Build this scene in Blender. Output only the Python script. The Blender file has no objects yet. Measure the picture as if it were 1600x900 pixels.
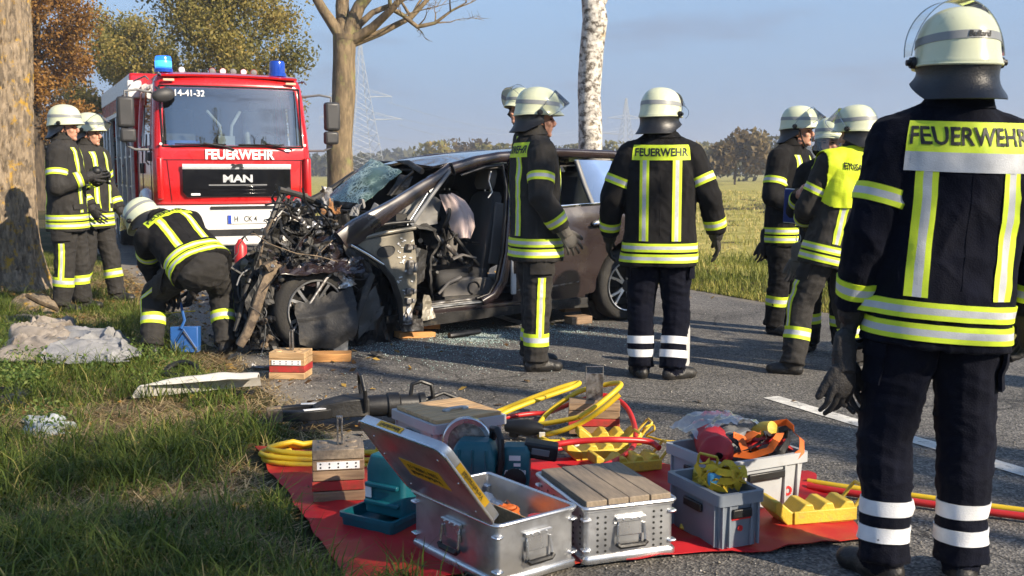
import bpy, bmesh, math, random
import numpy as np
from mathutils import Vector, Matrix, Euler, noise
from mathutils.bvhtree import BVHTree

random.seed(7); RNG = np.random.default_rng(11)
SC = bpy.context.scene
COL = SC.collection
R = math.radians
V3 = Vector

# ------------------------------------------------------------------ camera, sky, sun, exposure
CAM_H, FPX = 1.40, 1650.0
PITCH = math.atan((450 - 268) / FPX)
cam_d = bpy.data.cameras.new('camera'); cam = bpy.data.objects.new('camera', cam_d); COL.objects.link(cam)
cam.location = (0, 0, CAM_H); cam.rotation_euler = (math.pi/2 - PITCH, 0, 0)
cam_d.sensor_width = 36.0; cam_d.lens = 36.0 * FPX / 1600.0
cam_d.clip_start = 0.05; cam_d.clip_end = 6000
cam_d.dof.use_dof = True; cam_d.dof.focus_distance = 7.6; cam_d.dof.aperture_fstop = 9.0
SC.camera = cam

SUN_EL, SUN_AZ = R(29), R(-36)          # azimuth measured from +X towards +Y: the sun stands to the right and behind the camera
sun_dir = V3((math.cos(SUN_EL)*math.cos(SUN_AZ), math.cos(SUN_EL)*math.sin(SUN_AZ), math.sin(SUN_EL)))
HAZE_COL = (1.12, 1.70, 2.84); CLOUD_COL = (1.32, 1.58, 2.25)
W = bpy.data.worlds.new('World'); SC.world = W; W.use_nodes = True
nt = W.node_tree; bgn = nt.nodes['Background']
sky = nt.nodes.new('ShaderNodeTexSky'); sky.sky_type = 'NISHITA'; sky.sun_disc = False
sky.sun_elevation = SUN_EL; sky.sun_rotation = math.pi/2 - SUN_AZ
sky.air_density = 1.0; sky.dust_density = 0.25; sky.ozone_density = 3.0; sky.altitude = 60
# thin autumn haze and faint cloud veils in the sky, the same all the way round
_L = nt.links.new
_tc = nt.nodes.new('ShaderNodeTexCoord'); _sx = nt.nodes.new('ShaderNodeSeparateXYZ'); _L(_tc.outputs['Generated'], _sx.inputs[0])
_mr = nt.nodes.new('ShaderNodeMapRange'); _mr.interpolation_type = 'SMOOTHSTEP'; _mr.inputs[1].default_value = 0.0; _mr.inputs[2].default_value = 0.42; _mr.inputs[3].default_value = 0.95; _mr.inputs[4].default_value = 0.0; _L(_sx.outputs[2], _mr.inputs[0])
_mp = nt.nodes.new('ShaderNodeMapping'); _mp.inputs['Scale'].default_value = (2.2, 2.2, 11.0); _L(_tc.outputs['Generated'], _mp.inputs[0])
_nz = nt.nodes.new('ShaderNodeTexNoise'); _nz.inputs['Scale'].default_value = 2.4; _nz.inputs['Detail'].default_value = 5; _L(_mp.outputs[0], _nz.inputs['Vector'])
_cm = nt.nodes.new('ShaderNodeMapRange'); _cm.interpolation_type = 'SMOOTHSTEP'; _cm.inputs[1].default_value = 0.50; _cm.inputs[2].default_value = 0.72; _cm.inputs[4].default_value = 0.55; _L(_nz.outputs[0], _cm.inputs[0])
def _rgb(c):
    n = nt.nodes.new('ShaderNodeCombineXYZ')
    for i in range(3): n.inputs[i].default_value = c[i]
    return n.outputs[0]
_m1 = nt.nodes.new('ShaderNodeMix'); _m1.data_type = 'RGBA'; _L(_mr.outputs[0], _m1.inputs[0]); _L(sky.outputs[0], _m1.inputs[6]); _L(_rgb(HAZE_COL), _m1.inputs[7])
_m2 = nt.nodes.new('ShaderNodeMix'); _m2.data_type = 'RGBA'; _L(_cm.outputs[0], _m2.inputs[0]); _L(_m1.outputs[2], _m2.inputs[6]); _L(_rgb(CLOUD_COL), _m2.inputs[7])
_L(_m2.outputs[2], bgn.inputs[0]); bgn.inputs[1].default_value = 0.122
sl = bpy.data.lights.new('sun', 'SUN'); sl.energy = 5.0; sl.angle = R(0.53); sl.color = (1.0, 0.86, 0.67)
so = bpy.data.objects.new('sun', sl); COL.objects.link(so)
so.rotation_euler = sun_dir.to_track_quat('Z', 'Y').to_euler(); so.location = sun_dir*40
SC.view_settings.view_transform = 'Standard'; SC.view_settings.look = 'None'
SC.view_settings.exposure = 0.82; SC.view_settings.gamma = 1.0
SC.render.engine = 'CYCLES'
SC.cycles.max_bounces = 6; SC.cycles.transparent_max_bounces = 16
SC.cycles.use_adaptive_sampling = True; SC.cycles.adaptive_threshold = 0.02
SC.cycles.use_denoising = True
SC.cycles.caustics_reflective = False; SC.cycles.caustics_refractive = False

# ------------------------------------------------------------------ placement helpers
_fw = V3((0, math.cos(PITCH), -math.sin(PITCH))); _up = V3((0, math.sin(PITCH), math.cos(PITCH)))
def ray(px, py):
    return _fw + V3((1,0,0))*((px-800)/FPX) + _up*((450-py)/FPX)
def G(px, py, z=0.0):
    d = ray(px, py); t = (z - CAM_H)/d.z
    return V3((0,0,CAM_H)) + d*t
def at_depth(px, py, y):
    d = ray(px, py); return V3((0,0,CAM_H)) + d*(y/d.y)

# ------------------------------------------------------------------ materials
def _n(nt, t, **kw):
    n = nt.nodes.new(t)
    for k, v in kw.items(): setattr(n, k, v)
    return n
def pm(name, col, rough=0.55, metal=0.0, var=0.18, vscale=6.0, bump=0.0, bscale=60.0, coat=0.0, spec=0.5, col2=None, c2scale=3.0, c2edge=(0.5, 0.62), stretch=None, emit=None, trans=0.0, rvar=0.1, sheen=0.0):
    m = bpy.data.materials.new(name); m.use_nodes = True
    nt = m.node_tree; b = nt.nodes['Principled BSDF']; L = nt.links.new
    tc = _n(nt, 'ShaderNodeTexCoord'); mp = _n(nt, 'ShaderNodeMapping')
    L(tc.outputs['Object'], mp.inputs[0])
    if stretch: mp.inputs['Scale'].default_value = stretch
    nz = _n(nt, 'ShaderNodeTexNoise'); nz.inputs['Scale'].default_value = vscale; nz.inputs['Detail'].default_value = 6
    L(mp.outputs[0], nz.inputs['Vector'])
    mr = _n(nt, 'ShaderNodeMapRange'); mr.inputs[1].default_value = 0.3; mr.inputs[2].default_value = 0.7
    mr.inputs[3].default_value = 1-var; mr.inputs[4].default_value = 1+var
    L(nz.outputs[0], mr.inputs[0])
    mx = _n(nt, 'ShaderNodeMix', data_type='RGBA', blend_type='MULTIPLY'); mx.inputs[0].default_value = 1.0
    mx.inputs[6].default_value = (*col, 1); L(mr.outputs[0], mx.inputs[7])
    out = mx.outputs[2]
    if col2 is not None:
        n2 = _n(nt, 'ShaderNodeTexNoise'); n2.inputs['Scale'].default_value = c2scale; n2.inputs['Detail'].default_value = 8; n2.inputs['Roughness'].default_value = 0.65
        L(mp.outputs[0], n2.inputs['Vector'])
        m2 = _n(nt, 'ShaderNodeMapRange'); m2.inputs[1].default_value = c2edge[0]; m2.inputs[2].default_value = c2edge[1]
        L(n2.outputs[0], m2.inputs[0])
        x2 = _n(nt, 'ShaderNodeMix', data_type='RGBA'); L(m2.outputs[0], x2.inputs[0]); L(out, x2.inputs[6]); x2.inputs[7].default_value = (*col2, 1)
        out = x2.outputs[2]
    L(out, b.inputs['Base Color'])
    rr = _n(nt, 'ShaderNodeMapRange'); rr.inputs[1].default_value = 0.3; rr.inputs[2].default_value = 0.7
    rr.inputs[3].default_value = max(0.02, rough-rvar); rr.inputs[4].default_value = min(1, rough+rvar)
    L(nz.outputs[0], rr.inputs[0]); L(rr.outputs[0], b.inputs['Roughness'])
    b.inputs['Metallic'].default_value = metal
    b.inputs['Specular IOR Level'].default_value = spec
    b.inputs['Coat Weight'].default_value = coat; b.inputs['Coat Roughness'].default_value = 0.06
    b.inputs['Transmission Weight'].default_value = trans
    if sheen: b.inputs['Sheen Weight'].default_value = sheen
    if emit: b.inputs['Emission Color'].default_value = (*emit[0], 1); b.inputs['Emission Strength'].default_value = emit[1]
    if bump > 0:
        bn = _n(nt, 'ShaderNodeTexNoise'); bn.inputs['Scale'].default_value = bscale; bn.inputs['Detail'].default_value = 5
        L(mp.outputs[0], bn.inputs['Vector'])
        bp = _n(nt, 'ShaderNodeBump'); bp.inputs['Strength'].default_value = bump; bp.inputs['Distance'].default_value = 0.01
        L(bn.outputs[0], bp.inputs['Height']); L(bp.outputs[0], b.inputs['Normal'])
    return m
def glassmat(name, tint, alpha, rough=0.03, spec=1.0):
    m = bpy.data.materials.new(name); m.use_nodes = True; nt = m.node_tree; nt.nodes.clear(); L = nt.links.new
    o = _n(nt, 'ShaderNodeOutputMaterial'); tr = _n(nt, 'ShaderNodeBsdfTransparent'); tr.inputs[0].default_value = (*tint, 1)
    gl = _n(nt, 'ShaderNodeBsdfGlossy'); gl.inputs['Roughness'].default_value = rough; gl.inputs[0].default_value = (1,1,1,1)
    fr = _n(nt, 'ShaderNodeFresnel'); fr.inputs[0].default_value = 1.5
    ad = _n(nt, 'ShaderNodeMath', operation='MULTIPLY_ADD', use_clamp=True); ad.inputs[1].default_value = spec; ad.inputs[2].default_value = alpha
    L(fr.outputs[0], ad.inputs[0]); mx = _n(nt, 'ShaderNodeMixShader'); L(ad.outputs[0], mx.inputs[0]); L(tr.outputs[0], mx.inputs[1]); L(gl.outputs[0], mx.inputs[2])
    L(mx.outputs[0], o.inputs[0]); return m
def leafmat(name, stops, transl=0.35, rough=0.6):
    m = bpy.data.materials.new(name); m.use_nodes = True; nt = m.node_tree; nt.nodes.clear(); L = nt.links.new
    o = _n(nt, 'ShaderNodeOutputMaterial'); at = _n(nt, 'ShaderNodeAttribute'); at.attribute_name = 'tint'
    cr = _n(nt, 'ShaderNodeValToRGB'); e = cr.color_ramp.elements
    e[0].position = stops[0][0]; e[0].color = (*stops[0][1], 1); e[1].position = stops[-1][0]; e[1].color = (*stops[-1][1], 1)
    for p, c in stops[1:-1]:
        k = e.new(p); k.color = (*c, 1)
    L(at.outputs['Fac'], cr.inputs[0])
    d = _n(nt, 'ShaderNodeBsdfPrincipled'); d.inputs['Roughness'].default_value = rough; d.inputs['Specular IOR Level'].default_value = 0.3
    t = _n(nt, 'ShaderNodeBsdfTranslucent'); mx = _n(nt, 'ShaderNodeMixShader'); mx.inputs[0].default_value = transl
    L(cr.outputs[0], d.inputs['Base Color']); L(cr.outputs[0], t.inputs[0]); L(d.outputs[0], mx.inputs[1]); L(t.outputs[0], mx.inputs[2]); L(mx.outputs[0], o.inputs[0])
    return m

# ------------------------------------------------------------------ mesh helpers
def rotm(rx=0, ry=0, rz=0): return Euler((rx, ry, rz)).to_matrix()
def frame(o, x, y, z):
    """4x4 with origin o and axis columns x, y, z"""
    M = Matrix.Identity(4)
    for i, a in enumerate((x, y, z)):
        for k in range(3): M[k][i] = a[k]
    for k in range(3): M[k][3] = o[k]
    return M
def ring_frame(t, ref=V3((0,0,1))):
    t = t.normalized()
    if abs(t.dot(ref)) > 0.97: ref = V3((1,0,0))
    a = t.cross(ref).normalized(); return a, t.cross(a).normalized()
class MB:
    def __init__(s): s.v = []; s.f = []; s.m = []
    def add(s, vs, fs, mat=0, M=None):
        o = len(s.v)
        s.v += [tuple(M @ V3(p)) for p in vs] if M is not None else [tuple(p) for p in vs]
        s.f += [tuple(i+o for i in f) for f in fs]
        s.m += ([mat]*len(fs) if isinstance(mat, int) else list(mat))
        return s
    def box(s, c, d, rot=None, mat=0, taper=None):
        x, y, z = d[0]/2, d[1]/2, d[2]/2; k = taper or (1, 1)
        vs = [V3((-x,-y,-z)),V3((x,-y,-z)),V3((x,y,-z)),V3((-x,y,-z)),V3((-x*k[0],-y*k[1],z)),V3((x*k[0],-y*k[1],z)),V3((x*k[0],y*k[1],z)),V3((-x*k[0],y*k[1],z))]
        if rot is not None: vs = [rot @ v for v in vs]
        c = V3(c)
        return s.add([v+c for v in vs], [(0,3,2,1),(4,5,6,7),(0,1,5,4),(1,2,6,5),(2,3,7,6),(3,0,4,7)], mat)
    def loft(s, rings, caps=True, mat=0, closed=True):
        n = len(rings[0]); vs = [p for r in rings for p in r]; fs = []
        for i in range(len(rings)-1):
            for j in range(n if closed else n-1):
                k = (j+1) % n
                fs.append((i*n+j, i*n+k, (i+1)*n+k, (i+1)*n+j))
        if caps:
            fs.append(tuple(range(n-1, -1, -1))); fs.append(tuple((len(rings)-1)*n+j for j in range(n)))
        return s.add(vs, fs, mat)
    def tube(s, pts, r, n=8, mat=0, caps=True):
        pts = [V3(p) for p in pts]; rs = r if isinstance(r, (list, tuple)) else [r]*len(pts)
        rings = []; a = None
        for i, p in enumerate(pts):
            t = (pts[min(i+1, len(pts)-1)] - pts[max(i-1, 0)])
            if t.length < 1e-9: t = V3((0,0,1))
            t.normalize()
            if a is None: a, b = ring_frame(t)
            else:
                a = (a - t*a.dot(t))
                if a.length < 1e-6: a, b = ring_frame(t)
                a.normalize(); b = t.cross(a)
            rings.append([p + (a*math.cos(2*math.pi*j/n) + b*math.sin(2*math.pi*j/n))*rs[i] for j in range(n)])
        return s.loft(rings, caps, mat)
    def cyl(s, a, b, r0, r1=None, n=14, mat=0, caps=True):
        return s.tube([a, b], [r0, r0 if r1 is None else r1], n, mat, caps)
    def lathe(s, prof, n=24, M=None, mat=0, caps=True):
        rings = [[V3((r*math.cos(2*math.pi*j/n), r*math.sin(2*math.pi*j/n), z)) for j in range(n)] for r, z in prof]
        if M is not None: rings = [[M @ p for p in r] for r in rings]
        return s.loft(rings, caps, mat)
    def prism(s, poly, d, M=None, mat=0, off=0.0):
        n = len(poly); vs = [V3((x, y, off)) for x, y in poly] + [V3((x, y, off+d)) for x, y in poly]
        fs = [tuple(range(n-1, -1, -1)), tuple(range(n, 2*n))] + [(i, (i+1) % n, n+(i+1) % n, n+i) for i in range(n)]
        return s.add(vs, fs, mat, M)
    def ell(s, c, rad, rot=None, n=14, k=9, mat=0):
        c = V3(c); rings = []
        for i in range(1, k):
            a = math.pi*i/k
            ring = [V3((rad[0]*math.sin(a)*math.cos(2*math.pi*j/n), rad[1]*math.sin(a)*math.sin(2*math.pi*j/n), -rad[2]*math.cos(a))) for j in range(n)]
            rings.append([c + (rot @ p if rot is not None else p) for p in ring])
        o = len(s.v); s.loft(rings, False, mat)
        b = V3((0,0,-rad[2])); t = V3((0,0,rad[2]))
        if rot is not None: b = rot @ b; t = rot @ t
        i0 = len(s.v); s.v += [tuple(c+b), tuple(c+t)]; l = o+(k-2)*n
        for j in range(n):
            s.f.append((i0, o+(j+1) % n, o+j)); s.f.append((i0+1, l+j, l+(j+1) % n)); s.m += [mat, mat]
        return s
    def grid(s, fn, nu, nv, mat=0, thick=0.0):
        P = [[V3(fn(i/nu, j/nv)) for j in range(nv+1)] for i in range(nu+1)]
        vs = [p for r in P for p in r]; w = nv+1
        fs = [(i*w+j, (i+1)*w+j, (i+1)*w+j+1, i*w+j+1) for i in range(nu) for j in range(nv)]
        if thick == 0: return s.add(vs, fs, mat)
        back = []
        for i in range(nu+1):
            for j in range(nv+1):
                du = P[min(i+1,nu)][j]-P[max(i-1,0)][j]; dv = P[i][min(j+1,nv)]-P[i][max(j-1,0)]
                nn = du.cross(dv); nn = nn.normalized() if nn.length > 1e-9 else V3((0,0,1))
                back.append(P[i][j]-nn*thick)
        o = len(vs); fs2 = [tuple(reversed([q+o for q in f])) for f in fs]
        ed = [i*w for i in range(nu+1)] + [nu*w+j for j in range(1, nv+1)] + [i*w+nv for i in range(nu-1, -1, -1)] + [j for j in range(nv-1, 0, -1)]
        side = [(ed[q], ed[q]+o, ed[(q+1) % len(ed)]+o, ed[(q+1) % len(ed)]) for q in range(len(ed))]
        return s.add(vs+back, fs+fs2+side, mat)
    def mesh(s, name, mats, smooth=None):
        me = bpy.data.meshes.new(name); me.from_pydata(s.v, [], s.f)
        for m in (mats if isinstance(mats, (list, tuple)) else [mats]): me.materials.append(m)
        if any(s.m): me.polygons.foreach_set('material_index', s.m)
        bm = bmesh.new(); bm.from_mesh(me); bmesh.ops.recalc_face_normals(bm, faces=bm.faces); bm.to_mesh(me); bm.free()
        if smooth is not None:
            me.polygons.foreach_set('use_smooth', [True]*len(me.polygons)); me.set_sharp_from_angle(angle=R(smooth))
        me.update(); return me
    def build(s, name, mats, parent=None, smooth=35, bevel=0.0, seg=2):
        o = bpy.data.objects.new(name, s.mesh(name, mats, smooth)); COL.objects.link(o)
        if parent is not None: o.parent = parent
        if bevel > 0:
            bv = o.modifiers.new('bevel', 'BEVEL'); bv.width = bevel; bv.segments = seg; bv.limit_method = 'ANGLE'; bv.angle_limit = R(40); bv.harden_normals = False
        return o
def tag(o, label=None, cat=None, group=None, kind=None):
    if label: o['label'] = label
    if cat: o['category'] = cat
    if group: o['group'] = group
    if kind: o['kind'] = kind
    return o
def thing(name, label, cat, loc=(0,0,0), rotz=0.0, group=None, rot=None):
    o = bpy.data.objects.new(name, None); COL.objects.link(o); o.location = loc
    o.empty_display_size = 0.2
    o.rotation_euler = rot if rot is not None else (0, 0, rotz)
    return tag(o, label, cat, group)
def np_mesh(name, verts, faces, mats, tint=None, smooth=False):
    """fast mesh: verts (n,3), faces (m,k) with k = 3 or 4"""
    me = bpy.data.meshes.new(name); k = faces.shape[1]
    me.vertices.add(len(verts)); me.vertices.foreach_set('co', verts.astype(np.float32).ravel())
    me.loops.add(faces.size); me.loops.foreach_set('vertex_index', faces.astype(np.int32).ravel())
    me.polygons.add(len(faces)); me.polygons.foreach_set('loop_start', np.arange(0, faces.size, k, dtype=np.int32))
    if smooth: me.polygons.foreach_set('use_smooth', np.ones(len(faces), dtype=bool))
    if tint is not None:
        a = me.attributes.new('tint', 'FLOAT', 'POINT'); a.data.foreach_set('value', tint.astype(np.float32))
    for m in (mats if isinstance(mats, (list, tuple)) else [mats]): me.materials.append(m)
    me.update(); me.validate(); return me
def np_obj(name, verts, faces, mats, tint=None, parent=None, smooth=False):
    o = bpy.data.objects.new(name, np_mesh(name, verts, faces, mats, tint, smooth)); COL.objects.link(o)
    if parent is not None: o.parent = parent
    return o
def text_mesh(txt, size, extrude=0.0015, align='CENTER', shear=0.0, sx=1.0, bold=0.0, spacing=1.0):
    cu = bpy.data.curves.new('txt', 'FONT'); cu.body = txt; cu.size = size; cu.align_x = align; cu.align_y = 'CENTER'
    cu.extrude = extrude; cu.shear = shear; cu.offset = bold; cu.space_character = spacing; cu.resolution_u = 3
    o = bpy.data.objects.new('txt', cu); COL.objects.link(o)
    dg = bpy.context.evaluated_depsgraph_get(); dg.update()
    me = bpy.data.meshes.new_from_object(o.evaluated_get(dg)); bpy.data.objects.remove(o); bpy.data.curves.remove(cu)
    if sx != 1.0:
        for v in me.vertices: v.co.x *= sx
    me.materials.clear(); return me
def text_obj(name, txt, size, mat, M, parent=None, **kw):
    me = text_mesh(txt, size, **kw); me.materials.append(mat); me.transform(M)
    o = bpy.data.objects.new(name, me); COL.objects.link(o)
    if parent is not None: o.parent = parent
    return o
def nz(p, s=1.0): return noise.noise(V3(p)*s)
SHADE_TREES = [(10.5, -8.2, 14.0, 3.2, 10500, 72, 14), (6.4, -5.3, 11.0, 2.3, 6500, 74, 11), (6.9, 4.4, 9.5, 1.6, 250, 71, 4), (9.4, 0.0, 9.5, 1.5, 250, 73, 4), (12.0, -3.6, 9.5, 1.5, 400, 75, 4)]
# ------------------------------------------------------------------ ground, road, verge, field
RD = V3((-0.4336, 0.9011, 0)); RN = V3((0.9011, 0.4336, 0))      # along the road, and across it to the right
RO = G(400, 600)                                                 # a point on the left road edge
def road(s, w, z=0.0): p = RO + RD*s + RN*w; return V3((p.x, p.y, z))
ROAD_W = 5.9
def mat_ground():
    m = bpy.data.materials.new('verge soil'); m.use_nodes = True; nt = m.node_tree; b = nt.nodes['Principled BSDF']; L = nt.links.new
    tc = _n(nt, 'ShaderNodeTexCoord')
    def noi(sc, det=6): 
        n = _n(nt, 'ShaderNodeTexNoise'); n.inputs['Scale'].default_value = sc; n.inputs['Detail'].default_value = det; n.inputs['Roughness'].default_value = 0.65
        L(tc.outputs['Object'], n.inputs['Vector']); return n
    def ramp(src, st):
        c = _n(nt, 'ShaderNodeValToRGB'); e = c.color_ramp.elements
        e[0].position, e[0].color = st[0][0], (*st[0][1], 1); e[1].position, e[1].color = st[-1][0], (*st[-1][1], 1)
        for p, q in st[1:-1]: e.new(p).color = (*q, 1)
        L(src, c.inputs[0]); return c.outputs[0]
    c1 = ramp(noi(1.1).outputs[0], [(0.3, (0.035, 0.05, 0.015)), (0.5, (0.075, 0.07, 0.03)), (0.68, (0.16, 0.115, 0.06))])
    c2 = ramp(noi(40).outputs[0], [(0.3, (0.45, 0.45, 0.45)), (0.7, (1.4, 1.4, 1.4))])
    mx = _n(nt, 'ShaderNodeMix', data_type='RGBA', blend_type='MULTIPLY'); mx.inputs[0].default_value = 1; L(c1, mx.inputs[6]); L(c2, mx.inputs[7])
    L(mx.outputs[2], b.inputs['Base Color']); b.inputs['Roughness'].default_value = 0.95; b.inputs['Specular IOR Level'].default_value = 0.15
    bp = _n(nt, 'ShaderNodeBump'); bp.inputs['Strength'].default_value = 0.9; bp.inputs['Distance'].default_value = 0.03
    L(noi(55).outputs[0], bp.inputs['Height']); L(bp.outputs[0], b.inputs['Normal']); return m
def mat_field():
    m = bpy.data.materials.new('field crop'); m.use_nodes = True; nt = m.node_tree; b = nt.nodes['Principled BSDF']; L = nt.links.new
    tc = _n(nt, 'ShaderNodeTexCoord'); mp = _n(nt, 'ShaderNodeMapping'); L(tc.outputs['Object'], mp.inputs[0])
    n1 = _n(nt, 'ShaderNodeTexNoise'); n1.inputs['Scale'].default_value = 0.9; n1.inputs['Detail'].default_value = 9; n1.inputs['Roughness'].default_value = 0.7; L(mp.outputs[0], n1.inputs['Vector'])
    c = _n(nt, 'ShaderNodeValToRGB'); e = c.color_ramp.elements
    e[0].position, e[0].color = 0.34, (0.20, 0.20, 0.045, 1); e[1].position, e[1].color = 0.66, (0.55, 0.45, 0.17, 1); e.new(0.5).color = (0.37, 0.33, 0.095, 1)
    L(n1.outputs[0], c.inputs[0]); L(c.outputs[0], b.inputs['Base Color']); b.inputs['Roughness'].default_value = 0.95; b.inputs['Specular IOR Level'].default_value = 0.1
    n2 = _n(nt, 'ShaderNodeTexNoise'); n2.inputs['Scale'].default_value = 9; n2.inputs['Detail'].default_value = 6; L(mp.outputs[0], n2.inputs['Vector'])
    bp = _n(nt, 'ShaderNodeBump'); bp.inputs['Strength'].default_value = 1.0; bp.inputs['Distance'].default_value = 0.12; L(n2.outputs[0], bp.inputs['Height']); L(bp.outputs[0], b.inputs['Normal'])
    return m
def mat_asphalt():
    m = bpy.data.materials.new('worn asphalt'); m.use_nodes = True; nt = m.node_tree; b = nt.nodes['Principled BSDF']; L = nt.links.new
    tc = _n(nt, 'ShaderNodeTexCoord')
    v = _n(nt, 'ShaderNodeTexVoronoi'); v.inputs['Scale'].default_value = 95; L(tc.outputs['Object'], v.inputs['Vector'])
    cv = _n(nt, 'ShaderNodeValToRGB'); e = cv.color_ramp.elements; e[0].position, e[0].color = 0.05, (0.035, 0.034, 0.033, 1); e[1].position, e[1].color = 0.95, (0.255, 0.238, 0.21, 1); e.new(.55).color = (0.115, 0.108, 0.098, 1)
    L(v.outputs['Color'], cv.inputs[0])
    n = _n(nt, 'ShaderNodeTexNoise'); n.inputs['Scale'].default_value = 1.3; n.inputs['Detail'].default_value = 9; n.inputs['Roughness'].default_value = 0.62; L(tc.outputs['Object'], n.inputs['Vector'])
    mr = _n(nt, 'ShaderNodeMapRange'); mr.inputs[1].default_value = 0.3; mr.inputs[2].default_value = 0.72; mr.inputs[3].default_value = 0.75; mr.inputs[4].default_value = 1.5; L(n.outputs[0], mr.inputs[0])
    mx = _n(nt, 'ShaderNodeMix', data_type='RGBA', blend_type='MULTIPLY'); mx.inputs[0].default_value = 1; L(cv.outputs[0], mx.inputs[6]); L(mr.outputs[0], mx.inputs[7])
    # old repair patches and darker wheel tracks
    n5 = _n(nt, 'ShaderNodeTexVoronoi'); n5.inputs['Scale'].default_value = 0.42; n5.inputs['Randomness'].default_value = 0.9; L(tc.outputs['Object'], n5.inputs['Vector'])
    m5 = _n(nt, 'ShaderNodeMapRange'); m5.inputs[1].default_value = 0; m5.inputs[2].default_value = 1; m5.inputs[3].default_value = .86; m5.inputs[4].default_value = 1.12; L(n5.outputs['Color'], m5.inputs[0])
    x5 = _n(nt, 'ShaderNodeMix', data_type='RGBA', blend_type='MULTIPLY'); x5.inputs[0].default_value = 1; L(mx.outputs[2], x5.inputs[6]); L(m5.outputs[0], x5.inputs[7])
    ce = _n(nt, 'ShaderNodeTexVoronoi', feature='DISTANCE_TO_EDGE'); ce.inputs['Scale'].default_value = 0.55; nw = _n(nt, 'ShaderNodeTexNoise'); nw.inputs['Scale'].default_value = 3.0; nw.inputs['Detail'].default_value = 6; L(tc.outputs['Object'], nw.inputs['Vector'])
    mw = _n(nt, 'ShaderNodeMix', data_type='RGBA'); mw.inputs[0].default_value = .22; L(tc.outputs['Object'], mw.inputs[6]); L(nw.outputs['Color'], mw.inputs[7]); L(mw.outputs[2], ce.inputs['Vector'])
    cr_ = _n(nt, 'ShaderNodeMapRange'); cr_.inputs[1].default_value = 0.0; cr_.inputs[2].default_value = 0.007; cr_.inputs[3].default_value = .35; cr_.inputs[4].default_value = 1.0; L(ce.outputs[0], cr_.inputs[0])
    x6 = _n(nt, 'ShaderNodeMix', data_type='RGBA', blend_type='MULTIPLY'); x6.inputs[0].default_value = 1; L(x5.outputs[2], x6.inputs[6]); L(cr_.outputs[0], x6.inputs[7]); mx = x6
    # dust and grit thrown on to the road near its broken left edge
    at = _n(nt, 'ShaderNodeAttribute'); at.attribute_name = 'tint'
    n3 = _n(nt, 'ShaderNodeTexNoise'); n3.inputs['Scale'].default_value = 4.5; n3.inputs['Detail'].default_value = 9; n3.inputs['Roughness'].default_value = 0.75; L(tc.outputs['Object'], n3.inputs['Vector'])
    ad = _n(nt, 'ShaderNodeMath', operation='ADD'); L(at.outputs['Fac'], ad.inputs[0]); L(n3.outputs[0], ad.inputs[1])
    ms = _n(nt, 'ShaderNodeMapRange'); ms.inputs[1].default_value = 0.85; ms.inputs[2].default_value = 1.25; L(ad.outputs[0], ms.inputs[0])
    x2 = _n(nt, 'ShaderNodeMix', data_type='RGBA'); L(ms.outputs[0], x2.inputs[0]); L(mx.outputs[2], x2.inputs[6]); x2.inputs[7].default_value = (0.27, 0.235, 0.185, 1)
    L(x2.outputs[2], b.inputs['Base Color']); b.inputs['Roughness'].default_value = 0.82; b.inputs['Specular IOR Level'].default_value = 0.35
    bp = _n(nt, 'ShaderNodeBump'); bp.inputs['Strength'].default_value = 0.75; bp.inputs['Distance'].default_value = 0.006; L(v.outputs['Distance'], bp.inputs['Height']); L(bp.outputs[0], b.inputs['Normal'])
    return m
M_ground, M_field, M_asph = mat_ground(), mat_field(), mat_asphalt()

# ground sheet: finer near the camera, reaching the horizon
def ground_z(x, y):
    w = (V3((x, y, 0)) - RO).dot(RN)
    if w < -0.15:                                   # left verge: lumpy, a little raised
        k = min(1, (-w-0.15)/1.2); return k*(0.05*nz((x*0.9, y*0.9, 0)) + 0.025*nz((x*3, y*3, 5)) + 0.03)*min(1, max(0, 1-(y-30)/40))
    if w > ROAD_W + 0.15:
        k = min(1, (w-ROAD_W-0.15)/1.5); return k*(0.05*nz((x*0.7, y*0.7, 0)) + 0.02)*min(1, max(0, 1-(y-60)/60))
    return 0.0
def axis(lo, hi, near_lo, near_hi, step, grow):
    a = list(np.arange(near_lo, near_hi+1e-6, step)); s = step
    while a[-1] < hi: s *= grow; a.append(min(hi, a[-1]+s))
    s = step
    while a[0] > lo: s *= grow; a.insert(0, max(lo, a[0]-s))
    return a
xs = axis(-1500, 1500, -8, 8, 0.16, 1.28); ys = axis(-60, 1900, 2.4, 17, 0.16, 1.22)
vs = np.array([(x, y, -0.004 + ground_z(x, y)) for y in ys for x in xs]); w = len(xs)
fs = np.array([(j*w+i, j*w+i+1, (j+1)*w+i+1, (j+1)*w+i) for j in range(len(ys)-1) for i in range(w-1)])
tag(np_obj('ground', vs, fs, M_ground, smooth=True), kind='structure')
# crop field to the right of the road: a sheet laid over the ground
rows = []
for s in axis(-40, 900, -6, 30, 0.5, 1.2):
    rows.append([(lambda p: (p.x, p.y, 0.012 + max(0, ground_z(p.x, p.y))))(road(s, ROAD_W + 1.5 + 0.25*nz((s*0.4, 3, 0)) + ww)) for ww in (0, .25, .5, 1, 1.5, 2, 2.6, 3.4, 4.5, 6, 8, 11, 15, 20, 28, 40, 60, 100, 200, 500, 900)])
n = len(rows[0]); vs = np.array([p for r in rows for p in r])
fs = np.array([(i*n+j, i*n+j+1, (i+1)*n+j+1, (i+1)*n+j) for i in range(len(rows)-1) for j in range(n-1)])
tag(np_obj('field', vs, fs, M_field, smooth=True), kind='structure')
rows = []
for s in axis(-30, 900, 0, 40, 1, 1.3):
    rows.append([(lambda p: (p.x, p.y, 0.012 + max(0, ground_z(p.x, p.y))))(road(s, -6.5 + 0.3*nz((s*0.4, 9, 0)) - ww)) for ww in (0, .5, 1, 2, 4, 7, 12, 20, 40, 90, 200, 500)])
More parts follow.
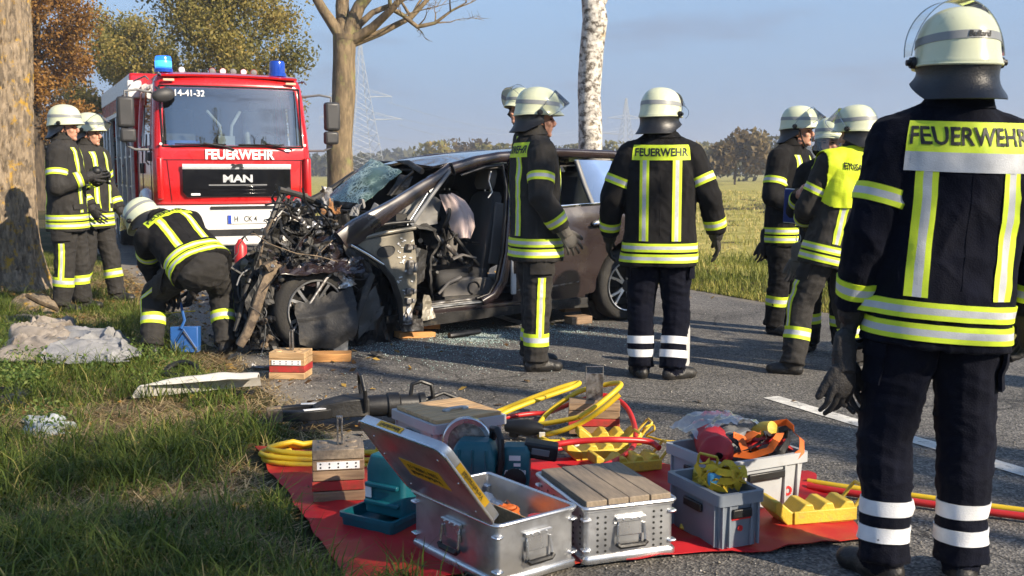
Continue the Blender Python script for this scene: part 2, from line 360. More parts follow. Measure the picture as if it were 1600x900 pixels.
n = len(rows[0]); vs = np.array([p for r in rows for p in r]); fs = np.array([(i*n+j, (i+1)*n+j, (i+1)*n+j+1, i*n+j+1) for i in range(len(rows)-1) for j in range(n-1)])
tag(np_obj('field', vs, fs, M_field, smooth=True), kind='structure')
# road
rows, tints = [], []
ss = [-30, -20, -14, -10, -8] + list(np.arange(-6.5, 16, 0.14)) + list(np.arange(16, 40, 1.0)) + [60, 100, 200, 400]
for s in ss:
    e0 = 0.10*nz((s*1.7, 1, 0)) + 0.05*nz((s*6, 4, 0)); e1 = 0.06*nz((s*1.5, 7, 0)) + 0.03*nz((s*5, 2, 0))
    ws = [e0, .15, .3, .5, .8, 1.2, 1.8, 2.5, 3.3, 4.2, 5, 5.4, 5.65, ROAD_W+e1]
    rows.append([tuple(road(s, q, 0.004 if 0 < k < 13 else -0.002)) for k, q in enumerate(ws)])
    tints += [0.75, .62, .5, .36, .22, .12, .05, 0, 0, 0, .02, .15, .35, .6]
n = 14; vs = np.array([p for r in rows for p in r]); fs = np.array([(i*n+j, i*n+j+1, (i+1)*n+j+1, (i+1)*n+j) for i in range(len(rows)-1) for j in range(n-1)])
tag(np_obj('road', vs, fs, M_asph, np.array(tints)), kind='structure')
# centre line dashes, worn
M_line = pm('worn road paint', (0.62, 0.6, 0.55), 0.75, var=0.25, vscale=9, col2=(0.13, 0.125, 0.115), c2scale=16, c2edge=(0.56, 0.66), bump=0.4, bscale=90)
LA, LB = G(1204, 622), G(1640, 752); ld = (LB-LA).normalized(); ln = V3((ld.y, -ld.x, 0))
for a, b in ((0, 4.1), (-7.4, -3.4), (-15, -11)):
    o = MB().grid(lambda u, v: LA + ld*(a+(b-a)*u) + ln*((v-0.5)*(0.12 + 0.02*nz((u*20, 3, v)))) + V3((0,0,0.0085)), 40, 2).build('road_marking', M_line, smooth=None)
    tag(o, kind='structure')

# ------------------------------------------------------------------ grass, straw and leaf litter
def blades(P, ln_, wd, lean, tint, seg=2, rng=RNG):
    """P (n,3) roots; ln_, wd, lean (n,) ; returns verts, tris"""
    n = len(P); a = rng.uniform(0, 2*np.pi, n); d = np.stack([np.cos(a), np.sin(a), np.zeros(n)], 1)
    tw = a + rng.uniform(0.8, 2.3, n); sd = np.stack([np.cos(tw), np.sin(tw), np.zeros(n)], 1)
    up = np.array([0, 0, 1.0]); vs = []
    for k, t in enumerate((0.0, 0.5, 1.0)):
        hor = lean*ln_*(t**1.7); ver = ln_*t*np.sqrt(np.maximum(0.02, 1-(lean*t*0.85)**2))
        c = P + d*hor[:, None] + up*ver[:, None]
        wk = wd*(1, 0.75, 0)[k]
        if k < 2: vs += [c - sd*wk[:, None]*0.5, c + sd*wk[:, None]*0.5]
        else: vs.append(c)
    V = np.stack(vs, 1).reshape(-1, 3); i = np.arange(n)[:, None]*5
    F = np.concatenate([i+np.array([[0, 1, 3]]), i+np.array([[0, 3, 2]]), i+np.array([[2, 3, 4]])], 0)
    return V, F, np.repeat(tint, 5)
M_grass = leafmat('grass blades', [(0.0, (0.04, 0.065, 0.010)), (0.35, (0.105, 0.15, 0.022)), (0.6, (0.19, 0.23, 0.04)), (0.75, (0.33, 0.29, 0.085)), (1.0, (0.46, 0.36, 0.16))], 0.3)
def nz2(X, s, o=0.0): return np.array([noise.noise(V3((x*s+o, y*s-o, o))) for x, y in X[:, :2]])
def scatter_verge(n, y0, y1, xmin_fn):
    out = []
    ys_ = y0 + (y1-y0)*RNG.random(n)**1.35
    xs_ = np.array([xmin_fn(y) for y in ys_]); xe = RO.x + (ys_-RO.y)*(RD.x/RD.y) + 0.10
    xs_ = xs_ + (xe-xs_)*RNG.random(n)
    return np.stack([xs_, ys_, np.zeros(n)], 1)
GRASS_OK = lambda X: np.ones(len(X), bool)
TARP_Q = [G(398, 706), G(1262, 742), G(1358, 850), G(548, 922)]
def in_quad(X, Q):
    ok = np.ones(len(X), bool)
    for i in range(4):
        a, b = Q[i], Q[(i+1) % 4]; ok &= ((b.x-a.x)*(X[:, 1]-a.y) - (b.y-a.y)*(X[:, 0]-a.x)) < 0.07*math.hypot(b.x-a.x, b.y-a.y)
    return ok
def verge_grass():
    X = scatter_verge(120000, 2.7, 17.5, lambda y: -0.52*y-0.4)
    w = -((X[:, 0]-RO.x)*RN.x + (X[:, 1]-RO.y)*RN.y)           # distance left of the road edge
    c1, c2 = nz2(X, 1.15, 3.1), nz2(X, 3.7, 8.2)
    lush = 0.62 + 0.9*c1 + 0.5*c2 + np.clip((w-0.55)*0.5, -0.75, 0.25)
    lush -= 1.1*np.exp(-(((X[:, 0]+2.05)/0.5)**2 + ((X[:, 1]-7.2)/1.1)**2))      # trampled straw patches
    lush -= 0.9*np.exp(-(((X[:, 0]+1.75)/0.55)**2 + ((X[:, 1]-5.0)/0.28)**2))
    lush -= 0.7*np.exp(-(((X[:, 0]+5.0)/1.6)**2 + ((X[:, 1]-11.6)/1.4)**2))
    lush -= 0.5*np.exp(-(((X[:, 0]+2.6)/0.6)**2 + ((X[:, 1]-8.4)/0.5)**2))
    keep = (RNG.random(len(X)) < np.clip(lush, 0.05, 1)) & ~in_quad(X, TARP_Q); X = X[keep]; lush = lush[keep]; w = w[keep]
    X[:, 2] = [ground_z(x, y)-0.008 for x, y in X[:, :2]]
    n = len(X); near = np.clip(1-(X[:, 1]-3)/9, 0.3, 1)
    L_ = (0.04 + 0.115*np.clip(lush, 0, 1.2)*RNG.random(n)**0.8)*np.clip(0.5+w*0.6, 0.45, 1)
    wd = RNG.uniform(0.003, 0.0065, n)*(1.5-0.5*near)
    ti = np.clip(0.40 + 0.18*RNG.standard_normal(n) - 0.18*(lush-0.6) + (RNG.random(n) < 0.2)*0.45, 0, 1)
    return blades(X, L_, wd, RNG.uniform(0.45, 1.15, n), ti)
V, F, T = verge_grass()
tag(np_obj('grass', V, F, M_grass, T), 'rough green grass on the verge left of the road', 'grass', kind='stuff')
def tufts(nt_):
    X = scatter_verge(nt_*3, 2.8, 12, lambda y: -0.52*y-0.3); w = -((X[:, 0]-RO.x)*RN.x + (X[:, 1]-RO.y)*RN.y)
    k = (w > .25) & ~in_quad(X, TARP_Q) & (RNG.random(len(X)) < np.clip(.35+1.1*nz2(X, 1.15, 3.1), .03, 1)); X = X[k][:nt_]; n = 16
    Q = np.repeat(X, n, 0); Q[:, :2] += RNG.standard_normal((len(Q), 2))*.028; Q[:, 2] = [ground_z(x, y)-.006 for x, y in Q[:, :2]]
    big = np.repeat(RNG.uniform(.6, 1.25, len(X)), n); m = len(Q)
    return blades(Q, RNG.uniform(.10, .25, m)*big, RNG.uniform(.004, .0085, m), RNG.uniform(.6, 1.17, m), np.clip(np.repeat(RNG.uniform(.12, .5, len(X)), n) + .1*RNG.standard_normal(m) + (RNG.random(m) < .08)*.4, 0, 1))
V, F, T = tufts(1500)
tag(np_obj('grass', V, F, M_grass, T), 'long bent grass tufts on the left verge', 'grass', kind='stuff')
M_straw = leafmat('dry straw', [(0, (0.16, 0.10, 0.045)), (0.5, (0.34, 0.24, 0.11)), (1, (0.5, 0.4, 0.22))], 0.15)
def straw(n):
    X = scatter_verge(n, 2.7, 15, lambda y: -0.52*y-0.4); n = len(X)
    k = ~in_quad(X, TARP_Q) & (RNG.random(n) < np.clip(0.45 - 0.9*nz2(X, 1.15, 3.1) - 0.3*nz2(X, 3.7, 8.2), 0.04, 1)); X = X[k]; n = len(X)
    X[:, 2] = [ground_z(x, y)+0.004 for x, y in X[:, :2]]
    a = RNG.uniform(0, 2*np.pi, n); d = np.stack([np.cos(a), np.sin(a), RNG.uniform(-0.05, 0.30, n)], 1); sd = np.stack([-np.sin(a), np.cos(a), np.zeros(n)], 1)
    l = RNG.uniform(0.04, 0.17, n)[:, None]; w_ = RNG.uniform(0.0015, 0.004, n)[:, None]
    V = np.stack([X-sd*w_, X+sd*w_, X+d*l+sd*w_*0.5+np.array([0,0,.004]), X+d*l-sd*w_*0.5+np.array([0,0,.004])], 1).reshape(-1, 3)
    return V, np.arange(n)[:, None]*4 + np.array([[0, 1, 2, 3]]), np.repeat(RNG.random(n), 4)
V, F, T = straw(85000)
tag(np_obj('straw', V, F, M_straw, T), 'dry straw and dead grass lying on the verge', 'straw', kind='stuff')
M_weed = leafmat('weed leaves', [(0, (0.05, 0.10, 0.02)), (0.6, (0.13, 0.20, 0.045)), (1, (0.24, 0.28, 0.08))], 0.35)
def weeds(n):
    c = RNG.standard_normal((70, 2))*np.array([1.0, 1.0]) + np.array([-3.2, 6.9]); i = RNG.integers(0, 70, n); q = c[i] + RNG.standard_normal((n, 2))*0.07
    ok = ((q[:, 0]-RO.x)*RN.x + (q[:, 1]-RO.y)*RN.y < -.35); q = q[ok]; n = len(q)
    P_ = np.concatenate([q, RNG.uniform(.02, .13, n)[:, None]], 1); P_[:, 2] += [ground_z(x, y) for x, y in q]
    V_, F_ = leaf_quads(P_, .013, RNG); return V_, F_, np.repeat(RNG.random(n), 4)
def leaf_quads(P, size, rg):
    n = len(P); a = rg.standard_normal((n, 3)); a /= np.linalg.norm(a, axis=1)[:, None]; b = rg.standard_normal((n, 3)); b -= a*(a*b).sum(1)[:, None]; b /= np.linalg.norm(b, axis=1)[:, None]
    s = (size*rg.uniform(0.55, 1.4, n))[:, None]
    V = np.stack([P-a*s, P-b*s*0.55, P+a*s, P+b*s*0.55], 1).reshape(-1, 3)
    return V, np.arange(n)[:, None]*4 + np.array([[0, 1, 2, 3]])
V, F, T = weeds(8000)
tag(np_obj('weeds', V, F, M_weed, T), 'broad leaved weeds among the verge grass', 'weeds', kind='stuff')
# right verge and near field growth
M_crop = leafmat('field growth', [(0, (0.07, 0.10, 0.015)), (0.45, (0.22, 0.24, 0.04)), (0.7, (0.44, 0.38, 0.10)), (1, (0.60, 0.47, 0.19))], 0.3)
def crop(n, w0, w1, s0, s1, lo, hi, wd0, dry):
    s = s0 + (s1-s0)*RNG.random(n)**1.3; w_ = w0 + (w1-w0)*RNG.random(n)**1.5
    X = np.stack([RO.x+RD.x*s+RN.x*w_, RO.y+RD.y*s+RN.y*w_, np.zeros(n)], 1)
    ok = (np.abs(X[:, 0]) < X[:, 1]*0.53+0.5) & (X[:, 1] > 2); X = X[ok]; w_ = w_[ok]
    c = nz2(X, 0.8, 2.2); k = RNG.random(len(X)) < np.clip(0.75+0.8*c, 0.15, 1); X = X[k]; c = c[k]; w_ = w_[k]; n = len(X)
    X[:, 2] = [max(0, ground_z(x, y)) for x, y in X[:, :2]]
    edge = np.clip((w_-w0)/1.0, 0, 1)
    L_ = RNG.uniform(lo, hi, n)*(0.45+0.55*edge); ti = np.clip(dry + 0.18*RNG.standard_normal(n) - 0.35*c + 0.25*(1-edge), 0, 1)
    return blades(X, L_, wd0*(0.6+X[:, 1]/14)*RNG.uniform(.7, 1.4, n), RNG.uniform(0.2, 1.0, n), ti)
V, F, T = crop(60000, ROAD_W-0.02, ROAD_W+3.2, -4, 16, 0.06, 0.2, 0.006, 0.30)
tag(np_obj('grass', V, F, M_crop, T), 'short mixed grass along the right edge of the road', 'grass', kind='stuff')
V, F, T = crop(60000, ROAD_W+2.5, ROAD_W+40, -8, 55, 0.07, 0.2, 0.008, 0.74)
tag(np_obj('crop', V, F, M_crop, T), 'pale yellow green crop covering the field', 'crop', kind='stuff')
V, F, T = crop(9000, -9, -1.2, 12, 40, 0.1, 0.3, 0.01, 0.40)
tag(np_obj('grass', V, F, M_grass, T), 'long grass on the verge beyond the fire engine', 'grass', kind='stuff')
# fallen leaves
M_litter = leafmat('fallen leaves', [(0, (0.09, 0.045, 0.015)), (0.5, (0.25, 0.13, 0.035)), (1, (0.42, 0.27, 0.06))], 0.2)
def litter(P, size):
    n = len(P); a = RNG.uniform(0, 2*np.pi, n); tl = RNG.uniform(-0.5, 0.5, (n, 2))
    ux = np.stack([np.cos(a), np.sin(a), tl[:, 0]], 1)*size[:, None]; uy = np.stack([-np.sin(a), np.cos(a), tl[:, 1]], 1)*size[:, None]*0.6
    P = P.copy(); P[:, 2] += 0.012
    V = np.stack([P-ux, P-uy*0.8, P+ux, P+uy+np.array([0, 0, .006])], 1).reshape(-1, 3)
    return V, np.arange(n)[:, None]*4 + np.array([[0, 1, 2, 3]]), np.repeat(RNG.random(n), 4)
pts = []
for c, sx, sy, k in ((V3((-5.4, 11.8, 0)), 1.1, 0.9, 1900), (V3((-3.6, 9.6, 0)), 1.4, 1.2, 700), (V3((-2.6, 5.6, 0)), 1.3, 1.6, 700), (V3((-4.2, 13.5, 0)), 1.2, 2.2, 900), (road(6, ROAD_W+.4), 2.0, 2.0, 350)):
    q = RNG.standard_normal((k, 2))*np.array([sx, sy]) + np.array([c.x, c.y]); pts.append(np.concatenate([q, np.zeros((k, 1))], 1))
P = np.concatenate(pts); P[:, 2] = [max(0, ground_z(x, y)) for x, y in P[:, :2]]
V, F, T = litter(P, RNG.uniform(0.014, 0.038, len(P)))
tag(np_obj('fallen_leaves', V, F, M_litter, T), 'brown and yellow fallen leaves around the big tree', 'leaves', kind='stuff')
# grit on the road
def pebbles(P, s, mats, name, label, cat, tint=None):
    n = len(P); base = np.array([(1,0,0),(-1,0,0),(0,1,0),(0,-1,0),(0,0,1),(0,0,-1)], float)
    V = base[None]*RNG.uniform(0.5, 1.1, (n, 6, 1))*s[:, None, None]; V[:, :, 2] *= 0.7
    a = RNG.uniform(0, 6.28, n); ca, sa = np.cos(a)[:, None], np.sin(a)[:, None]
    x = V[:, :, 0]*ca - V[:, :, 1]*sa; y = V[:, :, 0]*sa + V[:, :, 1]*ca
    V = np.stack([x, y, V[:, :, 2]], 2) + P[:, None] + np.array([0, 0, 1])*s[:, None, None]*0.5
    tri = np.array([(0,2,4),(2,1,4),(1,3,4),(3,0,4),(2,0,5),(1,2,5),(3,1,5),(0,3,5)])
    F = (np.arange(n)[:, None, None]*6 + tri[None]).reshape(-1, 3)
    return tag(np_obj(name, V.reshape(-1, 3), F, mats, np.repeat(RNG.random(n), 6)), label, cat, kind='stuff')
M_grit = leafmat('grit', [(0, (0.10, 0.09, 0.08)), (0.7, (0.3, 0.27, 0.22)), (1, (0.6, 0.56, 0.5))], 0.0)
k = 5200; s_ = RNG.uniform(-4.2, 6, k); w_ = np.abs(RNG.standard_normal(k))*0.55 + RNG.uniform(-.1, .05, k); far = RNG.random(k) < 0.3; w_[far] = RNG.uniform(0, ROAD_W, far.sum())
P = np.stack([RO.x+RD.x*s_+RN.x*w_, RO.y+RD.y*s_+RN.y*w_, np.full(k, 0.004)], 1)
pebbles(P, RNG.uniform(0.002, 0.009, k)**1.0, M_grit, 'grit', 'loose grit and small stones strewn on the road', 'grit')

# ------------------------------------------------------------------ trees
def mat_bark(name, c0, c1, moss=None, sc=1.0, bump=0.9):
    m = pm(name, c0, 0.9, var=0.3, vscale=14*sc, col2=c1, c2scale=9*sc, c2edge=(0.45, 0.6), stretch=(1, 1, 0.28), bump=bump, bscale=24*sc, spec=0.15)
    if moss:
        nt = m.node_tree; b = nt.nodes['Principled BSDF']; L = nt.links.new; src = b.inputs['Base Color'].links[0].from_socket
        tc = _n(nt, 'ShaderNodeTexCoord'); n = _n(nt, 'ShaderNodeTexNoise'); n.inputs['Scale'].default_value = moss[1]; n.inputs['Detail'].default_value = 9; n.inputs['Roughness'].default_value = .7
        L(tc.outputs['Object'], n.inputs['Vector']); r = _n(nt, 'ShaderNodeMapRange'); r.inputs[1].default_value = moss[2]; r.inputs[2].default_value = moss[2]+.1; L(n.outputs[0], r.inputs[0])
        x = _n(nt, 'ShaderNodeMix', data_type='RGBA'); L(r.outputs[0], x.inputs[0]); L(src, x.inputs[6]); x.inputs[7].default_value = (*moss[0], 1); L(x.outputs[2], b.inputs['Base Color'])
    return m
M_bark_old = mat_bark('old bark with yellow lichen', (0.27, 0.21, 0.145), (0.12, 0.095, 0.07), ((0.42, 0.25, 0.035), 7.0, 0.545), sc=2.2)
M_bark = mat_bark('brown bark', (0.22, 0.165, 0.10), (0.13, 0.10, 0.065), ((0.21, 0.2, 0.085), 3.5, 0.55))
M_bark_d = mat_bark('dark bark', (0.10, 0.075, 0.05), (0.05, 0.04, 0.03))
M_birch = mat_bark('birch bark', (0.62, 0.58, 0.52), (0.10, 0.085, 0.07), ((0.3, 0.2, 0.06), 2.6, 0.6), sc=1.0, bump=0.5)
for nd in M_birch.node_tree.nodes:
    if nd.type == 'MAPPING': nd.inputs['Scale'].default_value = (1.2, 1.2, 1.6)
def trunk_tube(mb, pts, rs, n=16, rough=0.06, flare=None, seed=0.0):
    pts = [V3(p) for p in pts]; rings = []
    # resample
    P, Q = [], []
    for i in range(len(pts)-1):
        k = max(2, int((pts[i+1]-pts[i]).length/0.12)) if n > 10 else 3
        for j in range(k):
            t = j/k; P.append(pts[i].lerp(pts[i+1], t)); Q.append(rs[i]+(rs[i+1]-rs[i])*t)
    P.append(pts[-1]); Q.append(rs[-1]); a = None
    for i, p in enumerate(P):
        t = (P[min(i+1, len(P)-1)]-P[max(i-1, 0)]).normalized()
        if a is None: a, b = ring_frame(t)
        else: a = (a-t*a.dot(t)).normalized(); b = t.cross(a)
        ring = []
        for j in range(n):
            an = 2*math.pi*j/n; d = a*math.cos(an)+b*math.sin(an); r = Q[i]
            r *= 1 + rough*nz((d.x*2.2+seed, d.y*2.2, p.z*1.1)) + rough*0.6*nz((d.x*6+seed, d.y*6, p.z*1.6+4))
            if flare: r *= 1 + flare*math.exp(-p.z/0.28)*(0.65+0.8*abs(nz((d.x*1.6+seed, d.y*1.6, 9))))
            ring.append(p+d*r)
        rings.append(ring)
    mb.loft(rings, True)
def crown_leaves(centers, n, size, spread, seed):
    rg = np.random.default_rng(seed); C = np.array([tuple(c) for c in centers]); idx = rg.integers(0, len(C), n)
    d = rg.standard_normal((n, 3)); d /= np.linalg.norm(d, axis=1)[:, None]
    P = C[idx, :3] + d*(rg.random(n)**0.45)[:, None]*spread[idx][:, None]
    return P, idx, rg
def leaf_quads(P, size, rg):
    n = len(P); a = rg.standard_normal((n, 3)); a /= np.linalg.norm(a, axis=1)[:, None]; b = rg.standard_normal((n, 3)); b -= a*(a*b).sum(1)[:, None]; b /= np.linalg.norm(b, axis=1)[:, None]
    s = (size*rg.uniform(0.55, 1.4, n))[:, None]
    V = np.stack([P-a*s, P-b*s*0.55, P+a*s, P+b*s*0.55], 1).reshape(-1, 3)
    return V, np.arange(n)[:, None]*4 + np.array([[0, 1, 2, 3]])
def tree(name, label, loc, h, tr, crown_r, crown_z0, nleaf, leafsize, lmat, bmat, seed, cat='tree', nl=9, lean=(0, 0), group=None, squash=1.0, puff=1.0):
    """trunk, limbs reaching through the crown and leaf clumps around the limb ends"""
    rnd = random.Random(seed); t = thing(name, label, cat, loc, group=group); mb = MB(); ends = []
    top = V3((lean[0], lean[1], h*0.82))
    def axis_pt(z): k = z/(h*0.82); return V3((lean[0]*k*k + 0.05*h*nz((z*0.35, seed, 0))*k, lean[1]*k*k + 0.05*h*nz((z*0.35, seed, 7))*k, z))
    zs = [0, .25, .6] + [h*0.82*q for q in (0.12, .22, .34, .46, .58, .7, .85, 1)]
    zs = sorted(set(zs)); trunk_tube(mb, [axis_pt(z) for z in zs], [tr*(1-0.9*(z/(h*0.82))**1.1)+0.02 for z in zs], 14, 0.07, 0.45, seed)
    for k in range(nl):
        z0 = crown_z0*0.9 + (h*0.80-crown_z0*0.9)*(k+rnd.random()*0.7)/nl
        p0 = axis_pt(z0); an = k*2.4 + rnd.random()*0.8; zf = (z0-crown_z0)/(h-crown_z0)
        rl = crown_r*(0.62+0.5*rnd.random())*max(0.3, math.sin(math.pi*min(1, 0.25+0.75*zf)))
        p = p0; d = V3((math.cos(an), math.sin(an), 0.45+0.5*zf)); path = [p0]; m = 5
        for q in range(m):
            p = p + d.normalized()*rl/m; d += V3((rnd.uniform(-.3, .3), rnd.uniform(-.3, .3), rnd.uniform(-.12, .3))); path.append(p)
            if q >= 1: ends.append(p)
            if q >= 1:
                e = V3((d.x+rnd.uniform(-1.2, 1.2), d.y+rnd.uniform(-1.2, 1.2), d.z+rnd.uniform(-.5, .7))).normalized()
                tip = p+e*rl*rnd.uniform(0.25, 0.5); trunk_tube(mb, [p, p.lerp(tip, .5)+V3((0, 0, .05*rl*rnd.random())), tip], [tr*0.16*(1-q/m*.5), tr*.09, 0.008], 6, 0); ends += [tip, p.lerp(tip, 0.6)]
        r0 = tr*0.42*(1-0.5*zf); trunk_tube(mb, path, [r0*(1-i/(m+.6)) for i in range(m+1)], 7, 0.05, None, seed+k)
    ends.append(axis_pt(h*0.82)); ends.append(axis_pt(h*0.74))
    mb.build('trunk', bmat, t, smooth=60)
    if nleaf:
        E = np.array([tuple(e) for e in ends]); rg = np.random.default_rng(seed); sp = crown_r*puff*rg.uniform(0.16, 0.36, len(E))
        P, idx, rg = crown_leaves(ends, nleaf, leafsize, sp, seed); P[:, 2] = np.maximum(P[:, 2], crown_z0*0.72)
        Vv, Ff = leaf_quads(P, leafsize, rg); clump = rg.random(len(E))
        ti = np.clip(0.6*clump[idx] + 0.4*rg.random(len(P)), 0, 1)
        np_obj('crown', Vv, Ff, lmat, np.repeat(ti, 4), t)
    return t
M_leaf_olive = leafmat('olive autumn leaves', [(0, (0.08, 0.082, 0.02)), (0.4, (0.20, 0.185, 0.045)), (0.75, (0.33, 0.26, 0.07)), (1, (0.44, 0.30, 0.085))], 0.4)
M_leaf_orange = leafmat('orange autumn leaves', [(0, (0.10, 0.05, 0.015)), (0.4, (0.26, 0.13, 0.03)), (0.8, (0.42, 0.22, 0.045)), (1, (0.5, 0.32, 0.09))], 0.4)
M_leaf_brown = leafmat('brown autumn leaves', [(0, (0.05, 0.035, 0.015)), (0.5, (0.13, 0.09, 0.035)), (1, (0.22, 0.17, 0.07))], 0.3)
M_leaf_far = leafmat('far wood leaves', [(0, (0.03, 0.036, 0.015)), (0.5, (0.075, 0.075, 0.03)), (1, (0.14, 0.115, 0.045))], 0.3)

# the big old trunk at the left edge
t = thing('avenue_tree', 'thick old trunk with yellow lichen at the left edge of the photo', 'tree', (-6.2, 12.3, 0))
_ed = [(y_, at_depth(x_, y_, 12.3)) for x_, y_ in ((40, -200), (44, 0), (47, 110), (48, 200), (51, 290), (54, 370))]
_tp = [(q.x - .47 + 6.2, 0, q.z) for y_, q in _ed][::-1]; _tp = [(_tp[0][0], 0, -.1), (_tp[0][0], 0, .15)] + [p for p in _tp if p[2] > .3] + [(_tp[-1][0]-.1, 0, 6), (_tp[-1][0]-.2, .1, 7.2)]
mb = MB(); _rr = [.50, .48] + [.47]*(len(_tp)-4) + [.4, .3]; _zz = [p[2] for p in _tp]; _rings = []
for _z in list(np.arange(-.1, 4.2, .03)) + list(np.arange(4.25, 7.2, .25)):
    _cx, _cy, _r0 = np.interp(_z, _zz, [p[0] for p in _tp]), np.interp(_z, _zz, [p[1] for p in _tp]), np.interp(_z, _zz, _rr); _ring = []
    for _j in range(170):
        _a = 2*math.pi*_j/170; _c, _s = math.cos(_a), math.sin(_a); _q = V3((_c*2.2+3.3, _s*2.2, _z*1.1))
        _w = noise.noise(V3((_c*4, _s*4, _z*2.5)))*.7; _fi = abs(noise.noise(V3((_c*11+_w, _s*11-_w, _z*4.2)))); _f2 = abs(noise.noise(V3((_c*24, _s*24, _z*11+_w))))
        _r = _r0*(1 + .08*noise.noise(_q) + .42*math.exp(-max(0, _z)/.28)*(.65+.8*abs(noise.noise(V3((_c*1.6+3.3, _s*1.6, 9)))))) - .030*max(0, 1-_fi*4.5) - .012*max(0, 1-_f2*4)
        _ring.append(V3((_cx+_c*_r, _cy+_s*_r, _z)))
    _rings.append(_ring)
mb.loft(_rings, True)
for p in ([(-.1,0,4.6),(-.6,-.6,5.8),(-1.6,-1.2,7.2)], [(-.1,0,5.2),(.7,.3,6.2),(1.8,.8,7.6)], [(-.2,.1,6.6),(-.1,.2,8),(.3,.3,9.5)]): trunk_tube(mb, p, [.2,.14,.05], 10, .05)
mb.build('trunk', M_bark_old, t, smooth=70)
P, idx, rg = crown_leaves([(-1.6,-1.2,7.2),(1.8,.8,7.8),(.3,.3,9.3),(-.9,.5,8.4),(.9,-1,8.6)], 5000, .06, np.array([1.7,1.6,1.8,1.6,1.6]), 5)
Vv, Ff = leaf_quads(P, .06, rg); np_obj('crown', Vv, Ff, M_leaf_orange, np.repeat(rg.random(len(P)), 4), t)
# bare-limbed avenue tree beyond the wreck
t = thing('avenue_tree', 'brown trunk with bare spreading branches between fire engine and wreck', 'tree', tuple(at_depth(533, 300, 25.0).xy)+(0,))
mb = MB(); trunk_tube(mb, [(0,0,-.1),(.0,0,.8),(-.02,0,2),(.1,0,3.2),(.12,0,4.0),(.15,0,4.55)], [.36,.31,.29,.27,.26,.27], 22, 0.07, 0.3, 1.7)
br = random.Random(12)
def twig(mb, p, d, l, r, depth):
    path = [V3(p)]; dd = V3(d).normalized()
    for q in range(4):
        path.append(path[-1]+dd*l/4); dd = (dd+V3((br.uniform(-.3,.3), br.uniform(-.3,.3), br.uniform(-.2,.28)))).normalized()
    trunk_tube(mb, path, [r*(1-.18*i) for i in range(5)], 7 if depth < 2 else 5, .08, None, r*50)
    if depth < 4:
        for q in range(2+(depth > 0)):
            k = br.randint(2, 4); e = (dd+V3((br.uniform(-1,1), br.uniform(-1,1), br.uniform(-.45,.7)))).normalized()
            twig(mb, path[k], e, l*br.uniform(.45,.72), max(.006, r*(1-.18*k)*.62), depth+1)
for d, l, r in (((-.62,-.1,.95), 3.0, .15), ((-.1,.3,1), 3.2, .2), ((.45,.1,1.1), 3.0, .18), ((.95,-.2,.55), 2.6, .13), ((.75,.1,.3), 3.2, .10)):
    twig(mb, (.15+d[0]*.12, d[1]*.1, 4.25+.25*d[2]), d, l, r, 0)
_o = V3(t.location)
_lp = [at_depth(x_, y_, 25) - _o for x_, y_ in ((548, 60), (562, 38), (582, 20), (606, 10), (630, 24), (652, 42), (680, 36), (704, 18), (728, 4))]
trunk_tube(mb, _lp, [.10, .085, .07, .06, .055, .05, .04, .028, .012], 9, .1)
for _i, _k in enumerate((2, 3, 3, 4, 4, 5, 5, 6, 6, 7, 7, 8)): twig(mb, _lp[_k], ((-1)**_i*.5+.5, br.uniform(-.6, .6), br.uniform(-.1, .9)), br.uniform(.5, 1.1), .022, 2)
mb.build('trunk', M_bark, t, smooth=70)
# birch behind the wreck
t = thing('birch_tree', 'pale birch trunk with dark flecked bark behind the wrecked car', 'tree', tuple(at_depth(922, 300, 15.4).xy)+(0,))
mb = MB(); trunk_tube(mb, [(0,0,-.1),(.01,0,.9),(-.005,0,1.8),(-.03,0,2.5),(.0,.0,3.1),(.05,0,3.55),(.0,0,3.9),(-.06,0,5),(.1,0,7)], [.21,.185,.17,.165,.17,.18,.15,.14,.08], 24, 0.09, 0.3, 6.1)
for p in ([(.05,0,3.6),(.35,.1,4.15),(.7,.2,4.8)], [(-.05,0,4.6),(-.6,.3,5.6),(-1,.4,6.8)], [(0,0,5.2),(.5,-.3,6.4),(.8,-.4,7.8)]): trunk_tube(mb, p, [.06,.045,.02], 8, .05)
mb.build('trunk', M_birch, t, smooth=70)
P, idx, rg = crown_leaves([(.7,.2,6.8),(-1,.4,6.9),(.8,-.4,7.8),(.1,0,7.8)], 3000, .045, np.array([1.0,1.0,1.1,1.0]), 6)
Vv, Ff = leaf_quads(P, .045, rg); np_obj('crown', Vv, Ff, M_leaf_olive, np.repeat(rg.random(len(P)), 4), t)
# trees beyond the fire engine
tree('deciduous_tree', 'large olive green tree rising straight behind the fire engine', tuple(at_depth(352, 300, 44).xy)+(0,), 10.5, .32, 4.3, 2.2, 46000, .08, M_leaf_olive, M_bark_d, 21, nl=14, puff=.9)
tree('deciduous_tree', 'olive and golden tree left of the fire engine roof', tuple(at_depth(212, 300, 52).xy)+(0,), 9.6, .3, 3.2, 1.6, 27000, .082, M_leaf_olive, M_bark_d, 33, nl=12)
tree('deciduous_tree', 'orange autumn tree beside the big trunk on the left', tuple(at_depth(58, 300, 38).xy)+(0,), 10.5, .3, 2.9, 2.9, 40000, .066, M_leaf_orange, M_bark_d, 8, nl=12, lean=(.5, 0))
tree('deciduous_tree', 'thin brownish tree low behind the standing firefighters', tuple(at_depth(118, 300, 62).xy)+(0,), 6.6, .2, 2.6, 1.2, 5000, .12, M_leaf_brown, M_bark_d, 15, nl=9)
# avenue trees behind the photographer; their crowns and trunks shade the foreground
for k, (x, y, h, cr, nlf, sd, nl_) in enumerate(SHADE_TREES):
    tree('avenue_tree', 'avenue tree standing beside the road outside the photo', (x, y, 0), h, .25, cr, 3.2, nlf, .11, M_leaf_olive, M_bark, sd, nl=nl_, group='avenue trees outside the photo')
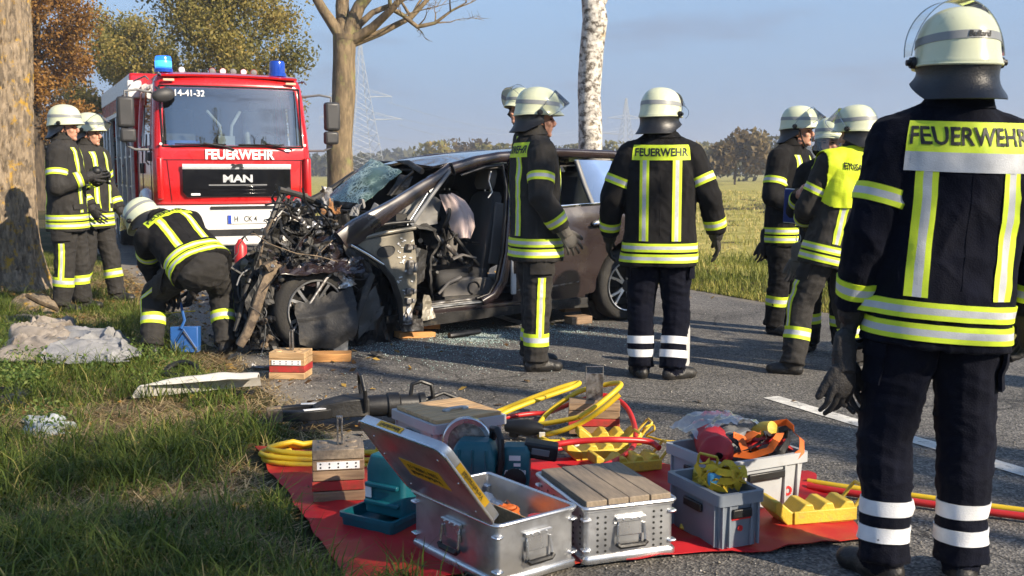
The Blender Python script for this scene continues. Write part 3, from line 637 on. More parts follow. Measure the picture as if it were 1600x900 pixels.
# woods and hedges on the horizon
rw = random.Random(4)
def bush(px, d, hgt, wid, mat, label, seed, n=900, name='far_tree', group='trees along the far edge of the field'):
    p = at_depth(px, 280, d); rg = np.random.default_rng(seed)
    t = thing(name, label, 'tree', (p.x, p.y, 0), group=group)
    MB().tube([(0,0,0),(.1,0,hgt*.4),(0,.1,hgt*.7)], [.12*hgt/6,.1*hgt/6,.04], 6).build('trunk', M_bark_d, t)
    C = [(rw.uniform(-.5,.5)*wid, rw.uniform(-.3,.3)*wid, hgt*rw.uniform(.3,.8)) for _ in range(9)]
    P, idx, rg = crown_leaves(C, n, .2, np.array([wid*rw.uniform(.22,.36) for _ in C]), seed); P[:, 2] = np.clip(P[:, 2], .1, hgt)
    Vv, Ff = leaf_quads(P, 0.0026*d+.06, rg); cl = rg.random(9)
    np_obj('crown', Vv, Ff, mat, np.repeat(np.clip(.65*cl[idx]+.35*rg.random(len(P)), 0, 1), 4), t)
bush(1148, 112, 6.0, 5.2, M_leaf_brown, 'round brown tree at the far edge of the field', 50, 2200)
bush(1104, 128, 4.6, 5, M_leaf_far, 'low dark bush left of the round brown tree', 51, 1200)
bush(1195, 150, 6.2, 9, M_leaf_far, 'dark green tree just right of the round brown tree', 52, 1600)
for k, (px, d, h, wd_, mt) in enumerate([(690,190,6.4,8,M_leaf_olive),(722,200,7.4,9,M_leaf_brown),(752,210,6.6,9,M_leaf_brown),(782,200,6.4,8,M_leaf_olive),(880,200,6.2,8,M_leaf_far),(905,190,6,8,M_leaf_far),(950,190,6.6,8,M_leaf_olive),(1085,230,7.5,9,M_leaf_olive),(1112,240,7.6,9,M_leaf_far)]):
    bush(px, d, h, wd_, mt, ['first', 'second', 'third', 'fourth', 'fifth', 'sixth', 'seventh', 'eighth', 'ninth'][k] + ' small round tree from the left in the far hedge line', 60+k, 900)
def woods(px0, px1, d, h0, h1, n, label, mat, seed):
    rg = np.random.default_rng(seed); px = rg.uniform(px0, px1, n); dd = d*rg.uniform(.96, 1.1, n)
    x = (px-800)/FPX*dd; top = np.array([h0 + (h1-h0)*(.5+.5*noise.noise(V3((q*.02, seed, 0)))) + (h1-h0)*.6*noise.noise(V3((q*.11, seed, 4))) for q in px])
    P = np.stack([x, dd, top*rg.random(n)**.6], 1); Vv, Ff = leaf_quads(P, d*.0035, rg)
    ti = np.array([.5+.5*noise.noise(V3((q*.06, z*.3, seed))) for q, z in zip(px, P[:, 2])])*.7 + rg.random(n)*.3
    tag(np_obj('distant_woods', Vv, Ff, mat, np.repeat(np.clip(ti, 0, 1), 4)), label, 'woods', kind='stuff')
woods(560, 1100, 420, 6, 11, 9000, 'distant woods along the horizon behind the wreck', M_leaf_far, 3)
woods(1060, 1620, 420, 9, 13, 9000, 'distant woods along the horizon behind the right group', M_leaf_far, 9)
woods(40, 260, 330, 6, 10, 3500, 'distant woods behind the left firefighters', M_leaf_far, 14)
woods(-200, 60, 330, 6, 10, 2000, 'distant woods off the left edge', M_leaf_far, 15)
woods(470, 580, 300, 4, 7, 2500, 'distant hedge beyond the bare tree', M_leaf_far, 16)
# pylons and wires
M_steel_far = pm('galvanised pylon steel', (0.42, 0.44, 0.46), 0.6, metal=0.0)
def pylon(px, d, h, wbase, arms, label, r, yaw):
    p = at_depth(px, 280, d); t = thing('power_pylon', label, 'pylon', (p.x, p.y, 0), yaw); mb = MB()
    hw = lambda z: wbase/2*(1-z/h)**1.15 + .22
    N = 14; zz = [h*(1-(1-i/N)**1.25) for i in range(N+1)]
    for sx in (-1, 1):
        for sy in (-1, 1): mb.tube([(sx*hw(z), sy*hw(z), z) for z in zz], r, 4)
    for i in range(N):
        a, b = hw(zz[i]), hw(zz[i+1])
        for s in (-1, 1):
            mb.tube([(-a, s*a, zz[i]), (b, s*b, zz[i+1])], r*.6, 3); mb.tube([(a, s*a, zz[i]), (-b, s*b, zz[i+1])], r*.6, 3)
            mb.tube([(s*a, -a, zz[i]), (s*b, b, zz[i+1])], r*.6, 3); mb.tube([(s*a, a, zz[i]), (s*b, -b, zz[i+1])], r*.6, 3)
    mb.build('mast', M_steel_far, t, smooth=None)
    for z, l in arms:
        k = hw(z)
        for s in (-1, 1):
            m2 = MB()
            for q in (-1, 1): m2.tube([(s*k, q*k, z), (s*l, 0, z+.25)], r*.8, 4); m2.tube([(s*k, q*k, z+1.3), (s*l, 0, z+.25)], r*.7, 4)
            m2.tube([(s*l, 0, z+.25), (s*l, 0, z-1.2)], r*.6, 4)
            m2.build('cross_arm', M_steel_far, t, smooth=None)
    return t
def wire(a, b, sag, r):
    o = MB().tube([V3(a).lerp(V3(b), i/14) - V3((0,0,sag*4*(i/14)*(1-i/14))) for i in range(15)], r, 3).build('power_line', M_steel_far, smooth=None); return o
pylon(566, 210, 26.0, 7.0, [(16.0, 6.5), (11.6, 8.5)], 'tall pale lattice pylon right behind the bare tree', .055, .5)
pylon(977, 420, 30.0, 8.0, [(22.0, 8), (16, 11)], 'small distant lattice pylon right of the birch', .12, .4)
pa, pb = at_depth(566, 280, 210), at_depth(977, 280, 420)
for k, (dx, z1, z2) in enumerate(((-5, 15, 21), (5, 15, 21), (-7, 10.6, 15), (7, 10.6, 15))):
    tag(wire((pa.x+dx, pa.y, z1), (pb.x+dx, pb.y, z2), 6, .035), 'thin power line strung between the two pylons', 'power line', 'power lines between the pylons')
# ------------------------------------------------------------------ people
M_yel = pm('fluorescent yellow tape', (0.62, 0.78, 0.03), 0.6, var=0.08, vscale=30, bump=0.15, bscale=300)
M_ref = pm('silver reflective tape', (0.50, 0.52, 0.54), 0.42, var=0.1, vscale=25, bump=0.2, bscale=260)
M_white_ref = pm('white reflective tape', (0.72, 0.73, 0.74), 0.45, var=0.08, vscale=20, bump=0.2, bscale=200)
def cloth(name, c, b=0.35): return pm(name, c, 0.85, var=0.22, vscale=5, bump=b, bscale=190, spec=0.12, sheen=0.02, col2=tuple(min(1, q*1.6+.001) for q in c), c2scale=7, c2edge=(0.5, 0.75))
M_navy = cloth('navy turnout cloth', (0.0030, 0.0038, 0.0095))
M_black = cloth('black turnout cloth', (0.013, 0.0125, 0.013))
M_anth = cloth('anthracite turnout cloth', (0.034, 0.032, 0.030))
M_boot = pm('black boot leather', (0.016, 0.015, 0.014), 0.45, var=0.3, bump=0.3, bscale=120, col2=(0.07, 0.06, 0.05), c2scale=12, c2edge=(0.58, 0.72))
M_glove = pm('black work glove', (0.022, 0.02, 0.02), 0.7, var=0.3, bump=0.5, bscale=150)
M_glove_g = pm('grey work glove', (0.12, 0.11, 0.095), 0.75, var=0.4, bump=0.5, bscale=150)
M_skin = pm('skin', (0.52, 0.27, 0.18), 0.5, var=0.12, vscale=14, col2=(0.46, 0.2, 0.14), c2scale=16, c2edge=(.5, .7))
M_shell = pm('pale luminous helmet shell', (0.64, 0.67, 0.46), 0.32, var=0.04, coat=0.3, col2=(0.52, 0.53, 0.38), c2scale=22, c2edge=(.62, .74))
M_hband = pm('grey helmet band', (0.26, 0.27, 0.27), 0.45, var=0.08)
M_leather = pm('black leather', (0.014, 0.014, 0.015), 0.42, var=0.2, bump=0.18, bscale=140)
M_blackp = pm('black plastic', (0.008, 0.008, 0.0085), 0.45, var=0.2, bump=0.1, bscale=80)
M_visor = glassmat('clear visor', (0.93, 0.95, 0.94), 0.05, 0.04, 0.9)
M_visor_edge = glassmat('visor edge', (0.6, 0.63, 0.63), 0.25, 0.1, 1.0)
M_eye = pm('dark eye', (0.03, 0.02, 0.015), 0.2)
M_hair = pm('short dark hair', (0.05, 0.035, 0.022), 0.7, bump=.5, bscale=90)
M_print = pm('black print', (0.012, 0.013, 0.012), 0.6)
M_jacketsM = dict(navy=M_navy, black=M_black, anth=M_anth)

def voxel_mesh(mb, vox, smooth=3):
    me = mb.mesh('tmp', [], None); o = bpy.data.objects.new('tmp', me); COL.objects.link(o)
    r = o.modifiers.new('r', 'REMESH'); r.mode = 'VOXEL'; r.voxel_size = vox; r.use_smooth_shade = True
    if smooth:
        s = o.modifiers.new('s', 'SMOOTH'); s.factor = 0.5; s.iterations = smooth
    dg = bpy.context.evaluated_depsgraph_get(); dg.update()
    out = bpy.data.meshes.new_from_object(o.evaluated_get(dg)); bpy.data.objects.remove(o); bpy.data.meshes.remove(me)
    return out
def displace(me, fn):
    n = len(me.vertices); co = np.empty(n*3, np.float32); me.vertices.foreach_get('co', co); co = co.reshape(-1, 3)
    no = np.empty(n*3, np.float32); me.vertices.foreach_get('normal', no); no = no.reshape(-1, 3)
    d = np.array([fn(p) for p in co], np.float32); co += no*d[:, None]; me.vertices.foreach_set('co', co.ravel()); me.update()
def folds(seed, amp, kx=4.2, kz=3.2, fx=9, fz=7):
    s = V3((seed*3.7, seed*1.3, seed*2.1))
    def f(p):
        q = V3((p[0]*kx, p[1]*kx, p[2]*kz)) + s
        w = noise.noise(q)*0.6
        r = 1 - abs(noise.noise(V3((p[0]*fx, p[1]*fx, p[2]*fz)) + s*2 + V3((w, w, -w))))*2.2
        r2 = 1 - abs(noise.noise(V3((p[0]*fx*2.1 + p[2]*6, p[1]*fx*2.1, p[2]*fz*1.7)) + s))*2.6
        return amp*(0.7*noise.noise(q) + 0.5*max(0, r) + .22*max(0, r2) - 0.25)
    return f
def hand_mb(mb, wrist, d, pn, side, curl=0.35, k=1.0, thick=1.0, thumb=0.6):
    """palm with four fingers and a thumb; d = pointing direction, pn = palm normal, side = direction of the thumb edge"""
    d = d.normalized(); pn = (pn - d*pn.dot(d)).normalized(); s = d.cross(pn)
    if s.dot(side) < 0: s = -s
    M3 = Matrix((s, pn, d)).transposed(); w = V3(wrist)
    mb.ell(w + d*.05*k, (.046*k, .021*k*thick, .062*k), M3); mb.cyl(w - d*.045*k, w + d*.03*k, .034*k, .036*k)
    for i, (o, L_) in enumerate(((.037, .92), (.0125, 1.05), (-.0125, 1.0), (-.036, .80))):
        p = w + d*(.088-.005*abs(i-1.3))*k + s*o*k; dd = (d + s*o*3.4).normalized(); a = curl*(.7+.12*i); r = .0098*k*thick
        mb.tube([p - dd*.03*k, p], r*1.05, 8)
        for j, l in enumerate((.042, .028, .022)):
            ax = dd.cross(pn).normalized(); dd = (Matrix.Rotation(-a, 3, ax) @ dd) if (Matrix.Rotation(-a, 3, ax) @ dd).dot(pn) > (Matrix.Rotation(a, 3, ax) @ dd).dot(pn) else (Matrix.Rotation(a, 3, ax) @ dd)
            q = p + dd*l*L_*k; mb.tube([p, q], [r, r*.9], 8); mb.ell(q, (r*.92,)*3, None, 8, 6); p = q; r *= .92
    p = w + d*.022*k + s*.034*k; dd = (d*.75 + s*.8*thumb + pn*.25).normalized()
    for l, r in ((.042, .0145), (.032, .013), (.024, .0115)):
        q = p + dd*l*k; mb.tube([p, q], [r*k*thick, r*.93*k*thick], 8); mb.ell(q, (r*.95*k*thick,)*3, None, 8, 6); p = q; dd = (dd + d*.25 + pn*.15).normalized()
    return w + d*.05*k
def hang_gloves(loc, yaw, label, mat=None, k=1.0, clip=True):
    """a pair of gloves clipped to a jacket, fingers down"""
    t = thing('work_gloves', label, 'gloves', loc, yaw)
    for s in (-1, 1):
        mb = MB(); hand_mb(mb, (s*.018, s*.02, -.11), V3((s*.12, s*.1, -1)), V3((0, -s, .1)), V3((s, 0, 0)), .42, 1.12*k, 1.12, .35)
        mb.loft([[V3((s*.018+math.cos(a)*rx, s*.02+math.sin(a)*ry, z)) for a in [q*math.pi/6 for q in range(12)]] for z, rx, ry in ((-.14, .04, .03), (-.07, .046, .03), (-.02, .04, .022), (.0, .015, .01))])
        me = voxel_mesh(mb, .0045, 1); displace(me, folds(s+3, .003, 12, 12, 24, 24)); me.materials.append(mat or M_glove)
        o = bpy.data.objects.new('glove', me); COL.objects.link(o); o.parent = t
    if clip: MB().tube([(math.cos(a)*.018, 0, .028+math.sin(a)*.03) for a in [q*math.pi/8 for q in range(17)]], .003, 6).build('carabiner', M_ref, t)
    return t

def helmet_shell_pts(th, z):
    prof = [(0, 1.0), (.006, 1.012), (.018, .985), (.04, .96), (.065, .95), (.095, .925), (.122, .865), (.148, .755), (.168, .60), (.182, .39), (.188, .16), (.189, 0.0)]
    for (a, ra), (b, rb) in zip(prof, prof[1:]):
        if a <= z <= b: k = ra+(rb-ra)*(z-a)/(b-a); break
    else: k = 0
    rim = max(0, 1-z/.05); fr = max(0, math.sin(th))
    y = .158*math.sin(th)*k*(1+.14*rim*fr**2) - .004; x = .134*math.cos(th)*k
    return V3((x, y, z + rim*(.012*fr**2 - .016*max(0, -math.sin(th))**1.5)))
def helmet(t, M, visor='up', guard=True, mark=None, number=None):
    """helmet in head space: +Y forward, rim near z = 0"""
    n = 36; zs = [0, .006, .012, .018, .03, .045, .065, .095, .115, .135, .15, .162, .172, .18, .186, .1885]
    root = MB(); rings = [[M @ (helmet_shell_pts(2*math.pi*j/n, 0)*.965 + V3((0,0,.002))) for j in range(n)]]
    rings = [[M @ (helmet_shell_pts(2*math.pi*j/n, .03)*.93) for j in range(n)]] + rings
    rings += [[M @ helmet_shell_pts(2*math.pi*j/n, z) for j in range(n)] for z in zs]
    sh = root.loft(rings, True).build('helmet', M_shell, t, smooth=55)
    b = MB(); b.loft([[M @ (V3((p.x*k, (p.y+.004)*k-.004, p.z))) for p in [helmet_shell_pts(2*math.pi*j/n, z) for j in range(n)]] for z, k in ((.064, 1.0), (.0645, 1.016), (.0905, 1.016), (.0915, 1.0))], False); b.build('reflective_band', M_hband, sh, smooth=50)
    b = MB(); b.tube([M @ (helmet_shell_pts(2*math.pi*j/n, .0)*1.004) for j in range(n+1)], .0045, 6); b.build('rim_trim', M_blackp if guard == 2 else M_shell, sh)
    for s in (-1, 1):
        c = M @ V3((s*.148, .0, .012)); ax = (M.to_3x3() @ V3((s, 0, 0))).normalized()
        MB().cyl(c-ax*.012, c+ax*.004, .02, .018, 12).cyl(c+ax*.004, c+ax*.016, .011, .01, 10).build('visor_pivot', M_blackp, sh)
    if guard:
        def ng(u, v):
            th = -math.pi/2 + (u-.5)*2*R(104); p = helmet_shell_pts(th, .004); d = V3((p.x, p.y, 0)).normalized(); e = abs(u-.5)*2
            drop = .125*(1-.5*max(0, e-.6)/.4)
            return M @ (p*.955 + d*(.028*v*v*(1-e*.5) - .012*math.sin(v*3.1)) + V3((0, 0, -drop*v + .004)))
        MB().grid(ng, 26, 8, 0, .0045).build('neck_guard', M_leather, sh, smooth=60)
    if visor:
        ph, rho = dict(up=(96, .206), half=(52, .20), down=(4, .176), high=(72, .206))[visor]; rx = Matrix.Rotation(R(ph), 3, 'X')
        def vis(u, v):
            a = (u-.5)*2*R(84); hh = -.115+.125*v; q = V3((.152*math.sin(a), rho*math.cos(a), hh*(1-.45*(abs(u-.5)*2)**3)))
            return M @ (rx @ q + V3((0, -.004, .012)))
        vo = MB().grid(vis, 24, 6, 0).build('visor', M_visor, sh, smooth=80)
        MB().tube([vis(u/24, 0) for u in range(25)], .0022, 5).build('visor_edge', M_visor_edge, vo); MB().tube([vis(u/24, 1) for u in range(25)], .0022, 5).build('visor_edge', M_visor_edge, vo)
    if mark:
        me = text_mesh(mark[0], mark[1], .0006, shear=.2, sx=1.1, bold=.0006); me.materials.append(M_print)
        for v in me.vertices:
            th = mark[2] + (v.co.x/.14)*(1 if mark[2] < 0 else 1); z = mark[3]+v.co.y; p = helmet_shell_pts(th, z); d = V3((p.x, p.y, 0)).normalized(); v.co = M @ (p + d*(.0040+v.co.z))
        o = bpy.data.objects.new('lettering', me); COL.objects.link(o); o.parent = sh
    return sh

DEF = dict(pelvis=(0, 0, .96), chest=(0, 0, 1.24), neck=(0, -.02, 1.60), head=(0, .02, 1.70), look=(0, 0), lean=0,
           arm_l=((-.285, -.01, 1.19), (-.305, .06, .93)), arm_r=((.285, -.01, 1.19), (.305, .06, .93)),
           leg_l=((-.125, .02, .50), (-.135, -.02, .085)), leg_r=((.125, .02, .50), (.135, -.02, .085)), foot_l=(-.25, 1), foot_r=(.25, 1))
def person(label, loc, facing, pose=None, scale=1.0, jacket='anth', trousers=None, legband='yellow', leg_strip=False, back='FEUERWEHR', front=True, visor='half', face=False, vest=None,
           guard=True, vox=.0085, seed=1, hands=('glove', 'glove'), curl=(.35, .35), silver_under=False, hip_turn=0.0, sh_turn=0.0, group='firefighters at the crash', hair=False, number=None, mark=None, fat=1.0, hem=.20, sx=.105, seat=False, pw=.375, legk=.5):
    P = dict(DEF); P.update(pose or {}); q = {k: (V3(v) if len(v) == 3 else v) for k, v in P.items() if isinstance(v, tuple) and k not in ('look', 'arm_l', 'arm_r', 'leg_l', 'leg_r', 'foot_l', 'foot_r')}
    t = thing('person', label, 'person', loc, facing - math.pi/2, group); t.scale = (scale,)*3
    Mj = M_jacketsM[jacket]; Mt = M_jacketsM[trousers or jacket]
    pel, ch, ne, hd = q['pelvis'], q['chest'], q['neck'], q['head']
    X0 = rotm(0, 0, hip_turn) @ V3((1, 0, 0)); X1 = rotm(0, 0, sh_turn) @ V3((1, 0, 0))
    T0 = (ch-pel).normalized(); T1 = (ne-ch).normalized()
    X1 = (X1 - T1*X1.dot(T1)).normalized(); X0 = (X0 - T0*X0.dot(T0)).normalized()
    # jacket torso rings along the spine
    hemp = pel - T0*hem
    C = [hemp, pel - T0*.07, pel.lerp(ch, .45), ch.lerp(ne, .12), ch.lerp(ne, .62), ne - T1*.035, ne + T1*.012, ne + T1*.065]
    RX = [.240, .231, .218, .222, .208, .128, .086, .083]; RY = [.172, .163, .152, .158, .142, .108, .086, .082]
    XS = [X0, X0, X0.lerp(X1, .4).normalized(), X0.lerp(X1, .75).normalized(), X1, X1, X1, X1]; TS = [T0, T0, T0.lerp(T1, .3).normalized(), T0.lerp(T1, .8).normalized(), T1, T1, T1, T1]
    RX = [r*fat for r in RX]; RY = [r*fat for r in RY]
    def ring(c, x, tt, rx, ry, n=28):
        f = tt.cross(x); out = []
        for j in range(n):
            a = 2*math.pi*j/n; ca, sa = math.cos(a), math.sin(a); e = .82
            out.append(c + x*rx*math.copysign(abs(ca)**e, ca) + f*ry*math.copysign(abs(sa)**e, sa))
        return out
    jm = MB(); jm.loft([ring(c, x, tt, rx, ry) for c, x, tt, rx, ry in zip(C, XS, TS, RX, RY)], True)
    arms = {}
    for sd, key in ((-1, 'arm_l'), (1, 'arm_r')):
        el, wr = [V3(p) for p in P[key]]; sh = ne - T1*.122 + X1*sd*.188*fat; arms[key] = (sh, el, wr)
        jm.ell(sh, (.094,)*3, None, 14, 10); jm.tube([sh - X1*sd*.12 + T1*.052, sh], [.085, .094], 14)
        jm.tube([sh, sh.lerp(el, .5), el], [.097, .089, .079], 14); jm.ell(el, (.080,)*3, None, 14, 10)
        wr2 = el + (wr-el)*(1 - .01/(wr-el).length); jm.tube([el, el.lerp(wr2, .5), wr2], [.079, .074, .066], 14)
    jme = voxel_mesh(jm, vox, 4); displace(jme, folds(seed, .0165)); jme.materials.append(Mj)
    if silver_under:
        pass
    jo = bpy.data.objects.new('jacket', jme); COL.objects.link(jo); jo.parent = t
    bm = bmesh.new(); bm.from_mesh(jme); bvh = BVHTree.FromBMesh(bm); bm.free()
    # body: one continuous surface of legs, trunk, neck and head
    fwd0 = T0.cross(X0); hm = MB(); tags = []
    for c, r, k in ((pel, .15, 0), (ch, .15, 0)): tags.append((c, r, k))
    hm.loft([ring(c, x, tt, rx, ry, 18) for c, x, tt, rx, ry in ((pel-T0*.09, X0, T0, .13, .10), (pel, X0, T0, .165, .12), (pel.lerp(ch, .5), X0, T0, .15, .11), (ch.lerp(ne, .3), X1, T1, .16, .11), (ne-T1*.06, X1, T1, .13, .09), (ne, X1, T1, .062, .062))], True)
    if seat: hm.ell(pel - T0*.13, (.205, .165, .14), Matrix((X0, fwd0, T0)).transposed(), 18, 12); tags.append((pel - T0*.15, .17, 0))
    legs = {}
    for sd, key, fk in ((-1, 'leg_l', 'foot_l'), (1, 'leg_r', 'foot_r')):
        kn, an = [V3(p) for p in P[key]]; hip = pel + X0*sd*.095 - T0*.06; legs[key] = (hip, kn, an)
        low = an + (kn-an).normalized()*(-.005)
        hm.ell(hip, (.115,)*3, None, 14, 9); hm.tube([hip, hip.lerp(kn, .55), kn], [.118, .105, .093], 14); hm.ell(kn, (.093,)*3, None, 14, 9)
        hm.tube([kn, kn.lerp(low, .5), kn.lerp(low, .9), low], [.093, .086, .085, .088], 14)
        fd = V3((P[fk][0], P[fk][1], 0)).normalized(); ft = V3(P.get(fk+'_p', (an.x, an.y, 0))); lift = max(0, an.z-.085)
        Mf = Matrix((V3((fd.y, -fd.x, 0)), fd, V3((0, 0, 1)))).transposed(); b0 = V3((an.x, an.y, lift))
        hm.cyl(an + V3((0, 0, .06)), b0 + V3((0, 0, .03)), .060, .056)
        hm.ell(b0 + fd*.055 + V3((0, 0, .04)), (.050, .135, .050), Mf); hm.ell(b0 + fd*.13 + V3((0, 0, .036)), (.049, .062, .043), Mf); hm.ell(b0 - fd*.025 + V3((0, 0, .04)), (.046, .055, .05), Mf)
        tags += [(hip.lerp(kn, k), .1, 0) for k in (0, .3, .6, .9)] + [(kn.lerp(an, k), .088, 0) for k in (.1, .4, .7, .93)]
        tags += [(b0 + fd*k + V3((0, 0, .035)), .048, 1) for k in (-.04, .02, .08, .14)]
    for key, sd in (('arm_l', -1), ('arm_r', 1)):
        sh, el, wr = arms[key]; hm.tube([sh - X1*sd*.08, sh], .06, 10); hm.ell(sh, (.062,)*3, None, 10, 7); hm.tube([sh, el], [.055, .045], 10); hm.ell(el, (.046,)*3, None, 10, 7); hm.tube([el, wr], [.045, .034], 10)
        tags += [(el, .05, 0), (wr, .03, 2)]
    # head
    yaw, pit = P['look']; HM = Matrix.Translation(hd) @ (Matrix.Rotation(yaw, 4, 'Z') @ Matrix.Rotation(pit, 4, 'X') @ Matrix.Rotation(P['lean'], 4, 'Y'))
    H3 = HM.to_3x3()
    def he(c, r): hm.ell(HM @ V3(c), r, H3, 16, 11)
    he((0, -.012, .03), (.075, .094, .088)); he((0, .028, -.042), (.057, .062, .074)); he((0, .072, -.096), (.024, .02, .02)); he((0, .078, .030), (.048, .017, .012))
    for s in (-1, 1): he((s*.034, .062, -.022), (.024, .024, .026)); he((s*.079, -.008, -.008), (.009, .019, .031)); he((s*.05, .0, -.075), (.016, .04, .03))
    hm.tube([HM @ V3((0, .090, .018)), HM @ V3((0, .104, -.008)), HM @ V3((0, .113, -.028))], [.009, .012, .016], 8); he((0, .104, -.034), (.019, .014, .010))
    he((0, .086, -.056), (.023, .011, .006)); he((0, .085, -.067), (.021, .011, .007))
    hm.tube([HM @ V3((0, -.02, -.03)), ne + T1*.02, ne - T1*.08], [.058, .062, .075], 14)
    tags += [(HM @ V3((0, 0, 0)), .11, 2), (HM @ V3((0, -.02, -.09)), .06, 2), (ne, .06, 2)]
    bme = voxel_mesh(hm, min(vox, .007) if face else vox, 2)
    n = len(bme.vertices); co = np.empty(n*3, np.float32); bme.vertices.foreach_get('co', co); co = co.reshape(-1, 3)
    # trouser folds, flat soles
    fl = folds(seed+9, .016, 5, 7, 7, 14); no = np.empty(n*3, np.float32); bme.vertices.foreach_get('normal', no); no = no.reshape(-1, 3)
    TP = np.array([tuple(c) for c, r, k in tags]); TR = np.array([r for c, r, k in tags]); TK = np.array([k for c, r, k in tags])
    D = np.linalg.norm(co[:, None] - TP[None], axis=2) - TR[None]; kind = TK[D.argmin(1)]
    for i in np.nonzero(kind == 0)[0]: co[i] += no[i]*(fl(co[i]) if co[i][2] < ch.z else 0)
    co[:, 2] = np.maximum(co[:, 2], 0.0); bme.vertices.foreach_set('co', co.ravel()); bme.update()
    for m in (Mt, M_boot, M_skin): bme.materials.append(m)
    pc = np.empty(len(bme.polygons)*3, np.float32); bme.polygons.foreach_get('center', pc); pc = pc.reshape(-1, 3)
    D = np.linalg.norm(pc[:, None] - TP[None], axis=2) - TR[None]; bme.polygons.foreach_set('material_index', TK[D.argmin(1)].astype(np.int32))
    bo = bpy.data.objects.new('body', bme); COL.objects.link(bo); bo.parent = t
    bm = bmesh.new(); bm.from_mesh(bme); bvb = BVHTree.FromBMesh(bm); bm.free()
    if face:
        for s in (-1, 1):
            MB().ell(HM @ V3((s*.032, .0815, .007)), (.013, .009, .0055), H3, 8, 6).build('eye', M_eye, bo); MB().ell(HM @ V3((s*.033, .090, .026)), (.021, .006, .0045), H3, 8, 6).build('eyebrow', M_hair, bo)
        MB().ell(HM @ V3((0, .0935, -.0615)), (.019, .005, .0018), H3, 8, 6).build('mouth', pm('lip', (.25, .09, .07), .6), bo)
    for s in (-1, 1): MB().tube([HM @ V3((s*.08, .02, .02)), HM @ V3((s*.068, .035, -.06)), HM @ V3((s*.02, .05, -.118)), HM @ V3((0, .052, -.122))], .006, 6).build('chin_strap', M_blackp, bo)
    # hands
    for (key, sd), hk, cu in zip((('arm_l', -1), ('arm_r', 1)), hands, curl):
        if not hk: continue
        sh, el, wr = arms[key]; d = (wr-el).normalized(); d = (d + V3(P.get('hd_'+key[-1], (0, 0, 0)))).normalized(); pn = V3(P.get('pn_'+key[-1], tuple(-X1*sd)))
        m = MB(); hand_mb(m, wr + d*.015, d, pn, V3(P.get('th_'+key[-1], tuple(fwd0))), cu, 1.0 if hk == 'hand' else 1.1, .85 if hk == 'hand' else 1.08)
        if hk != 'hand': m.tube([wr - d*.04, wr + d*.02, wr + d*.045], [.05, .048, .038], 12)
        hme = voxel_mesh(m, .0045, 1); hme.materials.append({'hand': M_skin, 'glove': M_glove, 'grey': M_glove_g}[hk]); o = bpy.data.objects.new('hand' if hk == 'hand' else 'glove', hme); COL.objects.link(o); o.parent = bo if hk == 'hand' else t
    # helmet
    helmet(t, HM @ Matrix.Translation((0, -.006, .036)) @ Matrix.Rotation(R(-4), 4, 'X'), visor, guard, mark)
    # ---- tape: rings cast outwards from the limb axis on to the cloth
    def ringband(tree, a, b, tt, wid, name, mats=(M_yel, M_ref), lim=.14, xr=None, parent=jo, off=.0045, solid=False, n=30):
        ax = (b-a).normalized(); c = a + (b-a)*tt; u, v = ring_frame(ax) if xr is None else (xr, ax.cross(xr))
        rows = [-.5, -.2, .2, .5] if not solid else [-.5, 0, .5]; P_ = []
        for w_ in rows:
            o = c + ax*wid*w_; rg_ = []
            for j in range(n):
                an = 2*math.pi*j/n; d = u*math.cos(an)+v*math.sin(an); h, nn, ii, dist = tree.ray_cast(o, d, lim)
                rg_.append(dist if h is not None else None)
            good = [x for x in rg_ if x is not None]; dflt = float(np.median(good)) if good else lim*.7
            rg_ = [x if x is not None else dflt for x in rg_]; rg_ = [(rg_[j-1]+2*rg_[j]+rg_[(j+1) % n])/4 for j in range(n)]
            P_.append([o + (u*math.cos(2*math.pi*j/n)+v*math.sin(2*math.pi*j/n))*(rg_[j]+off) for j in range(n)])
        m = MB(); inn = [[p - (p-(c+ax*wid*rows[k])).normalized()*.009 for p in P_[k]] for k in (0, len(rows)-1)]
        m.loft([inn[0]]+P_+[inn[1]], False); nb = len(rows)+1
        m.m = sum([[0 if solid or k in (0, 1, nb-2, nb-1) else 1]*n for k in range(nb)], [])
        return m.build(name, [mats[0], mats[-1]], parent, smooth=60)
    hemx = X0
    ringband(bvh, hemp, ch, .055/((ch-hemp).length)*1.0, .055, 'hem_band', lim=.33, xr=hemx, n=44, off=.0075)
    ringband(bvh, hemp, ch, .125/((ch-hemp).length), .055, 'hem_band', lim=.33, xr=hemx, n=44, off=.0075)
    for key in ('arm_l', 'arm_r'):
        sh, el, wr = arms[key]
        ringband(bvh, sh, el, .60, .058, 'sleeve_band', lim=.125); ringband(bvh, el, wr, .70, .060, 'sleeve_band', lim=.105)
    for key in ('leg_l', 'leg_r'):
        hip, kn, an = legs[key]
        if legband == 'silver':
            for k in (.575, .79): ringband(bvb, kn, an, k, .05, 'leg_band', (M_white_ref,), .13, None, bo, .0045, True)
        else: ringband(bvb, kn, an, legk, .085, 'leg_band', (M_yel, M_ref), .13, None, bo)
    # strips up the jacket
    spine = [hemp] + C[2:6]; sl_ = [0]
    for a, b in zip(spine, spine[1:]): sl_.append(sl_[-1]+(b-a).length)
    SX = [XS[0]] + XS[2:6]; ST = [TS[0]] + TS[2:6]
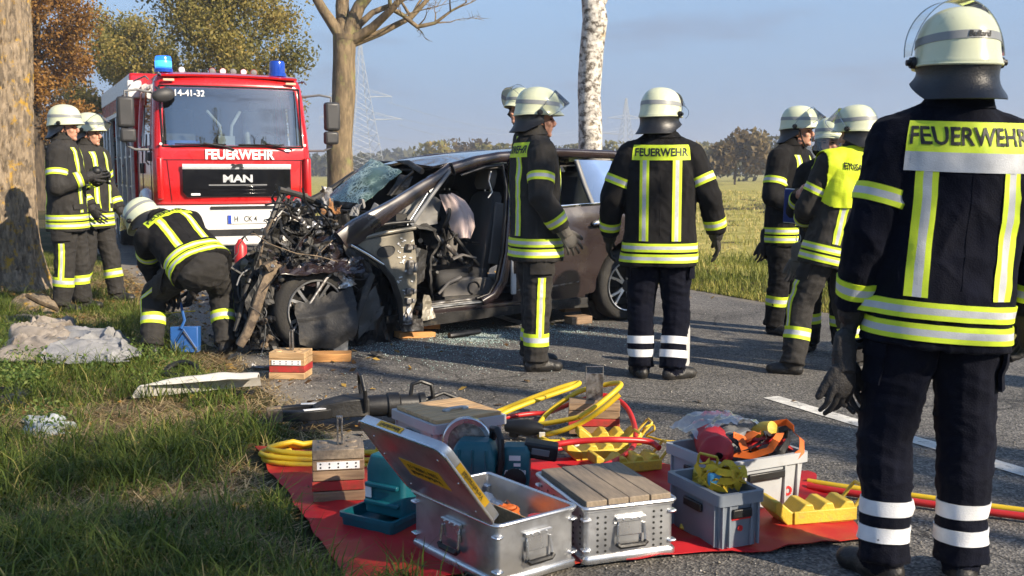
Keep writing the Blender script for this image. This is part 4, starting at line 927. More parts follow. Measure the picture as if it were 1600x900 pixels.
    def surf(x, d, side, off=.004):
        d = min(max(d, 0), sl_[-1]-1e-4)
        for i in range(len(sl_)-1):
            if d <= sl_[i+1]: break
        k = (d-sl_[i])/(sl_[i+1]-sl_[i]); c = spine[i].lerp(spine[i+1], k); xa = SX[i].lerp(SX[i+1], k).normalized(); ta = ST[i].lerp(ST[i+1], k).normalized(); f = ta.cross(xa)*side
        xin = min(abs(x), .14*fat)*(1 if x > 0 else -1)
        o = c + xa*xin; dr = (f + xa*(x-xin)/.10).normalized() if abs(x) > .14*fat else f
        h, nn, ii, dist = bvh.ray_cast(o, dr, .30)
        return (h if h is not None else o + dr*.15) + dr*off
    def strip(x, d0, d1, side, wid=.06, name='reflective_strip', mats=(M_yel, M_ref), cols=(-.5, -.2, .2, .5), mm=(0, 1, 0), n=16, off=.0045):
        m = MB(); G_ = [[surf(x+wid*w_, d0+(d1-d0)*i/n, side, off) for w_ in cols] for i in range(n+1)]; w2 = len(cols)
        m.add([p for r_ in G_ for p in r_], [(i*w2+j, i*w2+j+1, (i+1)*w2+j+1, (i+1)*w2+j) for i in range(n) for j in range(w2-1)], list(mm)*n)
        return m.build(name, list(mats), jo, smooth=60)
    tot = sl_[-1]; d_hi = tot - .022
    if front:
        for s in (-1, 1): strip(s*.095, .17, d_hi-.02, 1)
    if back and not vest:
        for s in (-1, 1): strip(s*sx, .17, d_hi-.085-(.062 if silver_under else 0), -1)
        ncol = 20; cols = [-.5+i/ncol for i in range(ncol+1)]
        strip(0, d_hi-.085, d_hi+.012, -1, pw, 'name_panel', (M_yel,), cols, (0,)*ncol, 5, .005)
        if silver_under: strip(0, d_hi-.147, d_hi-.085, -1, pw, 'reflective_strip', (M_ref,), cols, (0,)*ncol, 3, .006)
        me = text_mesh(back, (.079 if silver_under else .070), .0004, sx=.86, bold=.0016); bm = bmesh.new(); bm.from_mesh(me)
        for _ in range(3):
            ed = [e for e in bm.edges if e.calc_length() > .018]
            if ed: bmesh.ops.subdivide_edges(bm, edges=ed, cuts=1)
        bmesh.ops.triangulate(bm, faces=bm.faces); bm.to_mesh(me); bm.free()
        for v in me.vertices: v.co = surf(v.co.x, d_hi-.0365+v.co.y, -1, .0078+v.co.z)
        me.materials.append(M_print); o = bpy.data.objects.new('lettering', me); COL.objects.link(o); o.parent = jo
    if vest:
        for s in (-1, 1): strip(s*.105, .17, tot*.56, -1)
        bm = bmesh.new(); bm.from_mesh(jme); bm.normal_update(); kill = []
        zlo = (hemp-ne).length*.46
        for f in bm.faces:
            c = f.calc_center_median(); r_ = c-ne; along = -r_.dot(T1); lat = abs(r_.dot(X1)); hang = .42 + .05*noise.noise(c*5) - max(0, lat-.1)*.25
            if along > hang or along < -.02 or lat > .255 - max(0, along-.1)*.12: kill.append(f)
        bmesh.ops.delete(bm, geom=kill, context='FACES')
        for v in bm.verts: v.co += v.normal*(.012+.006*noise.noise(v.co*9))
        for _ in range(4): bmesh.ops.smooth_vert(bm, verts=bm.verts, factor=.4, use_axis_x=True, use_axis_y=True, use_axis_z=True)
        me = bpy.data.meshes.new('vest'); bm.to_mesh(me); bv2 = BVHTree.FromBMesh(bm); bm.free(); me.materials.append(pm('yellow vest cloth', (.66, .80, .02), .75, var=.08, bump=.2, bscale=120)); vo = bpy.data.objects.new('vest', me); COL.objects.link(vo); vo.parent = t
        sm = vo.modifiers.new('s', 'SOLIDIFY'); sm.thickness = .004; sm.offset = 1
        me = text_mesh(vest, .062, .0004, sx=.74, bold=.0012); bm = bmesh.new(); bm.from_mesh(me)
        for _ in range(2):
            ed = [e for e in bm.edges if e.calc_length() > .018]
            if ed: bmesh.ops.subdivide_edges(bm, edges=ed, cuts=1)
        bmesh.ops.triangulate(bm, faces=bm.faces); bm.to_mesh(me); bm.free()
        for v in me.vertices: v.co = surf(v.co.x, d_hi-.075+v.co.y, -1, .026)
        me.materials.append(M_print); o = bpy.data.objects.new('lettering', me); COL.objects.link(o); o.parent = vo
    if leg_strip:
        for key, sd in (('leg_l', -1), ('leg_r', 1)):
            hip, kn, an = legs[key]; m = MB(); G_ = []
            for i in range(15):
                k = .62+.38*i/14; c = hip.lerp(kn, k); out = (X0*sd + V3((0, .25*sd*0, 0))).normalized(); row = []
                for w_ in (-.5, -.2, .2, .5):
                    o_ = c + fwd0*.055*w_; h, nn, ii, dd = bvb.ray_cast(o_, out, .2); row.append((h if h is not None else o_ + out*.1) + out*.005)
                G_.append(row)
            for i in range(1, 8):
                k = (legk-.05)*i/7; c = kn.lerp(an, k); row = []
                for w_ in (-.5, -.2, .2, .5):
                    o_ = c + fwd0*.055*w_; h, nn, ii, dd = bvb.ray_cast(o_, out, .2); row.append((h if h is not None else o_ + out*.09) + out*.005)
                G_.append(row)
            m.add([p for r_ in G_ for p in r_], [(i*4+j, i*4+j+1, (i+1)*4+j+1, (i+1)*4+j) for i in range(len(G_)-1) for j in range(3)], [0, 1, 0]*(len(G_)-1)); m.build('leg_strip', [M_yel, M_ref], bo, smooth=60)
    # cargo pockets on the thighs, back seam, sleeve pocket
    for key, sd in (('leg_l', -1), ('leg_r', 1)):
        hip, kn, an = legs[key]
        def pk(u, v, lo, hi, off):
            c = hip.lerp(kn, lo+(hi-lo)*v); a = (u-.5)*1.5; o_d = (X0*sd*math.cos(a) + fwd0*math.sin(a)).normalized(); h, nn, ii, dd = bvb.ray_cast(c, o_d, .22); return (h if h is not None else c + o_d*.1) + o_d*off
        po = MB().grid(lambda u, v: pk(u, v, .24, .56, .011), 8, 8, 0, .012).build('cargo_pocket', Mt, bo, smooth=50); MB().grid(lambda u, v: pk(u*1.06-.03, v, .22, .34, .017), 8, 3, 0, .008).build('pocket_flap', Mt, po, smooth=50)
    sm_ = MB().tube([surf(.0, .2+(tot*.5)*i/24, -1, .0005) for i in range(25)], .0018, 5).build('back_seam', Mj, jo)
    # collar and pocket flaps
    ringband(bvh, ne + T1*.0, ne + T1*.07, .48, .065, 'collar', (Mj,), .14, X1, jo, .010, True)
    for s in (-1, 1):
        m = MB(); m.grid(lambda u, v: surf(s*(.085+.10*u), .20+.05*v, 1, .008), 5, 3, 0, .006); m.build('pocket_flap', Mj, jo)
    return t
def Pz(px, py): p = G(px, py); return (p.x, p.y, max(0, ground_z(p.x, p.y))) if 'ground_z' in globals() else (p.x, p.y, 0)
def height_scale(px_feet, py_feet, py_top, extra=0.0):
    """figure scale so that the helmet top (1.92 m at scale 1) meets the given image row"""
    p = G(px_feet, py_feet); d = ray(px_feet, py_top); z = CAM_H + d.z*(p.y/d.y); return z/1.922
F_ = lambda dx, dy: math.atan2(dy, dx)
# foreground, seen from behind at the right edge
person('firefighter in navy gear seen from behind at the right edge, black gloves', Pz(1440, 903), F_(.02, 1), dict(pelvis=(.02, 0, .97), chest=(.04, 0, 1.25), neck=(.05, -.02, 1.605), head=(.045, .02, 1.705), arm_l=((-.235, -.03, 1.20), (-.255, .05, .93)), arm_r=((.335, -.03, 1.2), (.34, .04, .92)), look=(.0, 0), leg_l=((-.135, .02, .50), (-.14, -.02, .085)), leg_r=((.12, -.01, .50), (.12, -.03, .085)), foot_l=(-.7, 1), foot_r=(.2, 1)),
       scale=height_scale(1440, 903, 15), jacket='navy', legband='silver', visor='up', silver_under=True, vox=.0065, seed=2, mark=('Bullard', .026, -math.pi/2+.1, .078), hands=('glove', 'glove'), curl=(1.0, .5), fat=1.03, hem=.15, sx=.135, pw=.40)
# centre, seen from behind
person('firefighter standing beside the car rear, seen from behind with white ankle bands', Pz(1027, 590), F_(.12, 1), dict(look=(-.55, 0), arm_l=((-.31, -.02, 1.2), (-.33, .1, .95)), arm_r=((.32, -.03, 1.22), (.37, .06, .97)), leg_l=((-.115, .02, .5), (-.11, -.02, .085)), leg_r=((.12, .02, .5), (.10, -.06, .085)), foot_l=(-.3, 1), foot_r=(.9, .6)),
       scale=height_scale(1027, 590, 137), jacket='black', trousers='navy', legband='silver', visor='half', seed=3, fat=1.06)
# profile, beside the door opening
person('firefighter in profile facing right, standing at the open car door', Pz(836, 576), F_(.96, .26), dict(look=(-.18, 0), arm_r=((.27, -.05, 1.20), (.27, .11, .97)), arm_l=((-.27, 0, 1.2), (-.26, .14, .96)), leg_l=((-.11, .03, .5), (-.12, .02, .085)), leg_r=((.11, -.02, .5), (.115, -.03, .085)), foot_l=(-.15, 1), foot_r=(.1, 1)),
       scale=height_scale(836, 576, 136), jacket='anth', leg_strip=True, legk=.66, visor='half', seed=4, face=True, vox=.008, hands=('glove', 'grey'))
# mostly hidden behind the previous one, beyond the car
pp = at_depth(830, 200, 11.9)
person('firefighter beyond the car, only helmet and cheek seen over a shoulder', (pp.x-.02, pp.y, 0), F_(-.92, -.25), dict(look=(.5, .1), head=(0, .09, 1.69)), scale=(1.4+(268-138)/FPX*11.9)/1.922, jacket='anth', visor='high', seed=5, face=True)
# left pair
person('front firefighter of the left pair, facing right with a radio at the chest', Pz(113, 489), F_(.96, .10), dict(look=(-.12, .06), arm_r=((.27, .0, 1.17), (.16, .24, 1.26)), arm_l=((-.27, .0, 1.17), (-.12, .27, 1.25)), leg_l=((-.11, .05, .5), (-.12, .06, .085)), leg_r=((.11, -.01, .5), (.12, -.05, .085)), foot_l=(-.1, 1), foot_r=(.25, 1)),
       scale=height_scale(113, 489, 166), jacket='anth', visor=None, seed=6, face=True, leg_strip=True, curl=(.7, .7))
person('rear firefighter of the left pair, visor raised, half hidden', Pz(150, 474), F_(.85, -.25), dict(look=(.1, .05), arm_r=((.28, .03, 1.19), (.27, .2, .98)), arm_l=((-.28, -.03, 1.2), (-.28, .12, .94)), leg_l=((-.12, .1, .5), (-.13, .16, .085)), leg_r=((.12, .0, .5), (.12, -.12, .085))),
       scale=height_scale(150, 474, 178), jacket='anth', visor='half', seed=7, face=True)
# bending over the blue box
bl = Pz(296, 553)
person('firefighter bending over a blue box in front of the wreck', bl, F_(-.35, .94), dict(pelvis=(.05, -.16, .74), chest=(-.06, .04, .90), neck=(-.17, .21, 1.01), head=(-.27, .33, .98), look=(.7, -.7), arm_l=((-.27, .36, .68), (-.16, .40, .46)), arm_r=((.18, .38, .68), (.08, .45, .46)), leg_l=((-.24, .12, .46), (-.27, -.02, .085)), leg_r=((.25, .08, .46), (.26, -.10, .085)), foot_l=(-.4, 1), foot_r=(.5, 1), hd_l=(0, 0, -.3), hd_r=(0, 0, -.3)),
       scale=1.0, jacket='black', trousers='anth', visor='half', seed=8, curl=(.6, .6), leg_strip=True, seat=True, hem=.13)
# right group
person('firefighter at the left of the right group, dark gear, arms folded', Pz(1224, 520), F_(.72, -.69), dict(look=(.25, .05), neck=(0, .03, 1.6), head=(0, .10, 1.70), arm_r=((.28, .02, 1.17), (.12, .24, 1.06)), arm_l=((-.29, 0, 1.17), (-.2, .2, .98))), scale=height_scale(1224, 520, 166), jacket='black', visor='half', seed=10, face=True, curl=(.7, .6), hands=('grey', 'grey'))
person('middle firefighter of the right group, face half hidden, holding a blue folder', Pz(1288, 552), F_(-.45, -.7), dict(look=(.1, .12), arm_r=((.27, .02, 1.17), (.16, .26, 1.30)), arm_l=((-.28, 0, 1.2), (-.27, .1, .95))), scale=height_scale(1292, 556, 182), jacket='black', visor='down', seed=11, face=True, hands=('glove', 'hand'), curl=(.4, .5))
person('firefighter in a yellow command vest, seen from behind in the right group', Pz(1290, 583), F_(-.28, .96), dict(look=(.55, 0), pelvis=(.06, .0, .96), chest=(.12, -.02, 1.24), neck=(.17, -.02, 1.60), head=(.18, .01, 1.70), arm_l=((-.16, .06, 1.20), (-.05, .26, 1.1)), arm_r=((.42, .0, 1.19), (.33, .22, 1.08)), leg_l=((-.17, .08, .5), (-.26, .02, .085)), leg_r=((.16, .03, .5), (.22, -.06, .085)), foot_l=(-.8, .6), foot_r=(.3, 1)), scale=height_scale(1290, 583, 163), jacket='anth', visor='half', seed=12, vest='EINSATZLEITER', leg_strip=True)
# ------------------------------------------------------------------ fire engine
M_red = pm('fire engine red paint', (0.50, 0.009, 0.010), 0.28, var=0.06, vscale=2, coat=0.8, spec=0.5, col2=(0.42, 0.03, 0.025), c2scale=3, c2edge=(.6, .8))
M_wht = pm('white paint', (0.72, 0.71, 0.68), 0.4, var=0.06, coat=0.4, col2=(0.42, 0.39, 0.34), c2scale=4, c2edge=(.56, .85))
M_alu = pm('brushed aluminium', (0.56, 0.57, 0.58), 0.36, metal=0.85, var=0.12, vscale=9, bump=0.06, bscale=60, col2=(.42, .42, .42), c2scale=12, c2edge=(.5, .75))
M_chrome = pm('chrome', (0.8, 0.8, 0.8), 0.12, metal=1.0, var=0.03)
M_tyre = pm('tyre rubber', (0.022, 0.021, 0.02), 0.85, var=0.25, bump=0.5, bscale=60, col2=(0.06, 0.055, 0.045), c2scale=5, c2edge=(.5, .8))
M_glass_t = glassmat('truck windscreen glass', (0.72, 0.80, 0.80), 0.17, 0.02, 1.2)
M_grey = pm('grey plastic', (0.16, 0.165, 0.17), 0.55, var=0.1)
M_mirror = pm('mirror housing', (0.035, 0.035, 0.037), 0.5, var=0.1)
M_blue_on = pm('lit blue beacon', (0.02, 0.10, 0.6), 0.2, var=0.0, emit=((0.02, 0.22, 1.0), 0.9))
M_blue = pm('blue beacon lens', (0.01, 0.06, 0.42), 0.18, var=0.05, coat=.5)
M_lens = pm('lamp lens', (0.7, 0.7, 0.72), 0.15, var=.05)
M_letw = pm('white vinyl', (0.85, 0.85, 0.84), 0.5, var=0.02)
M_inner = pm('dark cab interior', (0.045, 0.05, 0.055), 0.8)
M_inner2 = pm('light cab trim', (0.25, 0.27, 0.28), 0.8)
M_cabblue = pm('blue jacket cloth', (0.03, 0.10, 0.42), 0.8)
TRK_P = at_depth(373, 413, 15.9); TRK_A = R(25.6)
T = thing('fire_engine', 'red and white fire engine with blue beacons parked on the road', 'fire engine', (TRK_P.x, TRK_P.y, 0), TRK_A)
def cab_ring(z, w, yo, yb, r=.13, bul=.07):
    fx = [-1+2*i/12 for i in range(13)]; pts = []
    hw = w/2-r
    for k in fx: pts.append(V3((k*hw, yo + bul*k*k, z)))
    for a in (20, 45, 70): pts.append(V3((hw + r*math.sin(R(a)), yo+bul + r*(1-math.cos(R(a))), z)))
    for k in range(9): pts.append(V3((w/2, yo+bul+r + (yb-yo-bul-r)*k/8, z)))
    for k in range(1, 5): pts.append(V3((w/2 - w*k/5, yb, z)))
    for k in range(8, -1, -1): pts.append(V3((-w/2, yo+bul+r + (yb-yo-bul-r)*k/8, z)))
    for a in (70, 45, 20): pts.append(V3((-hw - r*math.sin(R(a)), yo+bul + r*(1-math.cos(R(a))), z)))
    return pts
CZ = [(.92, 2.30, .02), (.97, 2.33, .0), (1.2, 2.34, 0), (1.45, 2.34, 0), (1.70, 2.33, .0), (1.79, 2.32, .015), (2.0, 2.30, .05), (2.2, 2.27, .085), (2.42, 2.24, .12), (2.63, 2.20, .16), (2.70, 2.18, .18), (2.78, 2.13, .215), (2.84, 2.02, .29), (2.87, 1.85, .40)]
mb = MB(); rings = [cab_ring(z, w, yo, 2.05) for z, w, yo in CZ]; mb.loft(rings, True); n = len(rings[0])
keep_f, keep_m = [], []
for f in mb.f:
    c = sum((V3(mb.v[i]) for i in f), V3())/len(f)
    front = len(f) == 4 and 1.79 < c.z < 2.63 and c.y < .35 and abs(c.x) < .955
    side = len(f) == 4 and 1.79 < c.z < 2.63 and abs(c.x) > 1.05 and (.5 < c.y < 1.3 or 1.45 < c.y < 1.9)
    if not (front or side): keep_f.append(f)
mb.f = keep_f; mb.m = [0]*len(keep_f)
cabo = mb.build('cab', M_red, T, smooth=40); sm = cabo.modifiers.new('s', 'SOLIDIFY'); sm.thickness = .03; sm.offset = -1
def front_y(x, z, w=2.3):
    for (a, wa, ya), (b, wb, yb_) in zip(CZ, CZ[1:]):
        if a <= z <= b: k = (z-a)/(b-a); yo = ya+(yb_-ya)*k; ww = wa+(wb-wa)*k; return yo + .07*min(1, abs(x)/(ww/2-.13))**2
    return 0
ws = MB().grid(lambda u, v: V3((-1.02+2.04*u, front_y(-1.02+2.04*u, 1.775+.875*v)-.004 + (.03*max(0, abs(u-.5)*2-.94)/.06), 1.775+.875*v)), 24, 8).build('windscreen', M_glass_t, T, smooth=80)
b = MB()
for z in (1.77, 2.655): b.tube([(x, front_y(x, z)-.006, z) for x in [-1.03+2.06*i/20 for i in range(21)]], .013, 6)
for s in (-1, 1): b.tube([(s*1.03, front_y(1.03, z)-.006+.004, z) for z in [1.77+.885*i/8 for i in range(9)]], .013, 6)
b.build('windscreen_seal', M_blackp, ws)
for s in (-1, 1):
    for y0, y1 in ((.46, 1.30), (1.42, 1.94)):
        MB().grid(lambda u, v: V3((s*(1.147-.033*v*1.6-.0), y0+(y1-y0)*u, 1.77+.88*v)), 3, 3).build('side_window', M_glass_t, T)
# interior
b = MB(); b.box((0, 1.9, 1.9), (2.1, .05, 1.6), mat=0).box((0, .35, 1.68), (2.1, .5, .10), mat=0).box((0, 1.1, 1.0), (2.15, 1.8, .1)).box((0, 1.1, 2.70), (1.95, 1.3, .03), mat=1); b.build('interior', [M_inner, M_inner2], T)
for x in (-.62, .62):
    st = MB().box((x, 1.0, 1.55), (.5, .5, .25)).box((x, 1.25, 2.0), (.48, .14, .75), rotm(R(-8), 0, 0)).box((x, 1.3, 2.42), (.26, .1, .18)).build('seat', M_inner2 if x > 0 else M_inner, T, bevel=.05)
MB().tube([(.62+.21*math.cos(a), .62+.09*math.sin(a), 1.83+.17*math.sin(a)) for a in [i*math.pi/10 for i in range(21)]], .016, 6).cyl((.62, .62, 1.83), (.62, .5, 1.6), .03).build('steering_wheel', M_blackp, T)
MB().box((-.72, .32, 1.80), (.5, .25, .12)).build('folded_jacket', M_cabblue, T, bevel=.03)
b = MB(); b.tube([(-.1, .5, 1.75), (-.12, .55, 2.1), (-.3, .6, 2.32)], .025, 8).tube([(.02, .5, 1.75), (.06, .55, 2.1), (.2, .6, 2.32)], .025, 8).box((-.04, .5, 1.85), (.25, .1, .18)); b.build('radio_console', M_inner2, T)
text_obj('unit_number', '14-41-32', .13, M_letw, Matrix.Translation((-.62, front_y(-.6, 2.52)-.012, 2.545)) @ Matrix.Rotation(R(90-9), 4, 'X'), ws, bold=.002, sx=.95)
# front details
M_gloss = pm('gloss black panel', (0.006, 0.006, 0.007), 0.15, var=.05, coat=.6)
gr = MB().prism([(-.72, 1.02), (.76, 1.02), (.82, 1.10), (.82, 1.44), (-.78, 1.44), (-.78, 1.10)], .02, frame((0, -.002, 0), (1, 0, 0), (0, 0, 1), (0, -1, 0))).build('grille', M_gloss, T, bevel=.01)
MB().grid(lambda u, v: V3((-.78+1.6*u, -.03-.01*math.sin(v*3.14), 1.435+.075*v)), 16, 4, 0, .02).build('chrome_strip', M_ref, gr)
for z in (1.07, 1.12, 1.17): MB().box((0.02, -.028, z), (.82, .016, .022)).build('grille_slat', M_gloss, gr, bevel=.004)
MB().box((0.02, -.027, 1.20), (.86, .014, .02)).build('grille_slat', M_grey, gr)
text_obj('maker_letters', 'MAN', .15, M_ref, Matrix.Translation((.02, -.024, 1.29)) @ Matrix.Rotation(R(90), 4, 'X'), gr, sx=1.35, bold=.006, extrude=.006)
lion = [(-.09, -.02), (-.03, -.02), (-.02, .0), (.03, .0), (.04, -.025), (.09, -.025), (.07, 0), (.075, .025), (.05, .045), (.02, .04), (-.04, .03), (-.08, .045), (-.1, .03), (-.07, .015)]
MB().prism(lion, .008, frame((.02, -.052, 1.475), (1, 0, 0), (0, 0, 1), (0, -1, 0))).build('emblem', M_blackp, gr)
MB().box((-.60, -.022, 1.065), (.13, .012, .03)).build('marker_strip', M_letw, gr)
fl = text_obj('lettering', 'FEUERWEHR', .195, M_letw, Matrix.Translation((.06, -.004, 1.645)) @ Matrix.Rotation(R(90), 4, 'X'), T, sx=.92, bold=.007, extrude=.003)
for p, q in (((-.98, 1.56), (-.93, .95)), ((1.0, 1.56), (.97, .95)), ((-1.08, 1.57), (1.08, 1.57))):          # shut lines of the front flap
    MB().tube([(p[0]+(q[0]-p[0])*k/12, front_y(p[0]+(q[0]-p[0])*k/12, p[1]+(q[1]-p[1])*k/12)-.001, p[1]+(q[1]-p[1])*k/12) for k in range(13)], .006, 4).build('shut_line', M_blackp, cabo)
for s in (-1, 1):
    MB().box((s*1.09, .03, 1.3), (.10, .10, .62), rotm(0, 0, R(s*25))).build('corner_deflector', M_red, T, bevel=.03)
    MB().cyl((s*1.06, .045, 1.80), (s*1.06, .03, 1.80), .02).build('washer_cap', M_letw, cabo)
    MB().box((s*.9, .19, 2.735), (.16, .03, .035)).build('marker_lamp', pm('marker lens', (.75, .45, .3), .3), T, bevel=.006)
    # wipers
for x0, x1 in ((-.62, -.02), (.3, .85)):
    MB().tube([(x1, -.02, 1.72), (x1-.1, -.03, 1.76), (x0+.15, -.03, 1.815)], .014, 6).tube([(x0-.25, -.012, 1.80), (x1-.12, -.02, 1.80)], .011, 6).build('wiper', M_blackp, T)
# roof
rf = MB().grid(lambda u, v: V3((-1.0+2.0*u, .20+.35*v, 2.835+.055*math.sin(v*1.57)-.02*(2*u-1)**2)), 12, 5, 0, .03).build('sun_visor', M_red, T, smooth=60)
def beacon(x, lit):
    o = MB().lathe([(.135, 0), (.135, .05), (.118, .055)], 20, Matrix.Translation((x, .45, 2.86))).build('beacon', M_blue, T)
    MB().lathe([(.118, .055), (.12, .10), (.118, .20), (.105, .235), (.0, .245)], 20, Matrix.Translation((x, .45, 2.86)), caps=False).build('beacon_lens', M_blue_on if lit else M_blue, o)
    if lit: MB().lathe([(.119, .075), (.1215, .08), (.1215, .16), (.119, .165)], 20, Matrix.Translation((x, .45, 2.86))).build('flash_tube', pm('beacon flash', (.05, .3, .9), .3, emit=((.05, .36, 1.0), 1.1)), o)
beacon(-.93, True); beacon(.76, False)
for k, x in enumerate((-.6, -.14, .02, .18, .34, .5)):
    o = MB().lathe([(.02, -.05), (.045, -.03), (.052, .03)], 12, Matrix.Translation((x, .95, 2.95)) @ Matrix.Rotation(R(90), 4, 'X')).build('roof_lamp', M_red if k % 3 else M_grey, T)
    MB().lathe([(.048, .03), (.044, .04), (0, .045)], 12, Matrix.Translation((x, .95, 2.95)) @ Matrix.Rotation(R(90), 4, 'X'), caps=False).build('lens', M_grey if k % 2 else M_lens, o)
    MB().cyl((x, .95, 2.85), (x, .95, 2.94), .015).build('lamp_bracket', M_grey, o)
# bumper
bp = MB(); bp.loft([[V3((x, y, z)) for x, y in [(-1.22, .35), (-1.2, .05), (-1.1, -.05), (-.6, -.09), (.6, -.09), (1.1, -.05), (1.2, .05), (1.22, .35)]] for z in (.30, .36, .86, .905)], True); bpo = bp.build('bumper', M_wht, T, bevel=.025)
MB().box((.15, -.098, .87), (1.1, .05, .035)).build('bumper_slot', M_blackp, bpo)
MB().box((.05, -.096, .50), (1.5, .05, .085)).build('bumper_slot', M_blackp, bpo)
for s in (-1, 1):
    MB().box((s*.92, -.085, .62), (.30, .05, .18), rotm(0, 0, R(s*6))).build('headlight', M_lens, bpo, bevel=.02); MB().cyl((s*.95, -.07, .42), (s*.95, -.10, .42), .06).build('fog_lamp', M_lens, bpo)
pl = MB().box((.15, -.102, .69), (.62, .012, .135)).build('licence_plate', pm('plate white', (.75, .75, .72), .4, var=.02), T, bevel=.004)
MB().box((-.135, -.1095, .69), (.048, .004, .125)).build('country_strip', pm('plate blue', (.01, .05, .4), .4), pl)
text_obj('plate_letters', 'H   CK 4', .115, M_print, Matrix.Translation((.10, -.1095, .69)) @ Matrix.Rotation(R(90), 4, 'X'), pl, sx=.8, bold=.002)
for q in (.0, .018): MB().ell((-.02, -.11, .715-q*2.2), (.011, .003, .011)).build('plate_seal', M_grey, pl)
MB().tube([(.36, -.112, .66), (.41, -.112, .655), (.45, -.112, .67), (.41, -.112, .685), (.38, -.112, .68)], .006, 5).build('tow_cable', M_blackp, T)
# mirrors
def mirror(s):
    x = s*1.52
    o = MB().box((x, .12, 2.25), (.24, .16, .44)).build('mirror', M_mirror, T, bevel=.045, seg=3)
    MB().box((x-s*.02, .11, 1.92), (.22, .15, .20)).build('mirror_lower', M_mirror, o, bevel=.04, seg=3)
    MB().tube([(s*1.10, .35, 2.55), (s*1.35, .2, 2.58), (x, .16, 2.55), (x, .16, 2.45)], .018, 8).build('mirror_arm', M_grey, o); MB().tube([(s*1.14, .3, 1.72), (s*1.4, .2, 1.72), (x, .16, 1.78), (x, .16, 1.85)], .018, 8).build('mirror_arm', M_grey, o); MB().cyl((x, .16, 2.05), (x, .16, 1.98), .03).build('mirror_joint', M_grey, o)
mirror(-1); mirror(1)
MB().ell((-1.0, .02, 2.50), (.17, .07, .10), rotm(0, R(-12), R(8))).build('front_mirror', M_mirror, T); MB().tube([(-1.08, .2, 2.62), (-1.06, .06, 2.58)], .02, 6).build('front_mirror_arm', M_mirror, T)
# doors on both sides
for s in (-1, 1):
    for y in (.34, 1.38, 2.0): MB().box((s*1.172, y, 1.45), (.012, .014, 1.0)).build('shut_line', M_blackp, cabo)
    for y in (1.22, 1.5): MB().box((s*1.185, y, 1.45), (.03, .05, .16)).build('door_handle', M_blackp, T, bevel=.008)
    MB().tube([(s*1.2, .5, 1.95), (s*1.22, .5, 1.55), (s*1.18, .5, 1.5)], .014, 6).build('grab_rail', M_grey, T)
    MB().box((s*1.17, .36, 1.62), (.10, .12, .13)).build('side_lamp_box', M_mirror, T, bevel=.02)
    # wheel arch and step
    arch = [(1.32+.62*math.cos(a), .52+.62*math.sin(a)) for a in [math.pi*(i/14) for i in range(15)]] + [(1.32-.50*math.cos(a), .52+.50*math.sin(a)) for a in [math.pi*(i/14) for i in range(15)]]
    ar = MB(); rr = []
    for i in range(15):
        a = math.pi*i/14; ca, sa = math.cos(a), math.sin(a)
        rr.append([V3((s*xx, 1.10+r*ca, .50+r*sa*.98)) for xx, r in ((.80, .66), (1.19, .66), (1.235, .62), (1.235, .54), (.8, .54))])
    ar.loft(rr, True).build('wheel_arch', M_wht, T, smooth=50)
    MB().box((s*1.12, .40, .62), (.20, .30, .55)).build('step', M_wht, T, bevel=.03)
    MB().box((s*1.14, 1.95, .55), (.14, .5, .3)).build('step', M_grey, T, bevel=.03)
def truck_wheel(s, y):
    M = Matrix.Translation((s*1.05, y, .47)) @ Matrix.Rotation(R(90*s), 4, 'Y')
    o = MB().lathe([(.28, -.13), (.43, -.14), (.465, -.10), (.47, 0), (.465, .10), (.43, .14), (.28, .13), (.28, -.13)], 36, M, caps=False).build('wheel', M_tyre, T)
    MB().lathe([(.285, .10), (.27, .135), (.2, .06), (.13, .05), (.12, .14), (.0, .15)], 24, M, caps=False).build('rim', M_grey, o)
for s in (-1, 1): truck_wheel(s, 1.10); truck_wheel(s, 5.4)
MB().box((0, 4.0, .60), (.9, 7.4, .25)).build('chassis', M_blackp, T)
# body with open equipment lockers
MB().box((0, 4.9, 2.72), (2.46, 5.3, .55)).build('body_roof', M_red, T, bevel=.04)
MB().box((0, 4.9, 1.5), (1.2, 5.25, 2.0)).build('body_core', M_grey, T)
MB().box((0, 7.48, 1.6), (2.46, .12, 2.1)).build('body_rear', M_red, T); MB().box((0, 2.30, 1.6), (2.40, .08, 2.1)).build('body_front', M_red, T)
for s in (-1, 1):
    MB().box((s*1.236, 4.9, 2.83), (.012, 5.2, .26)).build('roof_trim', M_alu, T)
    MB().box((s*1.20, 4.9, 2.42), (.10, 5.2, .07)).build('locker_rail', M_alu, T); MB().box((s*1.18, 4.9, .62), (.18, 5.2, .16)).build('locker_sill', M_alu, T, bevel=.01)
    for y in (2.42, 3.15, 3.95, 4.75, 6.05, 6.75, 7.35): MB().box((s*1.2, y, 1.5), (.08, .06, 1.8)).build('locker_post', M_alu, T, bevel=.008)
    for y0 in (2.45, 3.2, 4.0, 6.1, 6.8):
        for z in (1.15, 1.65, 2.05): MB().box((s*.95, y0+.33, z), (.5, .62, .03)).build('locker_shelf', M_alu, T)
        MB().box((s*.98, y0+.3, 1.85), (.35, .4, .28)).build('locker_case', [M_red, M_grey, M_inner, M_alu, M_red][int(y0*2) % 5], T, bevel=.03); MB().box((s*.98, y0+.3, .90), (.35, .45, .35)).build('locker_case', [M_grey, M_alu, M_red, M_inner, M_grey][int(y0*3) % 5], T, bevel=.03)
    MB().tube([(s*1.02+.0*a, 2.8+.17*math.cos(a*2), 1.38+.17*math.sin(a*2)) for a in [i*.35 for i in range(40)]], .035, 8).build('hose_coil', M_red, T)
    MB().tube([(s*1.17, .3, 2.74), (s*1.19, .5, 2.80), (s*1.19, 2.0, 2.84)], .012, 6).build('roof_rail', M_grey, T)
MB().box((-1.17, 2.16, 2.72), (.22, .16, .28)).build('corner_box', M_wht, T, bevel=.02)
